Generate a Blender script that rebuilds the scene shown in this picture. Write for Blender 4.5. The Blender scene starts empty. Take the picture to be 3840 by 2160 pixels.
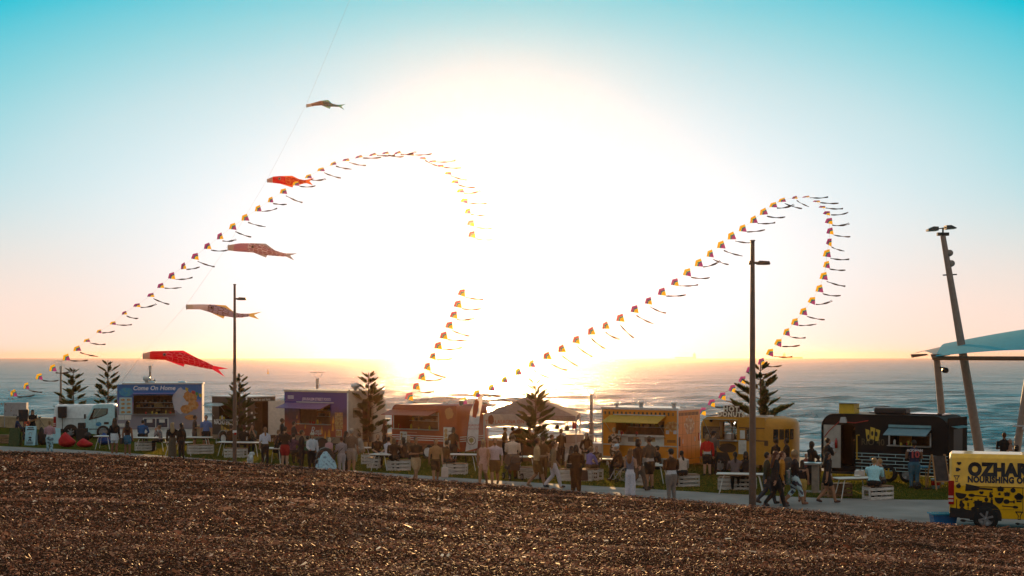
import bpy, bmesh, math, random
import numpy as np
from mathutils import Vector, Matrix, noise as mnoise
R = math.radians
scene = bpy.context.scene
COL = scene.collection
random.seed(7); rng = np.random.default_rng(7)

# ------------------------------------------------------------------ camera
F = 5333.0      # focal length in photograph pixels (50 mm on a 36 mm sensor)
CX, HY = 1920.0, 1338.0
H = 4.9         # eye height over the lawn
cam_d = bpy.data.cameras.new('camera'); cam = bpy.data.objects.new('camera', cam_d)
COL.objects.link(cam); scene.camera = cam
cam.location = (0, 0, H); cam.rotation_euler = (R(90), 0, 0)
cam_d.sensor_width = 36; cam_d.lens = F / 3840 * 36; cam_d.shift_y = (HY - 1080) / 3840
cam_d.clip_start = 0.5; cam_d.clip_end = 90000

# ------------------------------------------------------------------ sky, sun, exposure
SUN_EL, SUN_AZ = R(6.0), R(-0.5)
SUN_DIR = Vector((math.sin(SUN_AZ) * math.cos(SUN_EL), math.cos(SUN_AZ) * math.cos(SUN_EL), math.sin(SUN_EL)))
world = bpy.data.worlds.new('World'); scene.world = world; world.use_nodes = True
wn, wl = world.node_tree.nodes, world.node_tree.links
wn.clear()
def wnode(t, **kw):
    n = wn.new(t)
    for k, v in kw.items(): setattr(n, k, v)
    return n
w_out = wnode('ShaderNodeOutputWorld'); w_bg = wnode('ShaderNodeBackground')
w_sky = wnode('ShaderNodeTexSky', sky_type='NISHITA', sun_disc=False, sun_elevation=SUN_EL, sun_rotation=SUN_AZ,
              air_density=1.0, dust_density=2.2, ozone_density=2.0, altitude=10)
w_tc = wnode('ShaderNodeTexCoord')
w_nrm = wnode('ShaderNodeVectorMath', operation='NORMALIZE'); wl.new(w_tc.outputs['Generated'], w_nrm.inputs[0])
w_sep = wnode('ShaderNodeSeparateXYZ'); wl.new(w_nrm.outputs[0], w_sep.inputs[0])
def wmath(op, a, b=None, clamp=False):
    n = wnode('ShaderNodeMath', operation=op, use_clamp=clamp)
    for i, v in enumerate((a, b)):
        if v is None: continue
        if isinstance(v, (int, float)): n.inputs[i].default_value = v
        else: wl.new(v, n.inputs[i])
    return n.outputs[0]
# distance on the sky dome from the sun, squeezed in height as the low haze layer is
w_dx = wmath('MULTIPLY', wmath('SUBTRACT', w_sep.outputs[0], SUN_DIR.x), 0.78)
w_dy = wmath('MAXIMUM', wmath('SUBTRACT', 1.0, w_sep.outputs[1]), 0.0)
w_dz = wmath('MULTIPLY', wmath('SUBTRACT', w_sep.outputs[2], 0.06), 1.9)
w_cmb = wnode('ShaderNodeCombineXYZ')
for i, v in enumerate((w_dx, w_dy, w_dz)): wl.new(v, w_cmb.inputs[i])
w_len = wnode('ShaderNodeVectorMath', operation='LENGTH'); wl.new(w_cmb.outputs[0], w_len.inputs[0])
w_q = w_len.outputs['Value']
w_rp = wnode('ShaderNodeValToRGB'); wl.new(wmath('DIVIDE', w_q, 2.0, True), w_rp.inputs[0])
cr = w_rp.color_ramp; cr.interpolation = 'LINEAR'
SKYT = [(0.0, (.92, .92, .93)), (0.10, (.84, .88, .92)), (0.17, (.73, .82, .87)), (0.22, (.63, .77, .82)), (0.28, (.48, .69, .74)), (0.345, (.24, .60, .67)),
        (0.42, (.0, .49, .62)), (0.50, (.0, .41, .57)), (0.8, (.08, .34, .43)), (1.3, (.30, .36, .38)), (2.0, (.37, .39, .385))]
cr.elements[0].position = SKYT[0][0] / 2; cr.elements[0].color = (*SKYT[0][1], 1)
cr.elements[1].position = SKYT[-1][0] / 2; cr.elements[1].color = (*SKYT[-1][1], 1)
for p_, c_ in SKYT[1:-1]:
    e = cr.elements.new(p_ / 2); e.color = (*c_, 1)
# warm low haze along the horizon
w_el = wnode('ShaderNodeMapRange', interpolation_type='SMOOTHERSTEP'); wl.new(w_sep.outputs[2], w_el.inputs[0])
w_el.inputs[1].default_value = 0.14; w_el.inputs[2].default_value = 0.0; w_el.inputs[3].default_value = 0.0; w_el.inputs[4].default_value = 1.0
w_az = wnode('ShaderNodeMapRange', interpolation_type='SMOOTHSTEP'); wl.new(w_q, w_az.inputs[0])
w_az.inputs[1].default_value = 0.10; w_az.inputs[2].default_value = 0.27; w_az.inputs[3].default_value = 0.0; w_az.inputs[4].default_value = 0.9
w_bk = wnode('ShaderNodeMapRange', interpolation_type='SMOOTHSTEP'); wl.new(w_q, w_bk.inputs[0])
w_bk.inputs[1].default_value = 0.6; w_bk.inputs[2].default_value = 1.5; w_bk.inputs[3].default_value = 1.0; w_bk.inputs[4].default_value = 0.35
w_hm = wmath('MULTIPLY', wmath('MULTIPLY', w_el.outputs[0], w_az.outputs[0]), w_bk.outputs[0])
w_hz = wnode('ShaderNodeMixRGB'); wl.new(w_hm, w_hz.inputs[0]); wl.new(w_rp.outputs[0], w_hz.inputs[1]); w_hz.inputs[2].default_value = (.92, .70, .60, 1)
# forward-scatter glow round the sun
w_g = wmath('POWER', 2.718, wmath('MULTIPLY', wmath('MULTIPLY', w_q, w_q), -90.0))
w_ga = wnode('ShaderNodeMixRGB', blend_type='ADD'); w_ga.inputs[0].default_value = 1.0
w_gc = wnode('ShaderNodeMixRGB', blend_type='MULTIPLY'); w_gc.inputs[0].default_value = 1.0; w_gc.inputs[2].default_value = (.3, .3, .3, 1)
wl.new(w_g, w_gc.inputs[1]); wl.new(w_hz.outputs[0], w_ga.inputs[1]); wl.new(w_gc.outputs[0], w_ga.inputs[2])
w_sc = wnode('ShaderNodeMixRGB', blend_type='MULTIPLY'); w_sc.inputs[0].default_value = 1.0; w_sc.inputs[2].default_value = (10, 10, 10, 1)
wl.new(w_ga.outputs[0], w_sc.inputs[1])
w_mix = wnode('ShaderNodeMixRGB'); w_mix.inputs[0].default_value = 0.985
wl.new(w_sky.outputs[0], w_mix.inputs[1]); wl.new(w_sc.outputs[0], w_mix.inputs[2])
w_bg.inputs['Strength'].default_value = 0.1
wl.new(w_mix.outputs[0], w_bg.inputs['Color']); wl.new(w_bg.outputs[0], w_out.inputs['Surface'])

sun_d = bpy.data.lights.new('sun', 'SUN'); sun = bpy.data.objects.new('sun', sun_d); COL.objects.link(sun)
sun_d.energy = 5.0; sun_d.angle = R(0.6); sun_d.color = (1.0, 0.56, 0.22)
sun.rotation_euler = (-SUN_DIR).to_track_quat('-Z', 'Y').to_euler(); sun.location = (0, 0, 60)
scene.view_settings.view_transform = 'Standard'; scene.view_settings.look = 'None'
scene.view_settings.exposure = 0.15; scene.view_settings.gamma = 1.0; scene.view_settings.use_curve_mapping = False
scene.cycles.use_denoising = True
scene.cycles.max_bounces = 6; scene.cycles.diffuse_bounces = 3; scene.cycles.glossy_bounces = 3
scene.cycles.transparent_max_bounces = 12; scene.cycles.transmission_bounces = 6
scene.cycles.sample_clamp_indirect = 6.0
HAZE_D, HAZE_G = 0.00009, 0.95
scene.cycles.volume_bounces = 0

# ------------------------------------------------------------------ helpers
def gp(px, py, z=0.0):
    """ground point seen at a photograph pixel"""
    d = F * (H - z) / (py - HY)
    return Vector(((px - CX) / F * d, d, z))
def at(px, py, d):
    return Vector(((px - CX) / F * d, d, H - (py - HY) / F * d))
def tag(o, label=None, cat=None, group=None, kind=None):
    if label: o['label'] = label
    if cat: o['category'] = cat
    if group: o['group'] = group
    if kind: o['kind'] = kind
    return o
def link(o, parent=None):
    COL.objects.link(o)
    if parent is not None: o.parent = parent
    return o
def empty(name, loc=(0, 0, 0), rz=0.0):
    o = bpy.data.objects.new(name, None); o.location = loc; o.rotation_euler = (0, 0, rz); o.empty_display_size = .1
    return link(o)
def thing(name, label, cat, loc=(0, 0, 0), rz=0.0, group=None):
    return tag(empty(name, loc, rz), label, cat, group)
_mats = {}
def M(name, col=(.5, .5, .5), rough=.6, metal=0.0, spec=.4, var=.12, scale=6.0, bump=0.0, transl=0.0, emit=0.0, attr=None, alpha=1.0, trans=0.0, coat=0.0, stretch=None):
    """a procedural material: base colour with soft patchy variation, grain and optional translucency"""
    if name in _mats: return _mats[name]
    m = bpy.data.materials.new(name); m.use_nodes = True
    n, l = m.node_tree.nodes, m.node_tree.links
    p = n['Principled BSDF']; out = n['Material Output']
    p.inputs['Roughness'].default_value = rough; p.inputs['Metallic'].default_value = metal
    p.inputs['Specular IOR Level'].default_value = spec
    if coat: p.inputs['Coat Weight'].default_value = coat; p.inputs['Coat Roughness'].default_value = .08
    if trans: p.inputs['Transmission Weight'].default_value = trans
    if alpha < 1: p.inputs['Alpha'].default_value = alpha
    tc = n.new('ShaderNodeTexCoord'); src = tc.outputs['Object']
    if stretch:
        mp = n.new('ShaderNodeMapping'); mp.inputs['Scale'].default_value = stretch; l.new(src, mp.inputs[0]); src = mp.outputs[0]
    nz = n.new('ShaderNodeTexNoise'); nz.inputs['Scale'].default_value = scale; nz.inputs['Detail'].default_value = 5
    l.new(src, nz.inputs['Vector'])
    mr = n.new('ShaderNodeMapRange'); mr.inputs[1].default_value = .3; mr.inputs[2].default_value = .7
    mr.inputs[3].default_value = 1 - var; mr.inputs[4].default_value = 1 + var; l.new(nz.outputs[0], mr.inputs[0])
    mx = n.new('ShaderNodeMixRGB'); mx.blend_type = 'MULTIPLY'; mx.inputs[0].default_value = 1
    if attr:
        at_ = n.new('ShaderNodeAttribute'); at_.attribute_name = attr; l.new(at_.outputs['Color'], mx.inputs[1])
    else: mx.inputs[1].default_value = (*col, 1)
    l.new(mr.outputs[0], mx.inputs[2]); l.new(mx.outputs[0], p.inputs['Base Color'])
    if bump:
        b = n.new('ShaderNodeBump'); b.inputs['Strength'].default_value = bump; b.inputs['Distance'].default_value = .02
        n2 = n.new('ShaderNodeTexNoise'); n2.inputs['Scale'].default_value = scale * 6; n2.inputs['Detail'].default_value = 3
        l.new(src, n2.inputs['Vector']); l.new(n2.outputs[0], b.inputs['Height']); l.new(b.outputs[0], p.inputs['Normal'])
    if emit:
        p.inputs['Emission Color'].default_value = (*col, 1); p.inputs['Emission Strength'].default_value = emit
    if transl:
        t = n.new('ShaderNodeBsdfTranslucent'); l.new(mx.outputs[0], t.inputs[0])
        ms = n.new('ShaderNodeMixShader'); ms.inputs[0].default_value = transl
        l.new(p.outputs[0], ms.inputs[1]); l.new(t.outputs[0], ms.inputs[2]); l.new(ms.outputs[0], out.inputs['Surface'])
    _mats[name] = m
    return m
def mesh_np(name, V, Fq, mat=None, parent=None, smooth=False, cols=None, cname='col', domain='FACE'):
    """fast mesh from arrays: V (n,3), Fq (m,k) all faces with k corners"""
    V = np.asarray(V, np.float32); Fq = np.asarray(Fq, np.int32); k = Fq.shape[1]
    me = bpy.data.meshes.new(name); me.vertices.add(len(V)); me.vertices.foreach_set('co', V.ravel())
    me.loops.add(Fq.size); me.loops.foreach_set('vertex_index', Fq.ravel())
    me.polygons.add(len(Fq)); me.polygons.foreach_set('loop_start', np.arange(0, Fq.size, k, dtype=np.int32))
    if smooth: me.polygons.foreach_set('use_smooth', np.ones(len(Fq), bool))
    if cols is not None:
        c = np.ones((len(cols), 4), np.float32); c[:, :3] = cols
        a = me.attributes.new(cname, 'FLOAT_COLOR', domain); a.data.foreach_set('color', c.ravel())
    me.update(calc_edges=True); me.validate()
    if mat: me.materials.append(mat)
    o = bpy.data.objects.new(name, me)
    return link(o, parent)
class MB:
    """collects boxes, tubes, prisms and sheets into one mesh part"""
    def __init__(s): s.v = []; s.f = []; s.sm = []
    def add(s, vs, fs, smooth=False):
        b = len(s.v); s.v += [tuple(v) for v in vs]
        for f in fs: s.f.append(tuple(i + b for i in f)); s.sm.append(smooth)
        return s
    def box(s, x0, x1, y0, y1, z0, z1):
        return s.add([(x0, y0, z0), (x1, y0, z0), (x1, y1, z0), (x0, y1, z0), (x0, y0, z1), (x1, y0, z1), (x1, y1, z1), (x0, y1, z1)],
                     [(0, 3, 2, 1), (4, 5, 6, 7), (0, 1, 5, 4), (1, 2, 6, 5), (2, 3, 7, 6), (3, 0, 4, 7)])
    def bar(s, a, b, w, h=None, up=(0, 0, 1)):
        """square bar between two points"""
        a, b = Vector(a), Vector(b); h = h or w; d = (b - a).normalized(); up = Vector(up)
        if abs(d.dot(up)) > .95: up = Vector((0, 1, 0))
        x = d.cross(up).normalized() * w / 2; y = x.cross(d).normalized() * h / 2
        vs = [a - x - y, a + x - y, a + x + y, a - x + y, b - x - y, b + x - y, b + x + y, b - x + y]
        return s.add(vs, [(0, 3, 2, 1), (4, 5, 6, 7), (0, 1, 5, 4), (1, 2, 6, 5), (2, 3, 7, 6), (3, 0, 4, 7)])
    def tube(s, pts, r, n=8, cap=True, smooth=True):
        pts = [Vector(p) for p in pts]
        rs = r if isinstance(r, (list, tuple)) else [r] * len(pts)
        vs, fs = [], []; prev = None
        for i, p in enumerate(pts):
            d = (pts[min(i + 1, len(pts) - 1)] - pts[max(i - 1, 0)]).normalized()
            if prev is None:
                u = d.orthogonal().normalized()
            else:
                u = (prev - d * prev.dot(d)); u = u.normalized() if u.length > 1e-6 else d.orthogonal().normalized()
            prev = u; w = d.cross(u)
            for k in range(n):
                a = 2 * math.pi * k / n; vs.append(p + (u * math.cos(a) + w * math.sin(a)) * rs[i])
        for i in range(len(pts) - 1):
            for k in range(n):
                a, b = i * n + k, i * n + (k + 1) % n; fs.append((a, b, b + n, a + n))
        s.add(vs, fs, smooth)
        if cap:
            m = len(pts) - 1
            s.add(vs[:n], [tuple(reversed(range(n)))]); s.add(vs[m * n:], [tuple(range(n))])
        return s
    def prism(s, poly, y0, y1, axis='y'):
        """polygon of (u,v) extruded; axis y: (u,·,v), x: (·,u,v), z: (u,v,·)"""
        n = len(poly)
        def P(p, t): return (p[0], t, p[1]) if axis == 'y' else ((t, p[0], p[1]) if axis == 'x' else (p[0], p[1], t))
        vs = [P(p, y0) for p in poly] + [P(p, y1) for p in poly]
        fs = [tuple(range(n)), tuple(range(2 * n - 1, n - 1, -1))] + [(i, i + n, (i + 1) % n + n, (i + 1) % n) for i in range(n)]
        return s.add(vs, fs)
    def disc(s, c, r, y0, y1, n=20, axis='y', rz=None):
        rz = rz or r
        return s.prism([(c[0] + r * math.cos(2 * math.pi * k / n), c[1] + rz * math.sin(2 * math.pi * k / n)) for k in range(n)], y0, y1, axis)
    def ball(s, c, r, n=10, m=6):
        rx, ry, rz = r if isinstance(r, (list, tuple)) else (r, r, r)
        vs = [(c[0], c[1], c[2] - rz)]
        for i in range(1, m):
            a = math.pi * i / m
            for k in range(n):
                t = 2 * math.pi * k / n
                vs.append((c[0] + rx * math.sin(a) * math.cos(t), c[1] + ry * math.sin(a) * math.sin(t), c[2] - rz * math.cos(a)))
        vs.append((c[0], c[1], c[2] + rz)); fs = []
        for k in range(n):
            fs.append((0, 1 + (k + 1) % n, 1 + k)); fs.append((len(vs) - 1, 1 + (m - 2) * n + k, 1 + (m - 2) * n + (k + 1) % n))
            for i in range(m - 2): fs.append((1 + i * n + k, 1 + i * n + (k + 1) % n, 1 + (i + 1) * n + (k + 1) % n, 1 + (i + 1) * n + k))
        return s.add(vs, fs, True)
    def lathe(s, c, prof, n=20, axis='y'):
        """profile of (radius, t) turned about an axis through c"""
        vs, fs = [], []
        for r, t in prof:
            for k in range(n):
                a = 2 * math.pi * k / n; u, v = r * math.cos(a), r * math.sin(a)
                vs.append((c[0] + u, c[1] + t, c[2] + v) if axis == 'y' else ((c[0] + u, c[1] + v, c[2] + t) if axis == 'z' else (c[0] + t, c[1] + u, c[2] + v)))
        for i in range(len(prof) - 1):
            for k in range(n): fs.append((i * n + k, i * n + (k + 1) % n, (i + 1) * n + (k + 1) % n, (i + 1) * n + k))
        return s.add(vs, fs, True)
    def mesh(s, name, mat=None, bevel=0.0):
        me = bpy.data.meshes.new(name); me.from_pydata(s.v, [], s.f); me.update()
        me.polygons.foreach_set('use_smooth', s.sm)
        bm = bmesh.new(); bm.from_mesh(me)
        if bevel:
            bmesh.ops.remove_doubles(bm, verts=bm.verts, dist=1e-5)
            es = [e for e in bm.edges if len(e.link_faces) == 2 and e.calc_face_angle(0) > .6]
            try: bmesh.ops.bevel(bm, geom=es, offset=bevel, segments=1, affect='EDGES')
            except Exception: pass
        bmesh.ops.recalc_face_normals(bm, faces=bm.faces); bm.to_mesh(me); bm.free()
        if mat: me.materials.append(mat)
        return me
    def build(s, name, mat=None, parent=None, bevel=0.0):
        return link(bpy.data.objects.new(name, s.mesh(name, mat, bevel)), parent)
def inst(me, name, parent=None, loc=(0, 0, 0), rot=(0, 0, 0), scale=(1, 1, 1)):
    o = bpy.data.objects.new(name, me); o.location = loc; o.rotation_euler = rot; o.scale = scale
    return link(o, parent)
def copy_tree(o, parent=None):
    c = o.copy(); link(c); c.parent = parent
    if parent is None and o.parent is None: c.parent = None
    for ch in o.children: copy_tree(ch, c)
    return c
def lathe_noise(x, y, z=0.0): return mnoise.noise(Vector((x, y, z)))

# ------------------------------------------------------------------ the setting: sea, beach, lawn, path, mulch bank
ROW = Vector((.79, -.613, 0)).normalized(); NRM = Vector((.613, .79, 0)).normalized()   # along the promenade / towards the sea
WALL_N, SHORE_N, SEA_Z = 56.5, 134.0, -5.2

def vnoise(x, y, seed=0):
    """vectorised value noise"""
    xi, yi = np.floor(x).astype(np.int64), np.floor(y).astype(np.int64); xf, yf = x - xi, y - yi
    def h(a, b):
        n = (a * 374761393 + b * 668265263 + seed * 144269) & 0x7fffffff
        n = ((n ^ (n >> 13)) * 1274126177) & 0x7fffffff
        return ((n ^ (n >> 16)) & 0xffff) / 65535.0
    u, v = xf * xf * (3 - 2 * xf), yf * yf * (3 - 2 * yf)
    return (h(xi, yi) * (1 - u) + h(xi + 1, yi) * u) * (1 - v) + (h(xi, yi + 1) * (1 - u) + h(xi + 1, yi + 1) * u) * v

def sea_material():
    m = bpy.data.materials.new('sea_water'); m.use_nodes = True; n, l = m.node_tree.nodes, m.node_tree.links
    p = n['Principled BSDF']; p.inputs['Roughness'].default_value = .12; p.inputs['IOR'].default_value = 1.33
    a = n.new('ShaderNodeAttribute'); a.attribute_name = 'foam'
    mx = n.new('ShaderNodeMixRGB'); l.new(a.outputs['Fac'], mx.inputs[0]); mx.inputs[1].default_value = (.035, .09, .092, 1); mx.inputs[2].default_value = (.75, .8, .8, 1)
    l.new(mx.outputs[0], p.inputs['Base Color'])
    rr = n.new('ShaderNodeMapRange'); rr.inputs[3].default_value = .22; rr.inputs[4].default_value = .7
    l.new(a.outputs['Fac'], rr.inputs[0]); l.new(rr.outputs[0], p.inputs['Roughness'])
    tc = n.new('ShaderNodeTexCoord'); hs = []
    for sc, st, rot in ((.055, (1, 2.6, 1), 38), (.22, (1, 2.2, 1), 30), (.9, (1, 1.6, 1), 45)):
        mp = n.new('ShaderNodeMapping'); mp.inputs['Rotation'].default_value = (0, 0, R(rot)); mp.inputs['Scale'].default_value = st
        l.new(tc.outputs['Object'], mp.inputs[0])
        z = n.new('ShaderNodeTexNoise'); z.inputs['Scale'].default_value = sc; z.inputs['Detail'].default_value = 4; z.inputs['Roughness'].default_value = .6
        l.new(mp.outputs[0], z.inputs['Vector']); hs.append((z.outputs[0], 1 / sc))
    acc = None
    for o, amp in hs:
        mu = n.new('ShaderNodeMath'); mu.operation = 'MULTIPLY'; l.new(o, mu.inputs[0]); mu.inputs[1].default_value = amp * SEA_AMP
        if acc is None: acc = mu.outputs[0]
        else:
            ad = n.new('ShaderNodeMath'); l.new(acc, ad.inputs[0]); l.new(mu.outputs[0], ad.inputs[1]); acc = ad.outputs[0]
    b = n.new('ShaderNodeBump'); b.inputs['Strength'].default_value = 1.0; b.inputs['Distance'].default_value = 1.0
    l.new(acc, b.inputs['Height']); l.new(b.outputs[0], p.inputs['Normal'])
    return m
SEA_AMP = .30
def build_sea():
    yy = np.concatenate([np.linspace(1 / 95.0, 1 / 4000.0, 330), 1 / np.geomspace(4200, 9000, 8)])
    d = 1 / yy; k = np.linspace(-.62, .62, 560)
    D, K = np.meshgrid(d, k, indexing='ij'); X = D * K; Y = D
    z = np.zeros_like(X); row_dy = D * D / (10.1 * F / 3.75)
    s_n = X * NRM.x + Y * NRM.y; s_t = X * ROW.x + Y * ROW.y
    for lam, amp, ang, ph in ((120, .28, -9, .8), (70, .26, 6, 5.1), (44, .25, 0, .3), (27, .21, 14, 1.7), (17, .17, -18, 4.1), (11, .13, 26, 2.2), (7.5, .11, -33, .9), (5.2, .09, 8, 3.3), (3.6, .07, -12, 1.1)):
        c, s = math.cos(R(ang - 26)), math.sin(R(ang - 26)); u = s_n * c + s_t * s
        mod = .35 + 1.3 * vnoise(X / (lam * 3.2) + 11 * ph, Y / (lam * 2.2), int(lam))
        wob = 2.2 * vnoise(X / (lam * 3.5), Y / (lam * 5) + 7 * ph, 3 + int(lam))
        ph_ = 2 * math.pi * u / lam + ph + wob * 1.5
        w = (1 - np.abs(np.sin(ph_ / 2))) * 2 - .7
        z += 1.15 * amp * w * mod * np.clip(1.5 - row_dy * 1.1 / lam, 0, 1) * (np.clip(row_dy * 10 / lam, .12, 1) if lam > 50 else 1)
    foam = np.zeros_like(z)
    for n0, h_, wd, sd in ((150, .75, 3.6, 1), (171, .95, 4.4, 2), (196, .8, 5.0, 3), (228, .6, 6.0, 4)):
        off = 9 * (vnoise(s_t / 38 + sd * 9, s_t * 0, sd) - .5) + 3 * (vnoise(s_t / 9, s_t * 0 + 3, sd + 20) - .5)
        gate = np.clip((vnoise(s_t / 30 + sd * 17, s_t * 0 + 1, sd + 5) - .38) * 4, 0, 1)
        q = (s_n - n0 - off) / wd
        z += h_ * gate * np.exp(-q * q)
        br = np.clip((vnoise(s_t / 3 + sd, s_n / 1.6, sd + 40) * .6 + vnoise(s_t / .9, s_n / .7, sd + 41) * .5 - .34) * 3, 0, 1)
        foam = np.maximum(foam, gate * np.exp(-(q + .7) ** 2 * 1.2) * br * (.85 if n0 < 190 else .25))
    wash = np.clip((160 - s_n) / 22, 0, 1) * np.clip((vnoise(s_t / 6, s_n / 2.4, 77) + .5 * vnoise(s_t / 1.7, s_n / .9, 78) - .62) * 2.6, 0, 1)
    foam = np.clip(np.maximum(foam, wash), 0, 1)
    V = np.stack([X, Y, z + SEA_Z], -1).reshape(-1, 3)
    nr, nc = X.shape; i = np.arange(nr - 1)[:, None] * nc + np.arange(nc - 1)[None, :]
    Fq = np.stack([i, i + 1, i + nc + 1, i + nc], -1).reshape(-1, 4)
    o = mesh_np('sea', V, Fq, sea_material(), None, True)
    a = o.data.attributes.new('foam', 'FLOAT', 'POINT'); a.data.foreach_set('value', foam.ravel().astype(np.float32))
    return tag(o, kind='structure')
build_sea()

def strip_np(name, n0, n1, zf, mat, nn=20, nt=120, t0=-260, t1=320):
    ns, ts = np.linspace(n0, n1, nn), np.linspace(t0, t1, nt)
    N_, T_ = np.meshgrid(ns, ts, indexing='ij'); X = N_ * NRM.x + T_ * ROW.x; Y = N_ * NRM.y + T_ * ROW.y
    V = np.stack([X, Y, zf(N_, T_)], -1).reshape(-1, 3); i = np.arange(nn - 1)[:, None] * nt + np.arange(nt - 1)[None, :]
    return tag(mesh_np(name, V, np.stack([i, i + nt, i + nt + 1, i + 1], -1).reshape(-1, 4), mat, None, True), kind='structure')
strip_np('beach', WALL_N + .2, SHORE_N + 30, lambda n, t: -1.2 - (n - WALL_N) * .055 + .25 * vnoise(t / 9, n / 6, 5), M('sand', (.60, .50, .38), .9, spec=0.0, scale=.8, bump=.3))

# lawn and grass
lawn_mat = M('lawn_soil', (.05, .062, .012), .9, spec=0.0, var=.35, scale=1.3, bump=.5)
strip_np('lawn', 6, WALL_N, lambda n, t: n * 0, lawn_mat, 30, 90, -120, 120)

PATH_PX = [(-900, 1628), (-400, 1651), (0, 1673), (360, 1691), (700, 1715), (1040, 1744), (1390, 1770), (1620, 1786), (1880, 1803), (2200, 1821), (2480, 1837),
           (2760, 1853), (3060, 1867), (3400, 1874), (3560, 1875), (3840, 1878), (4500, 1884)]
CREST_PX = [(-900, 1652), (-400, 1672), (0, 1692), (170, 1695), (360, 1701), (540, 1712), (700, 1719), (1040, 1743), (1320, 1769), (1620, 1800), (1880, 1818), (2200, 1848),
            (2480, 1868), (2760, 1893), (3060, 1917), (3340, 1950), (3560, 1968), (3840, 1987), (4500, 2030)]
path_pts = [gp(*p) for p in PATH_PX]
def interp(tab, x): return float(np.interp(x, [t[0] for t in tab], [t[1] for t in tab]))
def path_edge_inside(x, y, margin=0.0):
    """true where a lawn point lies on the sea side of the path's edge"""
    px = CX + F * x / max(y, 1); return y > F * H / (interp(PATH_PX, px) - HY) + margin
path_mat = M('concrete_path', (.23, .21, .19), .85, var=.28, scale=.6, bump=.25)
pv, pf = [], []
for i, p in enumerate(path_pts):
    pv += [(p.x, p.y, .004), (p.x * .4 , p.y - 26, .004)]
    if i: pf.append((2 * i - 2, 2 * i - 1, 2 * i + 1, 2 * i))
mb = MB(); mb.add(pv, pf); tag(mb.build('path', path_mat), kind='structure')

HC = .22
def crest_d(k):
    px = CX + F * k; return F * (H - HC) / (interp(CREST_PX, px) - HY)
CD_K = np.linspace(-1.2, 1.2, 400); CD = np.array([crest_d(k) if abs(k) < .5 else crest_d(.5 * np.sign(k)) for k in CD_K])
def mulch_z(X, Y):
    d = np.maximum(Y, .5); k = np.clip(X / d, -1.2, 1.2); dc = np.interp(k, CD_K, CD); u = Y / dc
    z = HC + (3.35 - HC) * (1 - u) * (1 + .10 * u)
    und = .16 * (vnoise(X / 5.5, Y / 4.0, 9) - .5) + .07 * (vnoise(X / 1.6, Y / 1.3, 10) - .5)
    z = np.where(u <= 1, z + und * np.clip(u * 3, 0, 1) * np.clip((1 - u) * 9, .12, 1), HC - (u - 1) * dc * .16)
    return np.maximum(z, -9.)
def build_mulch():
    ys = np.concatenate([np.linspace(-40, 11, 18), np.geomspace(11.5, 95, 240)]); ks = np.linspace(-1, 1, 330)
    W = np.maximum(np.abs(ys), 14) * .62 + 3
    Yg = np.repeat(ys[:, None], len(ks), 1); Xg = W[:, None] * ks[None, :]
    V = np.stack([Xg, Yg, mulch_z(Xg, Yg)], -1).reshape(-1, 3); nc = len(ks); i = np.arange(len(ys) - 1)[:, None] * nc + np.arange(nc - 1)[None, :]
    tag(mesh_np('mulch_bank', V, np.stack([i, i + 1, i + nc + 1, i + nc], -1).reshape(-1, 4), M('mulch_soil', (.032, .018, .012), .95, spec=0.0, var=.5, scale=9, bump=1.0), None, True), kind='structure')
    # wood chips: bent slivers lying at all angles
    n = 340000
    v = rng.random(n); inv = 1 / 13.5 + v ** .8 * (1 / 78. - 1 / 13.5); Y = 1 / inv; k = rng.uniform(-.40, .40, n); X = k * Y
    dc = np.interp(k, CD_K, CD); keep = Y < dc * 1.012; X, Y, k = X[keep], Y[keep], k[keep]; n = len(X)
    Z = mulch_z(X, Y)
    lod = (Y / 15) ** .75
    ln = rng.lognormal(-4.25, .6, n) * lod; wd = ln * rng.uniform(.16, .5, n)
    big = rng.random(n) < .012; ln[big] *= 2.3
    az = rng.uniform(0, 2 * np.pi, n); tilt = rng.normal(0, .30, n); roll = rng.normal(0, .55, n)
    ax = np.stack([np.cos(az) * np.cos(tilt), np.sin(az) * np.cos(tilt), np.sin(tilt)], -1)
    side0 = np.stack([-np.sin(az), np.cos(az), np.zeros(n)], -1); up0 = np.cross(ax, side0)
    sd = side0 * np.cos(roll)[:, None] + up0 * np.sin(roll)[:, None]; up = np.cross(ax, sd)
    c = np.stack([X, Y, Z + (.006 + .018 * rng.random(n)) * lod], -1)
    L, Wd = (ax * (ln / 2)[:, None]), (sd * (wd / 2)[:, None]); bend = up * (wd * rng.uniform(-.1, .35, n))[:, None]
    V = np.stack([c - L - Wd, c - L + Wd * .6, c + bend - Wd, c + bend + Wd, c + L - Wd * .7, c + L + Wd], 1).reshape(-1, 3)
    b = np.arange(n)[:, None] * 6
    Fq = np.concatenate([b + np.array([[0, 2, 3, 1]]), b + np.array([[2, 4, 5, 3]])], 1).reshape(-1, 4)
    pal = np.array([(.115, .040, .022), (.17, .068, .038), (.065, .028, .020), (.24, .105, .062), (.14, .045, .024), (.33, .17, .11), (.48, .33, .24)])
    ci = rng.choice(len(pal), n, p=[.27, .22, .22, .12, .10, .045, .025])
    col = pal[ci] * rng.uniform(1.6, 3.1, (n, 1)) * np.array([[1.0, 1.06, 1.0]]) * (.45 + 1.0 * vnoise(X / 2.6, Y / 2.0, 51) * .6 + .5 * vnoise(X / .7, Y / .7, 52))[:, None]
    o = mesh_np('wood_chips', V, Fq, M('wood_chip', rough=.55, spec=.04, var=.25, scale=30, attr='col', transl=.06), None, False, np.repeat(col, 2, 0))
    tag(o, 'dark brown wood chip mulch covering the foreground bank', 'mulch', kind='stuff')
build_mulch()

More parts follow.
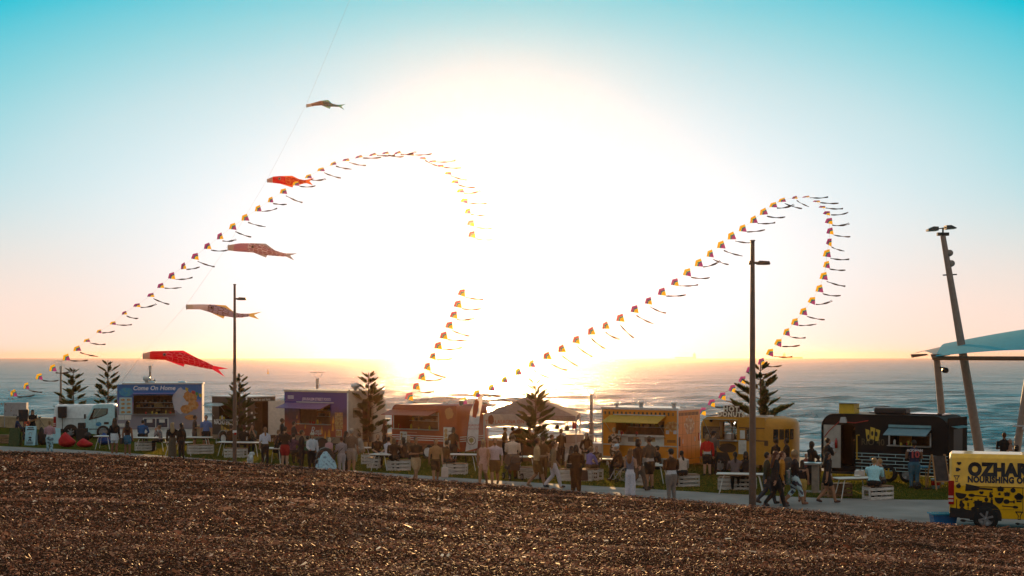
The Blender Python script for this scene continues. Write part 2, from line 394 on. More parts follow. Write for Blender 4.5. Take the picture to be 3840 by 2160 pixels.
def build_grass():
    n = 260000
    ns_, ts_ = rng.uniform(43.5, WALL_N - .3, n), rng.uniform(-64, 44, n)
    X = ns_ * NRM.x + ts_ * ROW.x; Y = ns_ * NRM.y + ts_ * ROW.y
    px = CX + F * X / np.maximum(Y, 5); edge = F * H / (np.interp(px, [p[0] for p in PATH_PX], [p[1] for p in PATH_PX]) - HY)
    keep = (Y > edge + .01) & (np.abs(X / Y) < .40); X, Y = X[keep], Y[keep]; n = len(X)
    h = rng.uniform(.03, .075, n) * (1 + .5 * (vnoise(X / 1.5, Y / 1.5, 31) - .5)); az = rng.uniform(0, 2 * np.pi, n); w = rng.uniform(.012, .03, n)
    lean = rng.normal(0, .018, (n, 2)); c = np.stack([X, Y, np.zeros(n)], -1); s_ = np.stack([np.cos(az) * w, np.sin(az) * w, np.zeros(n)], -1)
    top = c + np.stack([lean[:, 0], lean[:, 1], h], -1)
    V = np.stack([c - s_, c + s_, top], 1).reshape(-1, 3); Fq = np.arange(n * 3).reshape(-1, 3)
    t = (vnoise(X / 2.2, Y / 2.2, 33) * .6 + rng.random(n) * .4)[:, None]
    col = np.array([(.055, .085, .014)]) * (1 - t) + np.array([(.20, .17, .02)]) * t
    o = mesh_np('grass', V, Fq, M('grass_blade', rough=.6, spec=.3, var=.1, attr='col', transl=.6), None, False, col)
    tag(o, 'short mown grass on the lawn beside the path', 'grass', kind='stuff')
build_grass()

# low sea wall and handrail
def wall_pt(t, n=WALL_N, z=0): return Vector((n * NRM.x + t * ROW.x, n * NRM.y + t * ROW.y, z))
w0 = thing('sea_wall', 'low tan limestone wall along the seaward edge of the lawn', 'wall', wall_pt(-100), math.atan2(ROW.y, ROW.x))
for i in range(21):
    MB().box(i * 3.4, i * 3.4 + 3.385, -.2, .18, -1.4, .70).build('wall_panel', M('limestone', (.34, .25, .15), .9, var=.25, scale=2.5, bump=.4), w0)
    MB().box(i * 3.4, i * 3.4 + 3.39, -.24, .22, .702, .79).build('coping', M('limestone_cap', (.42, .34, .24), .85, bump=.3), w0)
rl = thing('railing_fence', 'white tubular handrail running along the sea wall behind the trailers', 'railing', wall_pt(-66, WALL_N - .35), math.atan2(ROW.y, ROW.x))
railm = M('rail_steel', (.55, .53, .5), .35, .6)
for z_ in (1.15, .7): MB().tube([(0, 0, z_), (35, 0, z_)], .03).build('rail', railm, rl)
pm = MB().tube([(0, 0, 0), (0, 0, 1.15)], .028).mesh('post', railm)
for i in range(15): inst(pm, 'post', rl, (i * 2.5, 0, 0))

# ------------------------------------------------------------------ haze volume added to imitate warm lens glare round the sun
hz = MB().box(-6500, 6500, -70, 9500, -11, 28).build('haze', None); tag(hz, 'thin warm haze added for lens glare over the whole shore', 'haze', kind='stuff')
hm = bpy.data.materials.new('glare_haze'); hm.use_nodes = True; hn = hm.node_tree.nodes; hn.clear()
ho = hn.new('ShaderNodeOutputMaterial'); hv = hn.new('ShaderNodeVolumePrincipled'); hm.node_tree.links.new(hv.outputs[0], ho.inputs['Volume'])
hv.inputs['Color'].default_value = (1.0, .62, .38, 1); hv.inputs['Density'].default_value = HAZE_D; hv.inputs['Anisotropy'].default_value = HAZE_G  # orange scatter tint chosen for the glare veil
hz.data.materials.append(hm)

# ------------------------------------------------------------------ vehicles and trailers
class Frame:
    """a vehicle's own frame: x along its front side, y into it, z up; places photograph measurements on its faces"""
    def __init__(s, rx, ry, rot, pl, pr):
        s.rot = R(rot); P = gp(rx, ry); s.dx, s.dy = math.cos(s.rot), -math.sin(s.rot); s.P = P
        tl, tr = s._t(pl), s._t(pr); s.o = Vector((P.x + s.dx * tl, P.y + s.dy * tl, 0)); s.L = tr - tl; s.tl = tl
    def _t(s, px):
        k = (px - CX) / F; return (k * s.P.y - s.P.x) / (s.dx - k * s.dy)
    def xz(s, px, py):
        t = s._t(px); Y = s.P.y + s.dy * t; return t - s.tl, H - (py - HY) / F * Y
    def r(s, zf, x0, y0, x1, y1):
        xm = (x0 + x1) / 2; a, z1 = s.xz(*zf(x0, y0)); b, z0 = s.xz(*zf(x1, y1)); return min(a, b), max(a, b), min(z0, z1), max(z0, z1)
    def end(s, px, py):
        """on the right-hand end face: (y into the trailer, z)"""
        e = s.o + Vector((s.dx, s.dy, 0)) * s.L; ex, ey = -s.dy, s.dx; k = (px - CX) / F
        t = (k * e.y - e.x) / (ex - k * ey); return t, H - (py - HY) / F * (e.y + ey * t)
    def thing(s, name, label, cat, group='food trucks and trailers on the lawn'):
        s.e = thing(name, label, cat, s.o, -s.rot, group); return s.e
def ZF(x0, y0, sc): return lambda x, y: (x0 + x * sc, y0 + y * sc)
Z1, Z2, Z3, Z4, Z5 = ZF(0, 1300, .31746), ZF(600, 1300, .31746), ZF(1200, 1360, .31746), ZF(1740, 1400, .31746), ZF(2200, 1440, .31746)
Z6, Z7, ZV = ZF(2600, 1340, .40025), ZF(3000, 1400, .37274), ZF(3340, 1560, .30358)

def text(parent, body, x, z, size, mat, y=-.012, align='CENTER', shear=0.0, bold=0.0, name='lettering', rot=(90, 0, 0), ext=.004, squeeze=1.0, loc=None, spacing=1.0):
    c = bpy.data.curves.new('t', 'FONT'); c.body = body; c.size = size; c.align_x = align; c.shear = shear; c.offset = bold; c.extrude = ext; c.resolution_u = 3; c.space_character = spacing
    o = bpy.data.objects.new('t', c); me = bpy.data.meshes.new_from_object(o); bpy.data.objects.remove(o); bpy.data.curves.remove(c)
    me.materials.clear(); me.materials.append(mat)
    t = bpy.data.objects.new(name, me); t.location = loc or (x, y, z); t.rotation_euler = [R(a) for a in rot]; t.scale = (squeeze, 1, 1)
    return link(t, parent)
def smallprint(parent, x, z, w, mat, y=-.012, n=1, h=.03):
    for k in range(n): MB().box(x - w / 2, x + w / 2, y - .004, y, z - k * h * 2, z - k * h * 2 + h).build('print_line', mat, parent)
def wall_holes(x0, x1, z0, z1, y0, y1, holes, corner=0.0, corners='lr'):
    """a wall slab in the xz plane with rectangular openings and optionally rounded top corners"""
    m = MB(); r = corner
    xs = sorted({x0, x1, *([x0 + r] if r and 'l' in corners else []), *([x1 - r] if r and 'r' in corners else []), *[h[i] for h in holes for i in (0, 1)]})
    zs = sorted({z0, z1, *([z1 - r] if r else []), *[h[i] for h in holes for i in (2, 3)]})
    for a, b in zip(xs, xs[1:]):
        for c, d in zip(zs, zs[1:]):
            cx, cz = (a + b) / 2, (c + d) / 2
            if any(h[0] < cx < h[1] and h[2] < cz < h[3] for h in holes): continue
            if r and cz > z1 - r and ((cx < x0 + r and 'l' in corners) or (cx > x1 - r and 'r' in corners)): continue
            m.box(a, b, y0, y1, c, d)
    if r:
        for sx, xc, on in ((-1, x0 + r, 'l' in corners), (1, x1 - r, 'r' in corners)):
            if on: m.prism([(xc, z1 - r)] + [(xc + sx * r * math.cos(a * math.pi / 16), z1 - r + r * math.sin(a * math.pi / 16)) for a in range(9)], y0, y1)
    return m
def shell(x0, x1, z0, z1, r, y0, y1, corners='lr', n=8):
    """sides and roof of a body with rounded top corners, extruded along y"""
    pr = [(x0, z0)]
    if 'l' in corners: pr += [(x0 + r - r * math.cos(a * math.pi / 2 / n), z1 - r + r * math.sin(a * math.pi / 2 / n)) for a in range(n + 1)]
    else: pr += [(x0, z1)]
    if 'r' in corners: pr += [(x1 - r + r * math.sin(a * math.pi / 2 / n), z1 - r + r * math.cos(a * math.pi / 2 / n)) for a in range(n + 1)]
    else: pr += [(x1, z1)]
    pr += [(x1, z0)]; vs = [(p[0], y0, p[1]) for p in pr] + [(p[0], y1, p[1]) for p in pr]; k = len(pr)
    return MB().add(vs, [(i, i + 1, i + 1 + k, i + k) for i in range(k - 1)], True)
rub = M('tyre_rubber', (.012, .012, .012), .85, var=.3); steel = M('galvanised_steel', (.38, .38, .37), .4, .7); alum = M('aluminium_trim', (.5, .49, .47), .35, .8)
white = M('white_paint', (.72, .72, .70), .35, coat=.3); dark = M('black_plastic', (.012, .012, .013), .5); chrome = M('rim_alloy', (.42, .42, .43), .3, .85)
red_l = M('red_lens', (.35, .01, .01), .2, coat=.5); wood = M('warm_plywood', (.30, .17, .07), .7, var=.3, scale=3, stretch=(1, 8, 8)); paper = M('menu_paper', (.62, .60, .55), .7)
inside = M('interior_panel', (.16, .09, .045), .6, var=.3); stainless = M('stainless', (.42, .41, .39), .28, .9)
def wheel(parent, x, z, r, y=-.02, w=.22, rim=None, spokes=6):
    t = MB().lathe((x, y, z), [(r * .62, 0), (r * .9, 0), (r, w * .15), (r, w * .85), (r * .9, w), (r * .62, w)], 28).build('wheel', rub, parent)
    m = MB().lathe((x, y + .01, z), [(r * .64, 0), (r * .60, .012), (r * .56, .05), (.001, .05)], 28)
    for k in range(spokes):
        a = 2 * math.pi * k / spokes + .3; ca, sa = math.cos(a), math.sin(a)
        m.bar((x + ca * r * .1, y + .012, z + sa * r * .1), (x + ca * r * .6, y + .012, z + sa * r * .6), r * .16, .04, (0, 1, 0))
    m.lathe((x, y - .005, z), [(.001, 0), (r * .14, .01), (r * .15, .06)], 14)
    m.build('rim', rim or chrome, t); return t
def plates(parent, rects, mat, name='menu_board', y=-.012, frame=None, th=.01, holder=None):
    for (a, b, c, d) in rects:
        o = MB().box(a, b, y - th, y, c, d).build(name, mat, parent)
        if frame: MB().box(a - .02, b + .02, y + .0008, y + .004, c - .02, d + .02).build('board_frame', frame, o)
def awning(parent, x0, x1, z, out, drop, mat, name='awning', th=.03, stays=True):
    a = MB().add([(x0, -.01, z), (x1, -.01, z), (x1, -out, z - drop), (x0, -out, z - drop), (x0, -.01, z - th), (x1, -.01, z - th), (x1, -out, z - drop - th), (x0, -out, z - drop - th)],
                 [(0, 1, 2, 3), (7, 6, 5, 4), (0, 4, 5, 1), (1, 5, 6, 2), (2, 6, 7, 3), (3, 7, 4, 0)]).build(name, mat, parent)
    if stays:
        for xx in (x0 + .06, x1 - .06): MB().tube([(xx, -out * .8, z - drop * .8 - th), (xx, -.02, z - .75)], .012, 6).build('awning_stay', steel, a)
    return a
def kitchen(parent, x0, x1, z0, z1, y1, seed=1, lit=None):
    """what shows behind a serving hatch: back wall, shelves, pots, boxes, counter"""
    rn = random.Random(seed)
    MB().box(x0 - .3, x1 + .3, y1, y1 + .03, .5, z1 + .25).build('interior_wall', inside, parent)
    MB().box(x0 - .05, x1 + .05, -.22, .3, z0 - .03, z0).build('counter', stainless, parent)
    for k, sz in enumerate((z0 + .32, z0 + .62)):
        sh = MB().box(x0, x1, y1 - .35, y1 - .02, sz, sz + .02).build('shelf', stainless, parent)
        x = x0 + .05
        while x < x1 - .15:
            w = rn.uniform(.07, .2); h = rn.uniform(.08, .22); c = rn.choice([(.45, .42, .38), (.3, .05, .03), (.5, .36, .08), (.08, .08, .09), (.35, .25, .15), (.12, .22, .2)])
            mt = M('jar_%d' % (rn.randrange(9)), c, .4)
            (MB().box(x, x + w, y1 - .3, y1 - .1, sz + .021, sz + h) if rn.random() < .5 else MB().lathe((x + w / 2, y1 - .2, sz + .021), [(.001, 0), (w / 2, 0), (w / 2, h * .8), (w * .3, h), (.001, h)], 10, 'z')).build('container', mt, sh)
            x += w + rn.uniform(.02, .15)
    for k in range(5):
        x = rn.uniform(x0 + .1, x1 - .2); w = rn.uniform(.05, .13); h = rn.uniform(.1, .24); c = rn.choice([(.6, .58, .55), (.45, .03, .02), (.55, .4, .05), (.05, .05, .05)])
        MB().lathe((x, rn.uniform(-.1, .15), z0), [(.001, 0), (w / 2, 0), (w / 2, h * .7), (w * .2, h), (.001, h)], 10, 'z').build('bottle', M('bottle_%d' % rn.randrange(6), c, .3), parent)
def vent(parent, x, y, z, kind=0):
    if kind == 0: MB().lathe((x, y, z), [(.07, 0), (.07, .1), (.14, .1), (.15, .14), (.10, .18), (.001, .22)], 14, 'z').build('roof_vent', alum, parent)
    elif kind == 1: MB().lathe((x, y, z), [(.09, 0), (.09, .16), (.13, .16), (.13, .26), (.001, .26)], 14, 'z').build('roof_vent', alum, parent)
    else: MB().lathe((x, y, z), [(.09, 0), (.12, .12), (.22, .16), (.22, .36), (.2, .36), (.2, .2), (.001, .2)], 18, 'z').build('roof_vent', alum, parent)
def print_mat(name, c0, c1, c2, scale=2.0, rough=.4, grad=None):
    """flat printed vinyl: blotches of three inks"""
    if name in _mats: return _mats[name]
    m = bpy.data.materials.new(name); m.use_nodes = True; n, l = m.node_tree.nodes, m.node_tree.links; p = n['Principled BSDF']; p.inputs['Roughness'].default_value = rough
    tc = n.new('ShaderNodeTexCoord'); nz = n.new('ShaderNodeTexNoise'); nz.inputs['Scale'].default_value = scale; nz.inputs['Detail'].default_value = 6; l.new(tc.outputs['Object'], nz.inputs['Vector'])
    fac = nz.outputs[0]
    if grad:
        sp = n.new('ShaderNodeSeparateXYZ'); l.new(tc.outputs['Object'], sp.inputs[0]); mr = n.new('ShaderNodeMapRange'); l.new(sp.outputs[2], mr.inputs[0]); mr.inputs[1].default_value = grad[0]; mr.inputs[2].default_value = grad[1]
        ad = n.new('ShaderNodeMath'); ad.operation = 'MULTIPLY_ADD'; l.new(nz.outputs[0], ad.inputs[0]); ad.inputs[1].default_value = .5; sb = n.new('ShaderNodeMath'); sb.operation = 'SUBTRACT'; l.new(mr.outputs[0], sb.inputs[0]); sb.inputs[1].default_value = .25
        l.new(sb.outputs[0], ad.inputs[2]); fac = ad.outputs[0]
    rp = n.new('ShaderNodeValToRGB'); l.new(fac, rp.inputs[0]); e = rp.color_ramp.elements
    e[0].position = .3; e[0].color = (*c0, 1); e[1].position = .7; e[1].color = (*c2, 1); x = e.new(.5); x.color = (*c1, 1)
    l.new(rp.outputs[0], p.inputs['Base Color']); _mats[name] = m; return m
def blob(c, r, n=18, seed=0, rz=None, jag=.12):
    rn = random.Random(seed); rz = rz or r
    return [(c[0] + r * (1 + rn.uniform(-jag, jag)) * math.cos(2 * math.pi * k / n), c[1] + rz * (1 + rn.uniform(-jag, jag)) * math.sin(2 * math.pi * k / n)) for k in range(n)]
def decal(parent, poly, mat, y=-.008, name='printed_picture', th=.003):
    return MB().prism(poly, y - th, y).build(name, mat, parent)
def rect(a, b, c, d): return [(a, c), (b, c), (b, d), (a, d)]

# --- truck with blue mural ("Come On Home")
f = Frame(560, 1643, -9, 440, 756); t = f.thing('food_truck', 'pale blue cab truck with a mural box reading Come On Home', 'food truck'); L = f.L
_, ztop = f.xz(600, 1441); hx0, hx1, hz0, hz1 = f.r(Z1, 1575, 795, 2070, 575); hx1 = f.xz(*Z2(175, 795))[0]
zb = f.xz(*Z1(1700, 975))[1]
mural = print_mat('mural_sky', (.24, .22, .26), (.34, .17, .33), (.015, .12, .34), .9, grad=(zb + .3, ztop))
wall_holes(0, L, zb, ztop, 0, .04, [(hx0, hx1, hz0, hz1)]).build('front_wall', mural, t)
MB().box(0, L, .045, .08, zb - .75, zb - .003).build('skirt', white, t)
MB().box(.05, L - .05, 2.05, 2.1, zb, ztop).build('back_wall', white, t)
MB().prism([(-.02, zb), (-.02, ztop - .45), (.3, ztop + .03), (.3, ztop), (.02, ztop - .45), (.02, zb)], .041, 2.1).build('end_wall', M('pinkish_side', (.6, .45, .45), .5), t)
MB().box(L, L + .03, .0, 2.1, zb, ztop).build('end_wall', alum, t)
MB().box(.28, L + .08, -.05, 2.12, ztop + .001, ztop + .09).build('roof', alum, t)
MB().box(0.0, L, .05, 2.05, zb - .06, zb - .004).build('floor', dark, t)
awning(t, hx0, hx1, hz1 + .16, .35, .04, M('blue_awning', (.12, .16, .42), .5), stays=False)
kitchen(t, hx0, hx1, hz0, hz1, 1.7, 3)
text(t, 'Come On Home', *[(f.xz(*Z1(1820, 510)))[0], f.xz(*Z1(1820, 512))[1]], .36, white, shear=.2, bold=.006)
a, b, c, d = f.r(Z1, 1410, 600, 1560, 800)
board = MB().box(a, b, -.02, -.005, c, d).build('menu_board', M('pale_menu', (.36, .5, .52), .5), t)
for i in range(4):
    for j in range(2):
        x_ = a + (b - a) * (.08 + j * .46); z_ = c + (d - c) * (.04 + i * .24)
        MB().prism(blob((x_ + (b - a) * .2, z_ + (d - c) * .1), (b - a) * .17, 12, i + j, (d - c) * .07), -.024, -.021).build('dish_picture', print_mat('dish_print', (.25, .06, .02), (.45, .22, .06), (.5, .38, .2), 9), board)
a, b, c, d = f.r(Z1, 1395, 810, 1550, 945); plates(t, [(a, (a + b) / 2 - .02, c + (d - c) * .6, d), ((a + b) / 2, b, c + (d - c) * .6, d), (a, (a + b) / 2, c + .0, c + (d - c) * .28)], paper, 'menu_board')
a, b, c, d = f.r(Z1, 1700, 850, 1980, 955)
for x0_, x1_ in ((a, (a + b) / 2 - .03), ((a + b) / 2 + .03, b)):
    wn_ = MB().box(x0_, x1_, -.02, -.006, c, d).build('display_window', M('fridge_glass', (.05, .06, .09), .15, coat=.6), t)
    fr = MB().box(x0_ - .05, x1_ + .05, -.026, -.02, c - .05, c).box(x0_ - .05, x1_ + .05, -.026, -.02, d, d + .05).box(x0_ - .05, x0_, -.026, -.02, c, d).box(x1_, x1_ + .05, -.026, -.02, c, d).build('window_frame', white, wn_)
    MB().box(x0_ + .25 * (x1_ - x0_), x0_ + .75 * (x1_ - x0_), -.024, -.0205, c + .55 * (d - c), d - .04).build('price_card', paper, wn_)
a, z_ = f.xz(*Z2(350, 600)); s_ = (f.xz(*Z2(450, 600))[0] - a)
decal(t, blob((f.xz(*Z2(260, 650))[0], f.xz(*Z2(260, 640))[1]), .55, 26, 4, .75), print_mat('pale_swirl', (.42, .40, .46), (.5, .45, .48), (.35, .4, .5), 3), -.004)
for (px, py, rr, rz, sd) in ((360, 590, .42, .36, 1), (390, 690, .33, .28, 2), (315, 735, .36, .26, 3), (355, 835, .30, .16, 6)):
    x_, z_ = f.xz(*Z2(px, py)); decal(t, blob((x_, z_), rr, 22, sd, rz), print_mat('food_print', (.20, .10, .03), (.50, .18, .04), (.48, .33, .16), 5), -.009 - .002 * sd, 'food_picture')
for k, cc in enumerate(((.5, .35, .03), (.04, .15, .35), (.4, .04, .04), (.03, .2, .06), (.5, .35, .03))):
    x_, z_ = f.xz(*Z2(300 + k * 40, 480 + k * 18)); decal(t, [(x_, z_), (x_ + .17, z_ - .05), (x_ + .14, z_ - .25), (x_ + .01, z_ - .2)], M('prayer_flag_%d' % k, cc, .5), -.0135, 'flag_picture')
x_, z_ = f.xz(*Z1(1490, 535)); decal(t, blob((x_, z_), .42, 22, 9, .26, .06), print_mat('whale_print', (.01, .12, .35), (.02, .25, .45), (.08, .3, .2), 4), -.008, 'emblem')
vent(t, f.xz(*Z1(1715, 430))[0], .8, ztop + .09, 2)
for px in (1775, 2140): MB().ball((f.xz(*Z1(px, 430))[0], .9, ztop + .1), (.24, .24, .1)).build('roof_dome', M('pale_blue_dome', (.3, .5, .58), .4), t)
# cab
cabm = M('pale_blue_cab', (.42, .66, .70), .3, coat=.5); glass = M('vehicle_glass', (.015, .02, .022), .06, spec=.8, coat=.8)
cx0 = f.xz(*Z1(1000, 900))[0]; cx1 = f.xz(*Z1(1375, 900))[0]; cz = lambda y_: f.xz(*Z1(1200, y_))[1]; cX = lambda x_: f.xz(*Z1(x_, 900))[0]
prof = [(cX(1003), cz(1020)), (cX(1000), cz(870)), (cX(1030), cz(820)), (cX(1100), cz(695)), (cX(1135), cz(680)), (cX(1330), cz(678)), (cX(1352), cz(700)), (cX(1362), cz(1040)), (cX(1300), cz(1040)), (cX(1270), cz(985)), (cX(1215), cz(965)), (cX(1170), cz(985)), (cX(1140), cz(1040))]
MB().prism(prof, .02, 1.95).build('cab', cabm, t, .03)
wn_ = MB().prism([(cX(1046), cz(868)), (cX(1108), cz(728)), (cX(1274), cz(730)), (cX(1272), cz(790)), (cX(1255), cz(806)), (cX(1170), cz(838))], .008, .02).build('side_window', glass, t)
MB().prism([(cX(1120), cz(735)), (cX(1262), cz(738)), (cX(1255), cz(796)), (cX(1165), cz(828)), (cX(1090), cz(838))], .004, .008).build('pane', M('window_view', (.35, .42, .36), .12, coat=.5, trans=.5), wn_)
MB().box(cX(1228), cX(1285), .006, .018, cz(918), cz(890)).build('door_handle', dark, t)
MB().box(cX(1133), cX(1136), .015, .0195, cz(1030), cz(840)).build('door_seam', dark, t)
decal(t, blob((cX(1165), cz(915)), .17, 18, 9, .13, .08), print_mat('whale_print', (.01, .12, .35), (.02, .25, .45), (.08, .3, .2), 4), .016, 'emblem')
smallprint(t, cX(1100), cz(978), .5, dark, .016, 1, .05)
MB().box(cX(1001) - .02, cX(1003) + .1, .1, .5, cz(955), cz(915)).build('headlight', M('lamp_glass', (.5, .45, .35), .15, coat=.5), t)
MB().tube([(cX(1020), -.02, cz(830)), (cX(1010), -.1, cz(830))], .03).box(cX(1005) - .05, cX(1005) + .06, -.16, -.08, cz(850), cz(795)).build('wing_mirror', dark, t)
wheel(t, cX(1218), .40, .40, .0, .25, M('steel_rim', (.3, .3, .3), .5)); wheel(t, L * .7, .40, .40, .09)
MB().box(cX(1140), L, .6, .75, .45, .62).build('chassis_rail', dark, t)

# --- panel van bodies
def van(f, name, label, paint, hgt=1.98, L=5.0, W=1.85, grp=None, flip=False, seams=True):
    t = f.thing(name, label, 'van', grp); k = hgt / 1.98
    st = [(0, .10, .42, -.06), (.06, .02, .34, 0), (.12, 0, .32, 0), (3.55, 0, .32, 0), (3.85, .02, .32, -.10), (4.35, .05, .34, -.62), (4.62, .08, .36, -.86), (4.92, .16, .42, -.98), (5.0, .26, .5, -1.1)]
    vs, fs = [], []
    for x, ins, zl, dz in st:
        zt = 1.98 + dz; zs = min(1.16, zt - .14); up = (zt - zs) / .82
        ring = [(ins, zl), (ins, zs * .6), (ins, zs), (ins + .10 * up, zs + .62 * (zt - zs)), (ins + .16 * up, zt - .10 * up), (ins + .30, zt)]
        ring = ring + [(W - y, z) for y, z in reversed(ring)]; vs += [(x, y, z * k) for y, z in ring]
    n = 12
    for i in range(len(st) - 1):
        for j in range(n): a, b = i * n + j, i * n + (j + 1) % n; fs.append((a, a + n, b + n, b))
    fs += [tuple(range(n)), tuple(range(len(vs) - 1, len(vs) - n - 1, -1))]
    MB().add(vs, fs, False).build('body', paint, t, .012)
    def sy(z):   # y of the near side at height z
        z = z / k; return 0 if z < 1.16 else .10 * min(1, (z - 1.16) / .5)
    t['sy'] = 0
    for x in (.98, 3.9):
        MB().prism([(x + .43 * math.cos(a * math.pi / 14), .38 + .43 * math.sin(a * math.pi / 14)) for a in range(-1, 16)], -.004, .3).build('wheel_arch', dark, t)
        wheel(t, x, .345, .345, -.02, .22)
        wheel(t, x, .345, .345, W - .2, .22)
    MB().prism([(.0, .32 * k), (.62, .32 * k), (.60, .52 * k), (.02, .58 * k)], -.012, .3).build('rear_bumper', dark, t)
    lp = MB().box(-.025, .13, -.008, .1, .66 * k, 1.28 * k).build('tail_light', red_l, t); MB().box(-.028, .11, -.011, .1, .83 * k, .89 * k).box(-.028, .11, -.011, .1, .73 * k, .79 * k).build('reflector', M('clear_lens', (.6, .45, .42), .15), lp)
    MB().add([(.0 - .005, .3, 1.25 * k), (.0 - .005, W - .3, 1.25 * k), (.06, W - .35, 1.72 * k), (.06, .35, 1.72 * k)], [(3, 2, 1, 0)]).build('rear_window', glass, t)
    MB().add([(3.62, sy(1.2), 1.22 * k), (4.28, .045, 1.22 * k), (4.0, .11, 1.6 * k), (3.62, .12, 1.7 * k)], [(0, 1, 2, 3)]).build('side_window', glass, t)
    MB().add([(3.9, .2, 1.84 * k), (4.6, .16, 1.14 * k), (4.6, W - .16, 1.14 * k), (3.9, W - .2, 1.84 * k)], [(0, 1, 2, 3)]).build('windscreen', glass, t)
    if seams:
        for x in (1.95, 3.3): MB().box(x, x + .012, -.003, .004, .5 * k, 1.14 * k).build('door_seam', dark, t)
        MB().box(.75, 3.3, -.004, .004, 1.13 * k, 1.15 * k).build('door_track', dark, t)
    return t, sy, k
fw = Frame(270, 1641, -9, 202, 470); tv, _, _ = van(fw, 'panel_van', 'white panel van parked behind the pale blue cab', M('white_van', (.62, .66, .66), .3, coat=.5), 1.98, grp=None)

# --- yellow charity van with black kitchen prints
fy = Frame(3700, 1990, 17.5, 3560, 4300)
oz, sy, kz = van(fy, 'delivery_van', 'yellow van with black kitchen utensil prints at the right edge', M('yellow_van', (.80, .42, .005), .28, coat=.6), 2.14, grp=None)
ink = M('black_vinyl', (.006, .006, .007), .45)
def vz(px, py): return fy.xz(*ZV(px, py))
class Inks:
    """flat black vinyl shapes laid on the van's side"""
    def __init__(s): s.polys = []
    def put(s, px, py, w, polys, rot=0):
        x0, z0 = vz(px, py); sc = w * .30358 / (F / 41.0); c, sn = math.cos(R(rot)), math.sin(R(rot)); m = MB()
        for p in polys:
            q = [(x0 + (u * c - v * sn) * sc, z0 + (u * sn + v * c) * sc) for u, v in p]
            vs = [(a, sy(b) - .007, b) for a, b in q] + [(a, sy(b) - .003, b) for a, b in q]; n = len(q)
            m.add(vs, [tuple(range(n)), tuple(range(2 * n - 1, n - 1, -1))] + [(i, i + n, (i + 1) % n + n, (i + 1) % n) for i in range(n)])
        return m.build('utensil_print', ink, oz)
I = Inks()
def cir(u, v, r, rv=None, n=16, a0=0, a1=360): return [(u + r * math.cos(R(a0 + (a1 - a0) * i / n)), v + (rv or r) * math.sin(R(a0 + (a1 - a0) * i / n))) for i in range(n if a1 - a0 >= 360 else n + 1)]
def rc(u0, u1, v0, v1): return [(u0, v0), (u1, v0), (u1, v1), (u0, v1)]
spoon = [cir(-.32, 0, .18, .09), rc(-.18, .5, -.03, .03)]; fork = [rc(-.5, .1, -.035, .035), rc(.1, .2, -.11, .11)] + [rc(.2, .48, v - .02, v + .02) for v in (-.09, -.03, .03, .09)]
pot = [rc(-.42, .42, -.35, .2), rc(-.48, .48, .2, .28), rc(-.1, .1, .3, .42), rc(-.56, -.42, -.05, .08), rc(.42, .56, -.05, .08)]
pear = [cir(0, -.15, .32, .3), cir(-.08, .2, .18, .24), rc(-.1, -.05, .4, .56), cir(.16, .46, .14, .07)]; apple = [cir(0, -.05, .4, .38), rc(-.03, .03, .3, .5), cir(.16, .44, .14, .07)]
bowl = [cir(0, .3, .5, .7, 14, 180, 360)]; turner = [[(-.5, .14), (-.5, -.14), (-.05, -.08), (.02, -.03), (.02, .03), (-.05, .08)], rc(.02, .48, -.035, .035)]
whisk = [cir(-.25, 0, .25, .2), rc(0, .3, -.05, .05), rc(.28, .4, -.12, .12)]; jar = [rc(-.16, .16, -.5, .3), rc(-.1, .1, .34, .5)]; cup = [rc(-.4, .2, -.4, .35), cir(.3, 0, .22, .22)]
opener = [rc(-.5, .5, .35, .5), [(-.45, .35), (-.3, .35), (-.05, -.1), (-.14, -.5), (.14, -.5), (.05, -.1), (.3, .35), (.45, .35), (.16, -.1), (.2, -.62), (-.2, -.62), (-.16, -.1)]]
melon = [cir(0, .25, .5, .55, 14, 180, 360)]; hat = [cir(-.25, .1, .24), cir(.25, .1, .24), cir(0, .25, .28), rc(-.3, .3, -.25, .1), rc(-.26, .26, -.48, -.3)]
pret = [cir(-.2, .1, .26, .22, 12), cir(.2, .1, .26, .22, 12), cir(0, -.15, .3, .16, 12)]; burger = [cir(0, 0, .5, .42, 12, 0, 180), rc(-.52, .52, -.16, -.04), rc(-.48, .48, -.42, -.2)]
for px, py, w, sh, r_ in ((845, 588, 60, pret, 0), (830, 662, 60, cup, 0), (815, 770, 70, opener, 0), (838, 862, 70, apple, 0), (865, 985, 130, melon, -8), (1095, 895, 320, turner, -3), (1358, 902, 80, pot, 0), (1512, 915, 75, apple, 0),
                          (1122, 948, 60, pret, 0), (1075, 985, 215, spoon, -3), (1240, 975, 75, pear, 0), (1343, 963, 40, apple, 0), (1437, 965, 70, pot, 0), (1585, 1010, 110, hat, 0), (965, 1028, 105, whisk, 0), (880, 1085, 100, pear, 0),
                          (815, 1110, 160, spoon, 90), (785, 1165, 60, jar, 0), (957, 1120, 100, fork, 90), (1082, 1075, 105, pot, 0), (1182, 1060, 110, whisk, -90), (1248, 1060, 90, jar, 0), (1340, 1040, 105, bowl, 0), (1470, 1058, 145, whisk, 0),
                          (1475, 1120, 185, [[(-u, v) for u, v in p] for p in spoon], -4), (1028, 1150, 70, burger, 0), (882, 1172, 90, hat, 0), (972, 1195, 75, bowl, 0), (955, 1262, 195, fork, -3), (960, 1298, 190, spoon, -4), (1588, 1225, 90, opener, 0), (1620, 1335, 150, spoon, -3)):
    I.put(px, py, w, sh, r_)
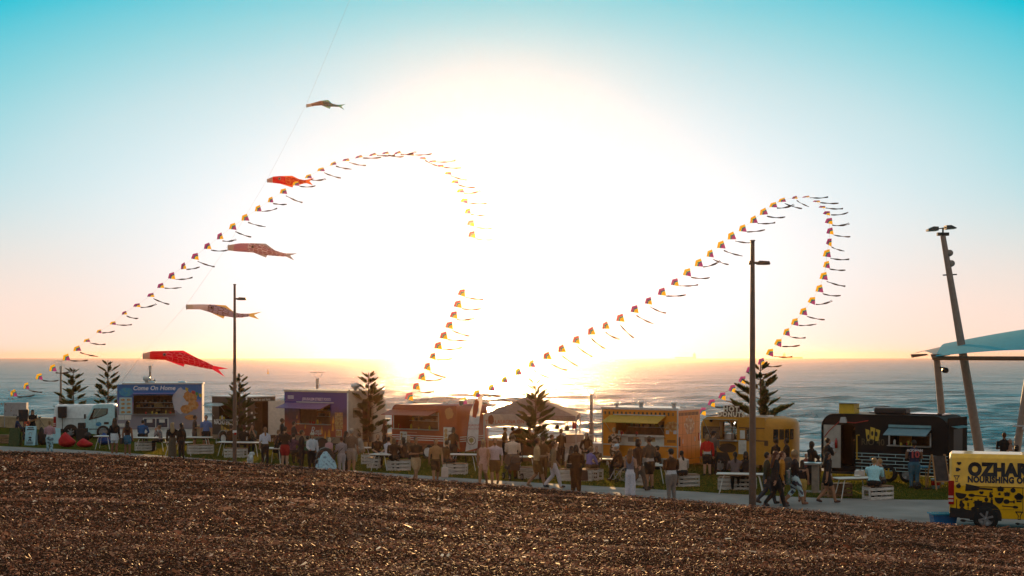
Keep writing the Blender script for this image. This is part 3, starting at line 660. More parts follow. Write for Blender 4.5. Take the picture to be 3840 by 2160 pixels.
def van_text(s, px, py, size, bold, wx_=1.0):
    x0, z0 = vz(px, py); c = bpy.data.curves.new('t', 'FONT'); c.body = s; c.size = size; c.offset = bold; c.extrude = .003; c.resolution_u = 4; c.space_character = 1.1
    o = bpy.data.objects.new('t', c); me = bpy.data.meshes.new_from_object(o); bpy.data.objects.remove(o); me.materials.clear(); me.materials.append(ink)
    for v in me.vertices:
        x, z, e = x0 + v.co.x * wx_, z0 + v.co.y, v.co.z; v.co = (x, sy(z) - .007 + e, z)
    link(bpy.data.objects.new('lettering', me), oz)
van_text('OZHARVEST', 960, 728, .475, .034, .90); van_text('NOURISHING OUR COUNTRY', 950, 815, .225, .014, .84)
MB().box(.45, 3.2, -.004, .006, .56 * kz, .575 * kz).build('painted_crease_shade', M('yellow_shadow_line', (.45, .25, .01), .4), oz)  # crease drawn as a darker strip, its shade put into the colour

# --- black trailer with white brick lines
f = Frame(3330, 1808, 35, 3080, 3556); L = f.L; W = 2.3
t = f.thing('food_trailer', 'black rounded trailer with white painted brick lines and yellow emblem', 'food trailer')
blk = M('black_trailer', (.006, .006, .007), .6, spec=.2); _, ztop = f.xz(3330, 1556); zb = .42; rr = .55
a, b, c, d = f.r(Z7, 905, 720, 1308, 600); door = f.r(Z7, 415, 975, 555, 520)
da, db = door[0], door[1]; dz1 = door[3]
wall_holes(0, L, zb, ztop, 0, .04, [(a, b, c, d), (da, db, zb + .12, dz1)], rr).build('front_wall', blk, t)
shell(0, L, zb, ztop, rr, -.012, W + .012).build('roof', M('black_roof', (.012, .014, .016), .5, spec=.15), t)
y0_, z0_ = f.end(*Z7(1545, 830)); y1_, z1_ = f.end(*Z7(1690, 545))
we = wall_holes(0, W, zb, ztop - .08, 0, .03, [(max(.35, y0_), min(1.75, y1_), zb + .15, z1_)])
we.v = [(L + .005 - p[1], p[0], p[2]) for p in we.v]; we.build('end_wall', M('black_end', (.012, .012, .012), .8, spec=.05), t)
MB().box(0, L, W - .04, W, zb, ztop - .3).build('back_wall', blk, t); MB().box(.03, L - .03, .05, W - .05, zb, zb + .04).build('floor', dark, t)
MB().box(L - .7, L - .3, 1.2, 1.9, zb + .05, 1.9).build('fridge', M('fridge_white', (.2, .24, .26), .5, spec=.1), t)
MB().add([(L, .3, z1_ + .12), (L + .3, .3, z1_ + .06), (L + .3, 1.8, z1_ + .06), (L, 1.8, z1_ + .12)], [(0, 1, 2, 3)]).build('door_canopy', M('teal_flap', (.08, .26, .3), .4), t)
kitchen(t, a, b, c, d, 1.6, 5)
awning(t, a - .05, b + .05, d + .16, .62, .24, M('blue_grey_awning', (.12, .22, .26), .5), stays=False)
MB().box(a - .03, b + .05, -.09, -.013, d + .18, d + .28).build('awning_case', M('teal_case', (.16, .33, .38), .35, .3), t)
for (x0_, x1_, q0, q1) in ((a, b, c - .05, c), (a - .05, a, c - .05, d), (b, b + .05, c - .05, d)): MB().box(x0_, x1_, -.03, -.002, q0, q1).build('hatch_frame', alum, t)
MB().box(a + .05, a + (b - a) * .34, .9, .95, c + .05, d - .03).build('painted_window_light', M('painted_sunlight', (.75, .38, .10), .4, transl=.5), t)  # orange panel, sunlight put into its colour; wall behind is closed
dd = f.r(Z7, 243, 985, 412, 520); MB().box(dd[0], dd[1], -.05, -.01, zb + .05, dd[3]).build('open_door', M('pale_door', (.36, .33, .29), .6), t)
fe = f.r(Z7, 360, 750, 388, 672); MB().lathe(((fe[0] + fe[1]) / 2, -.11, fe[2]), [(.001, 0), (.055, 0), (.055, .3), (.02, .36), (.02, .4), (.001, .4)], 12, 'z').build('fire_extinguisher', red_l, t)
sg = f.r(Z7, 295, 780, 352, 685); MB().box(*sg[:2], -.062, -.052, *sg[2:]).build('striped_flag', print_mat('stripe_flag', (.02, .02, .03), (.5, .5, .52), (.5, .5, .52), 14), t)
x_, z_ = f.xz(*Z7(578, 620)); MB().tube([(x_ + .1, -.06, z_), (x_, -.06, z_), (x_, -.06, z_ - .95), (x_ + .1, -.06, z_ - .95)], .025).build('grab_rail', M('yellow_rail', (.6, .38, .03), .4), t)
# brick lines, each course and joint painted
bx0, bz1 = f.xz(*Z7(560, 800)); zrow = (bz1 - f.xz(*Z7(565, 965))[1]) / 5
wl_ = M('white_line_paint', (.42, .62, .64), .6)
for i in range(8):
    z_ = bz1 - i * zrow
    if z_ < zb + .02: break
    MB().box(bx0, L - .02, -.006, -.001, z_ - .011, z_ + .011).build('brick_line', wl_, t)
    if z_ - zrow > zb - .02:
        x_ = bx0 + (.26 if i % 2 == 0 else .6)
        while x_ < L - .1:
            MB().box(x_ - .010, x_ + .010, -.005, -.0012, z_ - zrow + .012, z_ - .012).build('brick_line', wl_, t); x_ += .68
yel = M('emblem_yellow', (.55, .36, .04), .5)
for (p, q, sk) in (((668, 680), (708, 560), -.04), ((702, 668), (750, 540), .03), ((752, 680), (795, 560), .05)):
    x0_, z0_ = f.xz(*Z7(*p)); x1_, z1_ = f.xz(*Z7(*q)); decal(t, [(x0_ + .02, z0_), (x1_ - .02, z0_), (x1_ + sk, z1_ - .05), (x0_ + sk, z1_)], yel, -.003, 'emblem')
for px, py in ((688, 640), (727, 605), (770, 612)): decal(t, cir(*f.xz(*Z7(px, py)), .045, .1), ink, -.0065, 'emblem_hole')
text(t, 'RIO 40', f.xz(*Z7(733, 720))[0], f.xz(*Z7(733, 722))[1], .36, M('olive_letters', (.10, .085, .04), .5), squeeze=.9)
x_, z_ = f.xz(*Z7(450, 415)); bx = MB().box(x_ - .38, x_ + .25, .35, .9, ztop - .04, ztop + .40).build('roof_box', M('yellow_box', (.6, .38, .02), .5), t); MB().box(x_ - .52, x_ + .42, .25, 1.0, ztop + .405, ztop + .45).build('box_lid', M('box_lid_steel', (.3, .42, .45), .3, .5), bx)
MB().box(x_ + 1.0, x_ + 2.3, .5, 1.1, ztop + .0, ztop + .26).build('roof_unit', dark, t, .06); MB().box(x_ + .5, x_ + 1.8, 1.3, 1.9, ztop + .01, ztop + .05).box(L - 1.7, L - .4, .5, 1.5, ztop + .01, ztop + .06).build('solar_panel', M('solar', (.01, .012, .02), .15, coat=.5), t)
MB().tube([(x_ + .3, .6, ztop + .2), (x_ + 1.0, .6, ztop + .28), (x_ + 1.6, .7, ztop + .32)], .018, 6).build('roof_cable', dark, t)
x_, z_ = f.xz(*Z7(440, 470)); MB().prism([(x_ - .12, z_ - .1), (x_ + .16, z_ - .1), (x_ + .10, z_ + .12), (x_ - .06, z_ + .12)], -.16, -.015).build('flood_lamp', M('lamp_housing', (.4, .42, .42), .4), t)
MB().tube([(f.xz(*Z7(250, 640))[0], -.05, f.xz(*Z7(250, 640))[1]), (f.xz(*Z7(300, 570))[0], -.05, f.xz(*Z7(300, 575))[1]), (f.xz(*Z7(400, 490))[0], -.05, f.xz(*Z7(400, 485))[1]), (f.xz(*Z7(560, 495))[0], -.05, f.xz(*Z7(560, 498))[1]), (f.xz(*Z7(690, 475))[0], -.05, f.xz(*Z7(690, 475))[1])], .02, 6).build('red_hose', M('red_cable', (.35, .03, .02), .5), t)
wheel(t, f.xz(*Z7(885, 1050))[0], .34, .34, -.03, .22, M('yellow_rim', (.55, .34, .03), .4)); wheel(t, f.xz(*Z7(885, 1050))[0] + .75, .34, .34, .05, .22)
MB().box(.1, L - .1, .2, .35, .3, .41).build('chassis_rail', dark, t)
for x_ in (.3, L - .3): MB().box(x_, x_ + .08, .1, .18, 0, .41).build('stabiliser', steel, t)
MB().box(da - .5, db + .1, -.55, -.02, .28, .34).build('step', dark, t)

# --- hot donuts caravan
f = Frame(2700, 1774, 35, 2629, 2868); L = f.L; W = 2.1
t = f.thing('donut_caravan', 'mustard yellow rounded caravan under the Hot Donuts sign', 'food trailer')
must = M('mustard_paint', (.47, .205, .010), .4, var=.1); brn = M('brown_band', (.10, .045, .015), .5); _, ztop = f.xz(2700, 1563); zb = .42; rr = .42
a, b, c, d = f.r(Z6, 243, 770, 408, 605); wa, wb, wc, wd = f.r(Z6, 100, 750, 240, 660)
wz = f.r(Z6, 415, 770, 600, 670); zc0, zc1 = wz[2], wz[3]
holes = [(a, b, c, d), (wa, wb, wc, wd)]; xw = b + .45
wins = []
while xw + .42 < L - .02: wins.append((xw, xw + .38, zc0 + .04, zc1 - .02)); xw += .48
wall_holes(0, L, zb, ztop, 0, .04, holes + wins, rr, 'l').build('front_wall', must, t)
shell(0, L, zb, ztop, rr, -.01, W, 'l').build('roof', must, t)
# rounded right-hand end in plan and profile
vs, fs = [], []; NA = 9
for i in range(NA + 1):
    a_ = math.pi * i / NA; cy = W / 2 - W / 2 * math.cos(a_); ex = L + .95 * math.sin(a_) ** .8
    for (q, z_) in ((1, zb), (1, ztop - rr), (.97, ztop - .2), (.85, ztop - .06), (.5, ztop), (0, ztop + .005)): vs.append((L + (ex - L) * q, W / 2 + (cy - W / 2) * (q if q > 0 else 0), z_))
for i in range(NA):
    for j in range(5): k_ = i * 6 + j; fs.append((k_, k_ + 6, k_ + 7, k_ + 1))
MB().add(vs, fs, True).build('end_shell', must, t)
for i in range(1, 5):
    a0_, a1_ = math.pi * (i * .75 + .1) / NA, math.pi * (i * .75 + .7) / NA
    P_ = lambda a_, z_: (L + .97 * math.sin(a_) ** .8, W / 2 - (W / 2 + .012) * math.cos(a_), z_)
    MB().add([P_(a0_, zc0 + .05), P_(a1_, zc0 + .05), P_(a1_, zc1), P_(a0_, zc1)], [(0, 1, 2, 3)]).build('end_window', glass, t)
MB().box(b + .1, L - .003, -.014, -.001, zc0 - .05, zc0).box(b + .1, L - .003, -.014, -.001, zc1, zc1 + .05).box(0.1, wa - .03, -.014, -.001, wc - .05, wd + .05).build('window_band', brn, t)
for (x0_, x1_, q0, q1) in wins + [(wa, wb, wc, wd)]:
    fr = MB().box(x0_ - .05, x0_, -.02, .02, q0 - .05, q1 + .05).box(x1_, x1_ + .05, -.02, .02, q0 - .05, q1 + .05).box(x0_, x1_, -.02, .02, q1, q1 + .05).box(x0_, x1_, -.02, .02, q0 - .05, q0)
    fr = fr.box((x0_ + x1_) / 2 - .015, (x0_ + x1_) / 2 + .015, -.01, .01, q0, q1).box(x0_, x1_, -.011, .009, (q0 + q1) / 2 - .015, (q0 + q1) / 2 + .015).build('window_frame', brn, t)
    MB().box(x0_, x1_, .012, .018, q0, q1).build('pane', M('clear_pane', (.5, .5, .48), .05, trans=.9, var=0), fr)
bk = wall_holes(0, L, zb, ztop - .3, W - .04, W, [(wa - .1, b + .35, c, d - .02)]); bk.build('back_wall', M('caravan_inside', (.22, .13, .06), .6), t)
for k in range(6): x_ = wa - .1 + (b + .45 - wa) * k / 5; MB().box(x_ - .025, x_ + .025, W - .03, W - .01, c, d).build('back_window_bar', brn, t)
MB().box(wa - .1, b + .35, W - .03, W - .012, (c + d) / 2 - .02, (c + d) / 2 + .02).build('back_window_bar', brn, t)
MB().box(.03, L, .05, W - .05, zb, zb + .04).build('floor', dark, t); MB().box(a - .05, b + .05, -.25, .3, c - .05, c - .01).build('counter', stainless, t)
MB().box(a + .1, a + .4, .3, .6, c, c + .25).build('fryer', stainless, t)
awning(t, a - .45, b + .05, d + .1, .9, -.05, M('cream_awning', (.45, .38, .24), .6))
MB().tube([(b - .2, .15, d - .1), (b - .13, .15, d + .06)], .02).build('strip_light', M('lit_tube', (1, .9, .75), .4, emit=4.0), t)
a_, b_, c_, d_ = f.r(Z6, 238, 890, 405, 808); decal(t, blob(((a_ + b_) / 2, (c_ + d_) / 2), (b_ - a_) / 2, 24, 3, (d_ - c_) / 2, .06), M('black_scrawl', (.02, .015, .01), .6), -.004, 'painted_patch')
q = f.r(Z6, 425, 905, 498, 778); plates(t, [q], paper, 'menu_board'); q2 = f.r(Z6, 440, 760, 485, 685); plates(t, [q2], paper, 'menu_board', y=-.022)
for k in range(7): MB().box(q[0] + .06, q[1] - .06, -.0245, -.0225, q[2] + .08 + k * .055, q[2] + .09 + k * .055).build('print_line', M('print_grey', (.25, .2, .17), .7), t)
x_, z_ = f.xz(*Z6(700, 830)); MB().box(x_, min(L - .02, x_ + .6), -.012, -.001, z_, z_ + .22).build('brown_plate', brn, t)
wx = f.xz(*Z6(252, 1030))[0]; MB().prism([(wx - .5, zb - .001), (wx - .32, .88), (wx + .34, .88), (wx + .55, zb - .001)], -.012, .3).build('wheel_arch', dark, t); wheel(t, wx, .33, .33, -.06, .22)
sx0, sz0 = f.xz(*Z6(262, 560)); sgn = M('sign_brown', (.045, .022, .012), .5); cream = M('sign_letters', (.62, .58, .48), .5)
h0 = f.r(Z6, 264, 512, 395, 455); d0 = f.r(Z6, 220, 560, 438, 512)
s1 = MB().box(h0[0], h0[1], .25, .4, h0[2] - .0, h0[3]).build('sign_board', sgn, t); s2 = MB().box(d0[0], d0[1], .25, .4, ztop - .05, h0[2] - .003).build('sign_board', sgn, t)
text(t, 'HOT', (h0[0] + h0[1]) / 2, h0[2] + .03, (h0[3] - h0[2]) * 1.12, cream, y=.24, bold=.012, spacing=1.25); text(t, 'DONUTS', (d0[0] + d0[1]) / 2, d0[2] + .03, (d0[3] - d0[2]) * 1.12, cream, y=.24, bold=.012, spacing=1.2)
MB().box(L * .62, L * .95, .6, 1.2, ztop, ztop + .07).build('roof_hatch', alum, t); MB().box(-.5, 0, .9, 1.1, .35, .45).build('tow_bar', dark, t)
MB().lathe((wa + .35, -.12, d + .02), [(.001, 0), (.04, 0), (.07, .12), (.001, .12)], 10).build('speaker_horn', dark, t)

# --- orange-yellow trailer
f = Frame(2400, 1752, 33, 2258, 2543); L = f.L
t = f.thing('food_trailer', 'amber box trailer with dark checker strip and open hatch', 'food trailer')
amb = M('amber_panel', (.64, .205, .004), .4, var=.12, scale=2); _, ztop = f.xz(*Z5(640, 305)); zb = f.xz(*Z5(640, 880))[1]; W = 2.1
a, b, c, d = f.r(Z5, 345, 605, 918, 440)
wall_holes(0, L, zb, ztop, 0, .04, [(a, b, c, d)]).build('front_wall', amb, t)
ea, ez = f.end(*Z5(1338, 300)); W = max(1.5, min(2.6, ea))
MB().box(L - .04, L, .041, W, zb, ztop).build('end_wall', M('orange_panel', (.62, .20, .01), .4, var=.1, scale=2), t)
MB().box(0, L, W - .03, W, zb, ztop - .01).build('back_wall', amb, t); MB().box(0, .04, .041, W, zb, ztop).build('end_wall', amb, t)
MB().box(-.04, L + .04, -.05, W + .05, ztop + .001, ztop + .10).build('roof', alum, t); MB().box(0.04, L - .04, .045, W - .04, zb, zb + .03).build('floor', dark, t)
for x0_, x1_ in ((-.012, .05), (L - .05, L + .012)): MB().box(x0_, x1_, -.016, -.001, zb, ztop).build('corner_trim', alum, t)
MB().box(0, L, -.02, -.001, zb, zb + .05).build('skirt_trim', alum, t); zt_ = f.xz(*Z5(700, 728))[1]; MB().box(0.05, L - .05, -.03, -.001, zt_ - .02, zt_ + .03).build('belt_rail', alum, t)
chk = M('dark_checker', (.03, .02, .012), .5)
for k in range(17):
    x_ = .12 + k * (L - .2) / 17; MB().box(x_, x_ + .085, -.006, -.001, ztop - .24, ztop - .10).build('checker_square', chk, t)
for k in range(14):
    y_ = .12 + k * (W - .25) / 14; MB().box(L + .001, L + .006, y_, y_ + .07, ztop - .24, ztop - .10).build('checker_square', chk, t)
kitchen(t, a, b, c, d, 1.5, 8); awning(t, a - .3, b + .05, f.xz(*Z5(600, 372))[1], .8, .28, M('yellow_awning', (.55, .36, .05), .6, transl=.25)); MB().box(a - .1, b + .08, -.06, -.002, f.xz(*Z5(600, 372))[1] + .003, f.xz(*Z5(600, 372))[1] + .05).build('awning_rail', alum, t)
q = f.r(Z5, 350, 715, 918, 602); mbd = MB().box(q[0], q[1], -.035, -.031, q[2], q[3] - .02).build('menu_strip', paper, t)
for k, px in enumerate((380, 450, 525, 590, 655, 715, 780, 850)):
    x_, z_ = f.xz(*Z5(px, 650)); MB().box(x_ - .14, x_ + .14, -.038, -.0355, z_ - .12, z_ + .08).build('dish_picture', [print_mat('dish_print', (.25, .06, .02), (.45, .22, .06), (.5, .38, .2), 9), paper, M('print_grey', (.25, .2, .17), .7)][k % 3], mbd)
logo = print_mat('amber_logo', (.30, .06, .015), (.45, .20, .04), (.55, .45, .3), 6)
x_, z_ = f.xz(*Z5(1003, 500)); decal(t, blob((x_, z_), .34, 20, 5, .22, .2), logo, -.003, 'emblem')
for px in (955, 1043): x_, z_ = f.xz(*Z5(px, 570)); decal(t, rect(x_ - .08, x_ + .08, z_ - .08, z_ + .08), M('pale_icon', (.5, .48, .52), .5), -.003, 'emblem')
smallprint(t, f.xz(*Z5(1000, 670))[0], f.xz(*Z5(1000, 670))[1], .42, dark, -.003, 3, .02)
ym, zm = f.end(*Z5(1215, 495)); pl = [(L + .004, ym + p_[0], zm + p_[1]) for p_ in blob((0, 0), .48, 22, 7, .42, .2)]; MB().add(pl, [tuple(range(len(pl)))]).build('emblem', logo, t)
MB().box(L + .001, L + .03, .1, .16, zb + .6, zb + 1.0).build('rear_lamp', dark, t); MB().box(L + .001, L + .03, W - .16, W - .08, zb + .75, zb + 1.1).build('rear_lamp', red_l, t)
MB().box(L + .001, L + .012, W * .2, W * .22, zb + .7, zb + .9).box(L + .001, L + .012, W * .75, W * .77, zb + .75, zb + .95).build('door_latch', alum, t)
for px, k_ in ((292, 0), (580, 1), (970, 1)): vent(t, f.xz(*Z5(px, 300))[0], .5, ztop + .1, k_)
MB().box(L - .3, L - .0, .8, 1.6, ztop + .1, ztop + .16).build('roof_hatch', alum, t)
wheel(t, L * .55, .33, .33, .15, .2); wheel(t, L * .55 + .72, .33, .33, .15, .2); MB().box(.1, L - .1, .2, .35, zb - .12, zb - .01).build('chassis_rail', steel, t); MB().box(L, L + .02, .2, W - .1, .15, zb - .02).build('rear_valance', M('orange_panel', (.62, .20, .01)), t)
for x_ in (.15, L - .2): MB().box(x_, x_ + .07, .1, .17, 0, zb - .01).build('stabiliser', steel, t)

seam = M('panel_seam', (.30, .10, .004), .6)
for k in range(1, 5): MB().box(L + .001, L + .004, W * k / 5, W * k / 5 + .012, zb, ztop - .28).build('panel_seam', seam, t)
for z_ in (zb + .55, zb + 1.1, zb + 1.6): MB().box(L + .0012, L + .0042, .06, W - .05, z_, z_ + .012).build('panel_seam', seam, t)
for k in range(1, 4): MB().box(L * k / 4, L * k / 4 + .012, -.004, -.001, zb + .055, zt_ - .03).build('panel_seam', seam, t)

# --- red rounded trailer
f = Frame(1600, 1722, 36, 1470, 1712); L = f.L
t = f.thing('food_trailer', 'orange red rounded trailer with three white stripes and open hatch', 'food trailer')
orr = M('red_orange_panel', (.34, .05, .008), .38, var=.12, scale=2, coat=.3); _, ztop = f.xz(*Z3(1200, 500)); zb = .75; W = max(1.6, min(2.6, f.end(*Z3(1972, 560))[0])); rr = .32
a, b, c, d = f.r(Z3, 875, 775, 1398, 590)
wall_holes(0, L, zb, ztop, 0, .04, [(a, b, c, d)], rr, 'l').build('front_wall', orr, t); MB().box(0, L, .0, .04, .42, zb - .002).build('lower_wall', M('dull_red', (.14, .035, .012), .5), t)
shell(0, L, .42, ztop, rr, -.008, W, 'l').build('roof', orr, t)
vs, fs = [], []
pr = [(0, 0.42), (0, ztop - .3), (.09, ztop - .09), (.3, ztop)]
for i, (y_) in enumerate((0, .02, .14, .32, W - .32, W - .14, W - .02, W)):
    ins = (.0, .0, .05, .10, .10, .05, 0, 0)[i]
    for (q, z_) in pr: vs.append((L + .10 - q * .6 if 1 < i < 6 else L + .02 - q * .3, y_, z_))
n = len(pr)
for i in range(7):
    for j in range(n - 1): k_ = i * n + j; fs.append((k_, k_ + n, k_ + n + 1, k_ + 1))
MB().add(vs, fs, True).build('end_shell', orr, t); MB().box(0, L, W - .03, W, .42, ztop - .3).build('back_wall', orr, t); MB().box(.03, L, .05, W - .05, .42, .46).build('floor', dark, t)
for k in range(3): z_ = f.xz(*Z3(1000, 855 + k * 25))[1]; MB().box(.01, L + .0, -.006, -.001, z_ - .016, z_ + .016).build('stripe', white, t); MB().box(L + .121, L + .126, .1, W - .35, z_ - .016, z_ + .016).build('stripe', white, t)
kitchen(t, a, b, c, d, 1.5, 11)
awning(t, a - .15, b + .02, d + .1, .8, .22, M('red_flap', (.26, .055, .02), .5), stays=False)
for (x0_, x1_, q0, q1) in ((a, b, c - .04, c), (a - .04, a, c - .04, d), (b, b + .04, c - .04, d)): MB().box(x0_, x1_, -.025, -.001, q0, q1).build('hatch_frame', alum, t)
for q in (f.r(Z3, 950, 975, 1030, 815), f.r(Z3, 1463, 990, 1582, 765)):
    bd = MB().box(q[0], q[1], -.03, -.012, q[2], q[3]).build('menu_board', paper, t)
    for k in range(4): z_ = q[2] + (q[3] - q[2]) * (.14 + .22 * k); MB().prism(blob((q[0] + (q[1] - q[0]) * .25, z_), (q[1] - q[0]) * .17, 12, k), -.034, -.031).build('dish_picture', print_mat('dish_print', (.25, .06, .02), (.45, .22, .06), (.5, .38, .2), 9), bd); MB().box(q[0] + (q[1] - q[0]) * .5, q[1] - .04, -.0335, -.031, z_ - .03, z_ + .02).build('print_line', M('print_grey', (.25, .2, .17), .7), bd)
for px in (1632, 1710): vent(t, f.xz(*Z3(1590, 500))[0] + (px - 1632) * .008, .5 + (px - 1632) * .006, ztop, 1)
x_, z_ = f.xz(*Z3(1525, 600)); decal(t, blob((x_, z_), .24, 18, 2, .28, .15), M('faint_emblem', (.52, .22, .08), .5), -.003, 'emblem')
smallprint(t, f.xz(*Z3(1090, 825))[0], f.xz(*Z3(1090, 830))[1], .6, M('pale_red', (.55, .25, .15), .5), -.003, 1, .06)
wheel(t, f.xz(*Z3(1282, 1075))[0], .35, .35, -.07, .22, white); MB().box(.1, L, .2, .35, .34, .41).build('chassis_rail', dark, t)
for x_ in (.25, L - .3): MB().box(x_, x_ + .07, .1, .17, 0, .42).build('stabiliser', steel, t)

# --- purple fire-print trailer
f = Frame(1180, 1692, 38, 1067, 1301); L = f.L
t = f.thing('food_trailer', 'purple trailer with flame print reading Jerusalem Street Food', 'food trailer')
_, ztop = f.xz(*Z2(1700, 535)); zb = f.xz(*Z2(1700, 1050))[1]; W = max(1.6, min(2.7, f.end(*Z3(762, 500))[0]))
a, b, c, d = f.r(Z2, 1652, 905, 2000, 690); b = f.xz(*Z3(122, 700))[0]
pm_ = print_mat('flame_print', (.30, .04, .008), (.05, .012, .03), (.04, .022, .19), 1.6, grad=(zb - .1, ztop + .1))
wall_holes(0, L, zb, ztop, 0, .04, [(a, b, c, d)]).build('front_wall', pm_, t); MB().box(0, L, .01, .05, zb - .32, zb - .002).build('skirt', M('tan_skirt', (.24, .17, .11), .6), t)
cre = M('cream_panel', (.50, .40, .30), .5); MB().box(-.03, L + .04, -.05, W + .03, ztop + .001, ztop + .1).build('roof', cre, t)
ey0 = .28 * W; MB().box(L - .04, L, .041, .42 * W, zb - .3, ztop).box(L - .04, L, .68 * W, W, zb - .3, ztop).box(L - .04, L, .42 * W + .001, .68 * W - .001, ztop - .35, ztop).build('end_wall', cre, t)
MB().box(L + .001, L + .03, .16 * W, .36 * W, zb + 1.0, zb + 1.5).build('side_window', M('tan_glass', (.28, .18, .1), .3), t); MB().box(L + .001, L + .03, .16 * W, .36 * W, zb - .1, zb + .45).build('access_panel', M('tan_panel', (.36, .27, .2), .5), t)
MB().box(L - .9, L - .85, .3, W - .1, zb, ztop - .3).build('inner_wall', inside, t)
MB().box(L + .002, L + .06, -.001, .04, zb - .3, ztop).build('corner_trim', white, t)
MB().box(0, L, W - .03, W, zb - .3, ztop).box(0, .04, .041, W - .031, zb - .3, ztop).build('back_wall', cre, t); MB().box(.05, L - .05, .05, W - .05, zb - .3, zb - .25).build('floor', dark, t)
kitchen(t, a, b, c, d, 1.5, 13); ax0 = f.xz(*Z2(1490, 700))[0]
zr_ = f.xz(*Z2(1800, 662))[1]
awning(t, ax0, b, zr_ - .02, .75, .25, M('violet_awning', (.14, .07, .19), .5), stays=False); MB().box(f.xz(*Z2(1618, 650))[0], f.xz(*Z3(165, 470))[0], -.05, -.002, zr_, zr_ + .05).build('awning_rail', alum, t)
text(t, 'JERUSALEM STREET FOOD', f.xz(*Z2(1850, 640))[0], f.xz(*Z2(1850, 636))[1], .20, M('sign_white', (.6, .5, .6), .5), squeeze=.9, bold=.004)
text(t, "R", f.xz(*Z2(1805, 1030))[0], f.xz(*Z2(1805, 1030))[1], .55, white, shear=.25, bold=-.004); text(t, "osa's", f.xz(*Z2(1870, 1010))[0], f.xz(*Z2(1870, 1010))[1], .22, white, shear=.3); text(t, "ecipe", f.xz(*Z2(1870, 1040))[0], f.xz(*Z2(1870, 1038))[1], .22, white, shear=.3)
smallprint(t, f.xz(*Z2(1545, 585))[0], f.xz(*Z2(1545, 585))[1], .45, white, -.003, 3, .03)
fl = M('flame_yellow', (.75, .30, .03), .5)
for k, (px, py, s_) in enumerate(((1618, 830, .1), (1630, 900, .13), (1560, 985, .16), (1655, 1010, .14), (1715, 940, .14), (2000, 1030, .2), (1990, 1010, .12), (1900, 905, .08))):
    x_, z_ = f.xz(*Z2(px, py)); decal(t, [(x_ - s_ * .4, z_ - s_ * .8), (x_ + s_ * .35, z_ - s_ * .85), (x_ + s_ * .4, z_ - .2 * s_), (x_ + .08 * s_, z_ + s_ * 1.2), (x_ - .2 * s_, z_ + .1 * s_)], fl, -.002, 'flame_print')
for k, (px, py) in enumerate(((60, 860), (100, 840), (150, 770), (20, 800), (155, 680))):
    x_, z_ = f.xz(*Z3(px, py)); s_ = .2; decal(t, [(x_ - s_ * .4, z_ - s_ * .8), (x_ + s_ * .35, z_ - s_ * .85), (x_ + s_ * .4, z_ - .2 * s_), (x_ + .08 * s_, z_ + s_ * 1.2), (x_ - .2 * s_, z_ + .1 * s_)], fl, -.002, 'flame_print')
for i in range(4):
    for j in range(2): q = f.r(Z3, 178 + j * 48, 635 + i * 50, 222 + j * 48, 590 + i * 50); MB().box(*q[:2], -.012, -.004, *q[2:]).build('dish_picture', print_mat('dish_print', (.25, .06, .02), (.45, .22, .06), (.5, .38, .2), 9), t)
q = f.r(Z3, 193, 865, 255, 800); plates(t, [q], print_mat('dish_print', (.25, .06, .02), (.45, .22, .06), (.5, .38, .2), 9), 'dish_picture', frame=paper)
vent(t, L + .02 - .3, .9, ztop + .1, 2); wheel(t, L * .5, .34, .34, .1, .22); MB().box(.1, L - .1, .3, .45, .34, zb - .33).build('chassis_rail', dark, t)
for x_ in (.2, L - .25): MB().box(x_, x_ + .07, .1, .17, 0, zb - .32).build('stabiliser', steel, t)
MB().box(L + .05, L + .1, .68 * W, .68 * W + .9, zb - .3, ztop - .4).build('open_door', cre, t)

# --- nacho trailer
f = Frame(849, 1668, 40, 795, 922); L = f.L
t = f.thing('food_trailer', 'dark brown nacho trailer with open white end door', 'food trailer')
_, ztop = f.xz(*Z2(700, 592)); zb = f.xz(*Z2(700, 1040))[1]; W = max(1.6, min(2.6, f.end(*Z2(1362, 592))[0])); brk = M('dark_brown_panel', (.05, .027, .014), .45)
a, b, c, d = f.r(Z2, 700, 855, 930, 690)
wall_holes(0, L, zb, ztop, 0, .04, [(a, b, c, d)]).build('front_wall', brk, t); MB().box(0, L, .005, .045, zb - .22, zb - .002).build('skirt', M('tan_skirt', (.24, .17, .11), .6), t)
e0, e1 = f.end(*Z2(1120, 700))[0], f.end(*Z2(1272, 700))[0]
we = wall_holes(.042, W, zb - .2, ztop, 0, .04, [(e0, e1, zb, ztop - .25)]); we.v = [(L - p[1], p[0], p[2]) for p in we.v]; we.build('end_wall', brk, t)
MB().box(L + .001, L + .02, -.01, .08, zb - .2, ztop).build('corner_trim', white, t); MB().box(-.03, L + .03, -.03, W + .03, ztop + .001, ztop + .06).build('roof', alum, t)
MB().box(0, L, W - .03, W, zb - .2, ztop).box(0, .04, .041, W - .031, zb - .2, ztop).build('back_wall', brk, t); MB().box(.05, L - .05, .05, W - .05, zb - .2, zb - .15).build('floor', dark, t)
kitchen(t, a, b, c, d, 1.4, 17); awning(t, a - .5, a + .9, d + .08, .75, .12, M('pale_flap', (.34, .42, .42), .4)); 
text(t, 'NACHO EVOLUTION', f.xz(*Z2(640, 905))[0], f.xz(*Z2(640, 912))[1], .36, white, align='LEFT', bold=.012, squeeze=.72)
o = text(t, 'Check us out here', 0, 0, .22, M('chalk', (.5, .48, .44), .7), rot=(90, 0, 90), loc=(L + .012, W * .5, ztop - .2), squeeze=.82)
for k, cc in enumerate(((.3, .22, .05), (.5, .28, .03), (.5, .3, .03), (.55, .32, .04))):
    x_, z_ = f.xz(*Z2(735 + k * 38, 965)); decal(t, blob((x_, z_), .11, 14, k, .3, .08), M('taco_%d' % k, cc, .6), -.003, 'taco_picture')
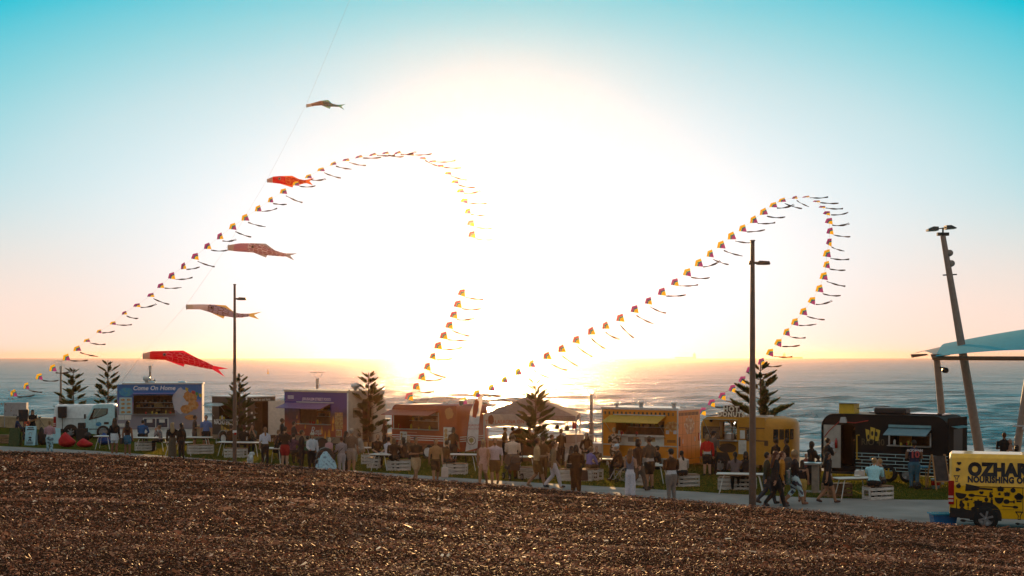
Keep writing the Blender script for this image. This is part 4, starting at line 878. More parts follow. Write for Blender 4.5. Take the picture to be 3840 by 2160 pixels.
dm = MB().box(0, e1 - e0, 0, .04, zb, ztop - .22).mesh('open_door', M('white_door', (.55, .5, .45), .5)); dm.transform(Matrix.Rotation(R(62), 4, 'Z')); inst(dm, 'open_door', t, (L + .05, e1, 0))
for k in range(3): MB().box(L + .001, L + .012, .35 + .2 * (k % 2), .47 + .2 * (k % 2), zb + .7 + k * .25, zb + .82 + k * .25).build('sticker', paper, t)
wx = f.xz(*Z2(785, 1095))[0]; wheel(t, wx, .36, .36, -.22, .2, white); MB().prism([(wx + .46 * math.cos(a_ * math.pi / 12), .38 + .46 * math.sin(a_ * math.pi / 12)) for a_ in range(13)] + [(wx + .42 * math.cos(a_ * math.pi / 12), .38 + .42 * math.sin(a_ * math.pi / 12)) for a_ in range(12, -1, -1)], -.24, .0).build('mudguard', steel, t)
MB().box(.1, L - .1, .2, .35, .34, zb - .23).build('chassis_rail', dark, t)
for x_ in (.2, L - .25): MB().box(x_, x_ + .06, .1, .16, 0, zb - .21).build('stabiliser', steel, t)

# ------------------------------------------------------------------ Norfolk pines
bark = M('pine_bark', (.07, .045, .03), .9, var=.3, bump=.5); needle = M('pine_needles', (.05, .068, .014), .65, var=.4, scale=3, transl=.45)
def norfolk(px, py, top_py, label, levels, seed, rad, bare=0.0, gap=1.0):
    """whorls of branches with upswept needle fans on a slim trunk"""
    rn = random.Random(seed); b = gp(px, py); h = (py - top_py) / F * b.y; t = thing('norfolk_pine', label, 'tree', b, rn.uniform(0, 6.28), 'young norfolk pines on the lawn')
    tr = MB(); pts = [(math.sin(i * .8) * .012 * h * .15, math.cos(i * 1.1) * .01 * h * .1, h * i / 8) for i in range(9)]
    tr.tube(pts, [.05 * h / 4 * (1 - .8 * i / 8) + .008 for i in range(9)], 8)
    nd = MB()
    for lv in range(levels):
        u = (lv + .4) / levels; z = h * (1 - u * .80) - .03 * h; r = rad * h * (.34 + .66 * min(1, u * 1.7) * (1 - .18 * max(0, u - .7))); nb = 5 if lv else 4; a0 = rn.uniform(0, 6.28)
        for k in range(nb):
            if lv > 1 and rn.random() < .10: continue
            a = a0 + 6.283 * k / nb + rn.uniform(-.2, .2); rr = r * rn.uniform(.62, 1.2); ca, sa = math.cos(a), math.sin(a)
            rise = .38 + .28 * (1 - u) + rn.uniform(-.08, .08)
            bp = [Vector((0, 0, z)), Vector((ca * rr * .4, sa * rr * .4, z + rr * rise * .30 - .02)), Vector((ca * rr * .8, sa * rr * .8, z + rr * rise * .70)), Vector((ca * rr, sa * rr, z + rr * rise))]
            tr.tube(bp, [.016 * h / 4, .012 * h / 4, .008 * h / 4, .003], 5, False)
            start = .28 + (bare if u > .5 else 0) + rn.uniform(0, .12); side = Vector((-sa, ca, 0)); n = int(60 + 40 * rr)
            for i in range(n):
                s = start + (1 - start) * (i + .5) / n
                p = bp[0].lerp(bp[1], s / .4) if s < .4 else (bp[1].lerp(bp[2], (s - .4) / .4) if s < .8 else bp[2].lerp(bp[3], (s - .8) / .2))
                v_ = (s - start) / (1 - start); env = min(1, v_ * 5 + .35) * (1 - v_) ** .75 + .10
                for sd in (-1, 1, -.4, .4):
                    fl = rr * .33 * env * rn.uniform(.6, 1.15) + .02
                    dirv = (Vector((ca * .45, sa * .45, rn.uniform(.45, 1.0))) + side * sd * rn.uniform(.4, 1.5)).normalized() * fl
                    w = (side * rn.uniform(-1, 1) + Vector((ca, sa, 0)) * rn.uniform(.4, 1)).normalized() * (.013 * h / 4 + .005)
                    mid = p + dirv * .55
                    nd.add([p - w * .5, p + w * .5, mid + w, p + dirv, mid - w], [(0, 1, 2, 3, 4)])
    tr.build('trunk', bark, t); nd.build('crown', needle, t); return t
norfolk(275, 1613, 1380, 'norfolk pine beside the ringed lamp post, left of the two behind the white van', 7, 1, .30, .12)
norfolk(405, 1614, 1351, 'norfolk pine behind the pale blue truck cab, right of the two there', 8, 2, .27, .25)
norfolk(897, 1682, 1399, 'norfolk pine growing in front of the dark brown nacho trailer', 11, 3, .22)
norfolk(1382, 1695, 1397, 'norfolk pine in front of the cream end of the purple trailer', 10, 4, .28, .15)
norfolk(2008, 1752, 1422, 'norfolk pine standing in front of the grey gazebo', 12, 5, .25, .05)
norfolk(2852, 1768, 1363, 'norfolk pine beside the tall lamp post at the donut caravan', 9, 6, .30)
# leafless shrub at the left edge
t = thing('bare_shrub', 'leafless twiggy shrub at the far left edge', 'shrub', gp(-70, 1606)); m = MB(); rn = random.Random(4)
def twig(p, d, ln, r, lv):
    q = p + d * ln; m.tube([p, p.lerp(q, .5) + Vector((rn.uniform(-.03, .03),) * 3), q], [r, r * .8, r * .6], 5, False)
    if lv < 4:
        for k in range(3): twig(p.lerp(q, rn.uniform(.5, 1)), (d + Vector((rn.uniform(-.6, .75), rn.uniform(-.6, .6), rn.uniform(-.2, .5)))).normalized(), ln * .68, r * .6, lv + 1)
for k in range(3): twig(Vector((0, 0, 0)), Vector((rn.uniform(-.1, .5), rn.uniform(-.3, .3), 1)).normalized(), 1.5, .05, 0)
m.build('branches', bark, t)
lm = MB()
for k in range(40): p = Vector((rn.uniform(-.5, 2.4), rn.uniform(-1, 1), rn.uniform(1.0, 3.0))); w = Vector((rn.uniform(-1, 1), rn.uniform(-1, 1), rn.uniform(-1, 1))).normalized() * .06; lm.add([p, p + w, p + w + Vector((.03, 0, -.1)), p + Vector((0, .03, -.1))], [(0, 1, 2, 3)])
lm.build('dead_leaves', M('dead_leaf', (.2, .09, .04), .7, transl=.3), t)

# ------------------------------------------------------------------ lamp posts, mast, shade sail
polem = M('bronze_pole', (.13, .085, .065), .45, .3, var=.15); galv = M('pale_pole', (.26, .21, .18), .5, .3)
def street_lamp(px, py, top_py, arm_py, label, arm, band=False, w=.085):
    b = gp(px, py, HC * .3); h = (py - top_py) / F * b.y; t = thing('street_lamp', label, 'lamp post', (b.x, b.y, 0), 0, 'tall lamp posts along the path'); az = (py - arm_py) / F * b.y
    MB().tube([(0, 0, -.3), (0, 0, h * .5), (0, 0, h)], [w * 1.15, w * .9, w * .62], 12).build('pole', polem, t); MB().box(-w * .7, w * .7, -w * .7, w * .7, h, h + .04).build('pole_cap', polem, t)
    a = MB().tube([(-.1 if arm > .55 else 0, 0, az), (.2, 0, az)], .04).build('arm', polem, t)
    hd = MB().prism([(.12, az - .06), (arm, az - .055), (arm - .03, az + .05), (.2, az + .07)], -.11, .11).build('lamp_head', M('lamp_bronze', (.09, .055, .04), .4, .3), t, .015)
    MB().box(.2, arm - .06, -.08, .08, az - .066, az - .061).build('lens', M('lamp_lens', (.5, .38, .25), .3), hd)
    if arm > .55: MB().prism([(-.14, az - .05), (-.05, az - .06), (-.05, az + .07), (-.12, az + .06)], -.09, .09).build('arm_counterweight', polem, t)
    if band:
        z_ = (py - 1613) / F * b.y; MB().tube([(0, 0, z_ - .06), (0, 0, z_ + .06)], w * 1.06, 12).build('white_band', white, t); MB().box(.0, w * 1.1, -w * 1.12, -w * .5, z_ - .14, z_ - .04).build('red_sticker', red_l, t)
street_lamp(880, 1737, 1063, 1115, 'tall bronze lamp post with white band in front of the nacho trailer', .55, True)
street_lamp(2822, 1905, 897, 978, 'tall bronze lamp post on the mulch edge by the donut caravan', .56, False, .105)
def ring_lamp(px, top_py, d, label, cctv=False):
    p = at(px, top_py, d); t = thing('ring_lamp', label, 'lamp post', (p.x, p.y, 0), 0, 'short ring-topped lamp posts by the sea wall'); h = p.z
    MB().tube([(0, 0, 0), (0, 0, h * .5)], .12, 12).tube([(0, 0, h * .5), (0, 0, h - .72)], .07, 12).build('pole', galv, t)
    MB().tube([(0, 0, h - .72), (0, 0, h - .36)], [.08, .10], 12).build('lamp_head', M('lamp_collar', (.5, .44, .38), .4), t)
    m = MB()
    for k in range(4): a = k * math.pi / 2 + .5; m.tube([(math.cos(a) * .1, math.sin(a) * .1, h - .36), (math.cos(a) * .40, math.sin(a) * .40, h)], .009, 6)
    m.build('bracket', steel, t); MB().lathe((0, 0, h), [(.39, -.012), (.42, -.012), (.42, .012), (.39, .012), (.39, -.012)], 20, 'z').build('ring', M('lamp_ring', (.6, .52, .42), .3), t)
    if cctv:
        MB().tube([(0, 0, h - 1.3), (.22, 0, h - 1.2)], .02, 6).build('camera_arm', steel, t); MB().lathe((.26, 0, h - 1.5), [(.001, -.02), (.08, .02), (.09, .16), (.05, .28), (.001, .3)], 12, 'z').build('security_camera', dark, t)
ring_lamp(228, 1353, 96, 'ring-topped lamp post left of the pine behind the white van'); ring_lamp(1190, 1396, 80.5, 'ring-topped lamp post rising behind the purple trailer roof')
ring_lamp(2218, 1451, 69, 'ring-topped lamp post left of the amber trailer'); ring_lamp(563, 1350, 88, 'lamp post with dome camera behind the mural truck', True)
# leaning flood-light mast
D_ = 63.0; p0 = gp(3683, 1338 + F * H / D_); ptop = at(3536, 884, D_); t = thing('light_mast', 'tall leaning mast with two floodlights above the shade sail', 'light mast', p0); q = ptop - p0
MB().tube([(0, 0, 0), q * .5, q], [.22, .18, .12], 14).build('pole', M('mast_grey', (.22, .17, .145), .5, .3), t)
MB().box(q.x - .25, q.x + .25, q.y - .1, q.y + .1, q.z, q.z + .14).build('mast_head', dark, t); MB().tube([(q.x, q.y, q.z + .1), (q.x, q.y, q.z + .36)], .04).tube([(q.x - .26, q.y, q.z + .30), (q.x + .14, q.y, q.z + .36)], .025).build('cross_arm', dark, t)
for s_, ox, oz_ in ((-1, -.24, .30), (1, .10, .36)):
    X_ = lambda u: q.x + ox + s_ * u
    fl_ = MB().prism([(X_(0), q.z + oz_ - .08), (X_(.46), q.z + oz_ - (.10 if s_ < 0 else .04)), (X_(.46), q.z + oz_ - .02), (X_(.22), q.z + oz_ + .10), (X_(0), q.z + oz_ + .09)], q.y - .2, q.y + .2).build('floodlight', M('flood_housing', (.05, .06, .06), .4, .3), t)
    MB().prism([(X_(.04), q.z + oz_ - .092), (X_(.44), q.z + oz_ - (.112 if s_ < 0 else .056)), (X_(.44), q.z + oz_ - (.106 if s_ < 0 else .05)), (X_(.04), q.z + oz_ - .086)], q.y - .16, q.y + .16).build('lens', M('teal_lens', (.05, .5, .42), .2), fl_)
for k, u in enumerate((.93, .885)): p = q * u; MB().lathe((p.x + .16, p.y - .12, p.z - .05), [(.001, 0), (.14, .0), (.16, .2), (.001, .22)], 14).build('spot_lamp', M('spot_grey', (.2, .17, .15), .4), t)
p = q * .83; MB().tube([(p.x - .3, p.y, p.z), (p.x + .32, p.y, p.z + .03)], .03).build('cross_arm', dark, t)
# shade sail on raked posts
D_ = 62.0; t = thing('shade_sail', 'blue and white shade sail on raked posts at the right edge', 'shade sail', gp(3560, 1338 + F * H / D_)); o_ = t.location.copy()
def sp(px, py, d): return at(px, py, d) - o_
def sail(name, pts, mat, sag):
    """a stretched membrane between four corners, hollow edges"""
    m = MB(); A, B, C, D4 = pts; n = 12; vs, fs = [], []
    for i in range(n + 1):
        for j in range(n + 1):
            u, v = i / n, j / n; p = (A * (1 - u) + B * u) * (1 - v) + (D4 * (1 - u) + C * u) * v
            p = p + Vector((0, 0, sag * (math.sin(math.pi * u) * .6 + math.sin(math.pi * v) * .6))); vs.append(p)
    for i in range(n):
        for j in range(n): k = i * (n + 1) + j; fs.append((k, k + 1, k + n + 2, k + n + 1))
    return m.add(vs, fs, True).build(name, mat, t)
sail('canopy', [sp(3508, 1336, 60), sp(4350, 1352, 52), sp(4350, 1190, 70), sp(3560, 1300, 75)], M('blue_sail', (.05, .42, .55), .6, transl=.35), .55)
sail('canopy', [sp(3424, 1327, 66), sp(3508, 1333, 60.5), sp(3900, 1275, 72), sp(3800, 1270, 77)], M('white_sail', (.6, .55, .5), .6, transl=.35), .25)
sm_ = M('sail_post', (.30, .22, .18), .5, .2)
for (a_, d1, b_, w_) in (((3512, 1340), 60.5, (3552, 1762), .17), ((3866, 1342), 57, (3797, 1792), .16)):
    A = at(a_[0], a_[1], d1); B = gp(*b_); MB().tube([A - o_, B - o_], [w_ * .8, w_], 12).build('post', sm_, t)
MB().tube([sp(3500, 1343, 60.4), sp(4300, 1346, 53)], .09, 10).build('edge_beam', M('beam_bronze', (.16, .09, .05), .4, .3), t)
for px, d_ in ((3424, 66), (3500, 60.5)): p = sp(px, 1330, d_); MB().prism([(p.x - .05, p.z - .14), (p.x + .7, p.z - .02), (p.x + .6, p.z + .04), (p.x - .1, p.z + .02)], p.y - .08, p.y + .08).build('corner_plate', M('corner_steel', (.16, .1, .08), .5, .3), t)
p = sp(3545, 1380, 60.5); MB().tube([p - Vector((.3, 0, -.02)), p], .03).lathe((p.x, p.y - .1, p.z - .1), [(.001, 0), (.12, 0), (.12, .25), (.001, .25)], 10).build('security_camera', dark, t)
p = sp(3812, 1598, 57); MB().tube([p - Vector((.15, 0, 0)), p + Vector((.3, 0, 0))], .03).ball((p.x + .35, p.y, p.z - .1), .12).build('security_camera', M('camera_white', (.5, .48, .5), .3), t)

# ------------------------------------------------------------------ gazebo, flag and market things
D_ = 67; t = thing('gazebo', 'grey pop-up gazebo with white banner behind the central pine', 'gazebo', gp(1990, 1338 + F * H / D_)); o_ = t.location.copy()
cA, cB, cC, cD = sp(1815, 1552, 64.5), sp(2160, 1561, 65.5), sp(2175, 1548, 70.0), sp(1830, 1546, 69.5); ap = sp(1990, 1482, 67.2); ap2 = ap
gz = M('gazebo_grey', (.36, .27, .24), .7, transl=.55); m = MB()
for A, B in ((cA, cB), (cB, cC), (cC, cD), (cD, cA)): m.add([A, B, ap.lerp(B, .08), ap.lerp(A, .08)], [(0, 1, 2, 3)])
m.add([ap.lerp(x_, .08) for x_ in (cA, cB, cC, cD)] + [ap + Vector((0, 0, .12))], [(0, 1, 4), (1, 2, 4), (2, 3, 4), (3, 0, 4)]); m.build('canopy', gz, t)
for A, B, mt in ((cA, cA.lerp(cB, .56), M('banner_white', (.72, .62, .55), .7, transl=.5)), (cA.lerp(cB, .56), cB, gz), (cB, cC, gz), (cD, cA, gz)):
    dz = .52 if mt is not gz else .24; v_ = Vector((0, -.02, 0)); MB().add([A + v_, B + v_, B + v_ - Vector((0, 0, dz)), A + v_ - Vector((0, 0, dz))], [(0, 1, 2, 3)]).build('valance' if mt is gz else 'banner', mt, t)
text(t, 'THE LASAGNA ON A STICK', 0, 0, .24, M('banner_orange', (.62, .16, .05), .6), loc=tuple(cA.lerp(cB, .32) + Vector((0, -.05, -.40))), squeeze=.9, rot=(90, 0, math.degrees(math.atan2(cB.y - cA.y, cB.x - cA.x))))
MB().prism(blob((cA.x + .32, cA.z - .26), .13, 14, 3, .22), cA.y - .06, cA.y - .045).build('emblem', M('lasagna_print', (.30, .08, .03), .6), t)
for c_ in (cA, cB, cC, cD): MB().bar((c_.x, c_.y, c_.z), (c_.x, c_.y, 0), .05).build('leg', alum, t)
for px, py, sh in ((2090, 1600, 0), (2127, 1605, 1)):
    p = sp(px, py, 65.5); MB().tube([p + Vector((0, 0, .3)), p + Vector((0, 0, .1))], .012, 6).lathe((p.x, p.y, p.z - .12), [(.001, 0), (.12, .02), (.09, .16), (.03, .24), (.001, .24)], 12, 'z').build('hanging_pan' if sh else 'hanging_ladle', M('dark_pan', (.07, .035, .02), .4, .4), t)
p = sp(2154, 1595, 65.4); MB().box(p.x - .09, p.x + .09, p.y - .05, p.y + .05, p.z - .16, p.z + .16).build('red_lantern', red_l, t)
# stall tables with cloth
def stall_table(px, py, w, dp, h, label, cloth=True):
    b = gp(px, py); t = thing('stall_table', label, 'table', b, -R(20)); MB().box(-w / 2, w / 2, -dp / 2, dp / 2, h - .04, h).build('table_top', white, t)
    for x_ in (-w / 2 + .06, w / 2 - .06):
        for y_ in (-dp / 2 + .06, dp / 2 - .06): MB().bar((x_, y_, h - .04), (x_, y_, 0), .035).build('leg', steel, t)
    if cloth: MB().box(-w / 2 - .01, w / 2 + .01, -dp / 2 - .015, -dp / 2 - .005, .12, h - .01).build('table_skirt', M('cloth_white', (.6, .52, .46), .8), t)
    return t
stall_table(2230, 1733, 1.5, .7, .9, 'white clothed stall table beside the seated dark woman'); stall_table(2130, 1728, 1.6, .7, .85, 'white stall table under the gazebo edge holding a case')
b = gp(2130, 1730); tag(MB().box(b.x - .1, b.x + .75, b.y - .2, b.y + .25, .86, 1.28).box(b.x - .12, b.x - .1, b.y - .2, b.y + .25, .86, 1.26).build('display_case', M('grey_case', (.4, .33, .28), .4), None, .01), 'pale grey equipment case on the white stall table', 'case')
b = gp(1990, 1730); tag(MB().box(b.x - 1.0, b.x + .6, b.y - .3, b.y + .3, 0, .95).box(b.x - 1.05, b.x + .65, b.y - .35, b.y + .35, .951, 1.0).build('serving_counter', M('wood_counter', (.22, .11, .05), .7), None), 'wooden serving counter under the gazebo', 'counter')
b = gp(2268, 1737); tag(MB().box(b.x - .12, b.x + .28, b.y - .2, b.y + .2, 0, 1.15).box(b.x - .14, b.x + .30, b.y - .22, b.y + .22, 1.151, 1.2).build('rubbish_bin', M('dark_bin', (.05, .03, .02), .6), None), 'tall dark bin against the amber trailer left side', 'bin')
# feather flag
b = gp(1752, 1742); t = thing('feather_flag', 'tall white feather flag in front of the red trailer', 'flag', b); o_ = b
c1 = [at(1745, 1693, b.y), at(1752, 1640, b.y), at(1757, 1590, b.y), at(1763, 1545, b.y), at(1778, 1508, b.y), at(1797, 1487, b.y), at(1815, 1475, b.y)]; c2 = [at(1790, 1680, b.y), at(1794, 1630, b.y), at(1796, 1590, b.y), at(1799, 1560, b.y), at(1805, 1530, b.y), at(1810, 1500, b.y), at(1815.5, 1475, b.y)]
vs = []; 
for i, (p, q_) in enumerate(zip(c1, c2)):
    for j in range(4): vs.append(p.lerp(q_, j / 3) - o_ + Vector((0, .05 * math.sin(j * 2.1 + i), 0)))
MB().add(vs, [(i * 4 + j, i * 4 + j + 1, i * 4 + j + 5, i * 4 + j + 4) for i in range(6) for j in range(3)], True).build('banner', M('flag_white', (.78, .72, .70), .7, transl=.5), t)
MB().tube([Vector((-.05, .06, 0)), c1[0] - o_ + Vector((0, .06, 0)), c1[2] - o_ + Vector((0, .06, 0)), c1[4] - o_ + Vector((-.01, .06, .02)), c1[6] - o_ + Vector((0, .06, .02))], .018, 6).build('pole', dark, t)
p = at(1783, 1530, b.y) - o_; m = MB(); m.prism([(p.x - .14, p.z - .40), (p.x + .02, p.z - .45), (p.x + .12, p.z - .1), (p.x + .17, p.z + .3), (p.x + .02, p.z + .42), (p.x - .1, p.z + .1)], -.09, -.08); m.build('lasagna_picture', M('flag_red', (.48, .09, .04), .6), t)
p = at(1775, 1598, b.y) - o_; text(t, 'LASAGNA', 0, 0, .15, M('flag_red', (.48, .09, .04), .6), loc=(p.x, -.09, p.z), squeeze=.85); text(t, 'ON A STICK', 0, 0, .12, M('flag_red', (.48, .09, .04), .6), loc=(p.x, -.09, p.z - .15), squeeze=.85)
p = at(1768, 1652, b.y) - o_; MB().lathe((p.x, -.085, p.z), [(.19, 0), (.20, -.005), (.18, -.005), (.17, 0)], 20).build('emblem', M('emblem_brown', (.2, .13, .08), .6), t); MB().prism(blob((p.x, p.z + .02), .11, 12, 3), -.095, -.085).box(p.x - .015, p.x + .015, -.095, -.085, p.z - .14, p.z).build('tree_picture', M('emblem_olive', (.3, .26, .1), .6), t)
MB().box(-.3, .3, -.02, .02, 0, .03).box(-.02, .02, -.3, .3, 0, .031).build('base', dark, t)

# ------------------------------------------------------------------ picnic tables and crate seats
topm = M('table_white', (.66, .62, .56), .45, var=.1); legm = M('table_leg_steel', (.62, .60, .56), .35, .2); whw = M('whitewashed_timber', (.52, .48, .44), .8, var=.4, scale=5, bump=.3, stretch=(1, 6, 6)); raw = M('raw_timber', (.26, .15, .085), .85, var=.35, scale=5, bump=.3, stretch=(1, 6, 6))
_tab = {}
def picnic_table(px, py, w, rz, label, dp=.62, h=.72):
    t = thing('picnic_table', label, 'table', gp(px, py), R(rz), 'white picnic tables on the lawn')
    key = round(w, 2)
    if key not in _tab:
        _tab[key] = (MB().box(-w / 2, w / 2, -dp / 2, dp / 2, h - .035, h).mesh('table_top', topm, .008), MB().box(-w / 2 + .05, w / 2 - .05, -dp / 2 + .05, dp / 2 - .05, h - .07, h - .036).mesh('apron', raw), [])
        for sx in (-1, 1):
            for sy_ in (-1, 1): _tab[key][2].append(MB().tube([(sx * (w / 2 - .28), sy_ * (dp / 2 - .12), h - .071), (sx * (w / 2 - .24), sy_ * (dp / 2 - .1), h - .12), (sx * (w / 2 - .10), sy_ * (dp / 2 - .02), 0)], .017, 6).mesh('leg', legm))
    a, b, c = _tab[key]; inst(a, 'table_top', t); inst(b, 'apron', t)
    for x in c: inst(x, 'leg', t)
    return t
_cr = {}
def crate(px, py, w, rz, label, mat=None, dp=.5, h=.46):
    """slatted timber crate used as a seat"""
    mat = mat or whw; t = thing('crate_seat', label, 'crate', gp(px, py), R(rz), 'timber crate seats by the tables'); key = (round(w, 2), mat.name)
    if key not in _cr:
        g = .125; sl = MB().box(-w / 2, w / 2, -.01, .01, -.052, .052).mesh('slat', mat, .004); en = MB().box(-.01, .01, -dp / 2 + .011, dp / 2 - .011, -.052, .052).mesh('end_slat', mat, .004)
        po = MB().box(-.045, .045, -.012, .012, 0, h - .022).mesh('end_post', mat, .004); tp = MB().box(-w / 2 - .01, w / 2 + .01, -.075, .075, -.011, .011).mesh('top_board', raw, .004); _cr[key] = (sl, en, po, tp)
    sl, en, po, tp = _cr[key]
    for k in range(3):
        z_ = .06 + k * .155
        for s in (-1, 1): inst(sl, 'slat', t, (0, s * (dp / 2), z_), (0, R(random.uniform(-.6, .6)), 0))
        for s in (-1, 1):
            if k != 1: inst(en, 'end_slat', t, (s * (w / 2 - .011), 0, z_))
    for s in (-1, 1):
        for q in (-1, 1): inst(po, 'end_post', t, (s * (w / 2 + .013), q * (dp / 2 - .07), 0), (0, 0, R(90)))
    for k in range(3): inst(tp, 'top_board', t, (0, -dp / 2 + .085 + k * .165, h))
    return t
TB = [(392, 1685, 1.0, -6, 'white table behind the girl in the white skirt'), (570, 1692, 1.75, -12, 'white table between the seated man in blue and the patterned top woman'), (668, 1712, 1.3, -20, 'white table behind the two women in black on the path'),
      (722, 1690, 2.0, -3, 'long white table in front of the man in the blue tee'), (900, 1712, 2.3, -12, 'white table in front of the woman leaning on her arms'), (1035, 1738, 1.2, -30, 'white table beside the red shorts man'),
      (1352, 1735, 1.0, -25, 'white table at the seated man in the grey hoodie'), (1432, 1765, .95, -20, 'white table with a paper bowl before the bearded man'), (1742, 1765, 1.35, -14, 'long white table right of the man in the tan shirt'),
      (1975, 1775, 1.1, -20, 'white table beyond the man with the pushchair'), (2262, 1785, 1.0, -18, 'white table between the wheelchair and the kids'), (2460, 1812, 1.0, -24, 'white table behind the man in the brown jacket'),
      (2780, 1850, 1.75, -12, 'white table before the two seated backs beside the tall lamp post'), (3200, 1868, 1.35, 12, 'white table beside the seated woman in pale blue')]
for a_ in TB: picnic_table(*a_)
CRT = [(30, 1662, 1.0, -8, 'weathered crate at the far left beside the green board'), (545, 1690, .95, -14, 'whitewashed crate under the long table behind the girl in the blue skirt'), (752, 1702, 1.25, 6, 'whitewashed crate in front of the man in the blue tee'),
       (884, 1716, 1.0, -16, 'whitewashed crate at the foot of the banded lamp post'), (1495, 1764, .95, 10, 'whitewashed crate under the dark-haired woman at the bearded man table'), (1405, 1755, .55, -10, 'small crate under the bearded man'),
       (1382, 1740, .5, -20, 'small crate beside the grey hoodie man table'), (1707, 1779, .95, -10, 'whitewashed crate left of the long white table'), (1990, 1795, .9, -18, 'pale crate behind the man in the cap and grey shirt'),
       (2160, 1803, 1.3, -12, 'whitewashed crate behind the woman in black with the handbag'), (2222, 1800, .7, -35, 'crate end under the boy in the blue hoodie'), (2565, 1824, 1.05, 12, 'worn crate under the woman in the white knit'), (2390, 1818, .7, -20, 'pale crate behind the striding hooded woman'),
       (2765, 1836, 1.35, -14, 'blue white crate under the two seated backs'), (3138, 1862, .95, 22, 'raw timber crate behind the striding black-haired woman'), (3292, 1872, .95, 24, 'blue white crate under the woman in pale blue')]
for i, a_ in enumerate(CRT): crate(*a_, mat=(raw if i in (0, 14) else whw))

# ------------------------------------------------------------------ people
cloth = M('clothing', rough=.85, spec=.2, var=.18, scale=25, attr='col', bump=.15)
def hair_mat(c): return M('hair_%d_%d_%d' % tuple(int(x * 100) for x in c), c, .5, spec=.4, var=.3, scale=40, bump=.4, transl=.3)
SK = dict(a=(.42, .24, .16), b=(.33, .17, .10), c=(.20, .10, .06), d=(.50, .31, .23))
HB, HD, HL, HG, HR, HY_ = (.02, .012, .008), (.045, .024, .014), (.36, .22, .10), (.30, .28, .25), (.12, .035, .012), (.20, .11, .05)
PEOPLE = []
def ell_tube(m, rings, n=12, smooth=True):
    """rings: (centre, right-vector, forward-vector)"""
    vs = []
    for c, a, b in rings:
        for k in range(n): t = 2 * math.pi * k / n; vs.append(c + a * math.cos(t) + b * math.sin(t))
    fs = [(i * n + k, i * n + (k + 1) % n, (i + 1) * n + (k + 1) % n, (i + 1) * n + k) for i in range(len(rings) - 1) for k in range(n)]
    fs += [tuple(reversed(range(n))), tuple(range((len(rings) - 1) * n, len(rings) * n))]
    m.add(vs, fs, smooth)
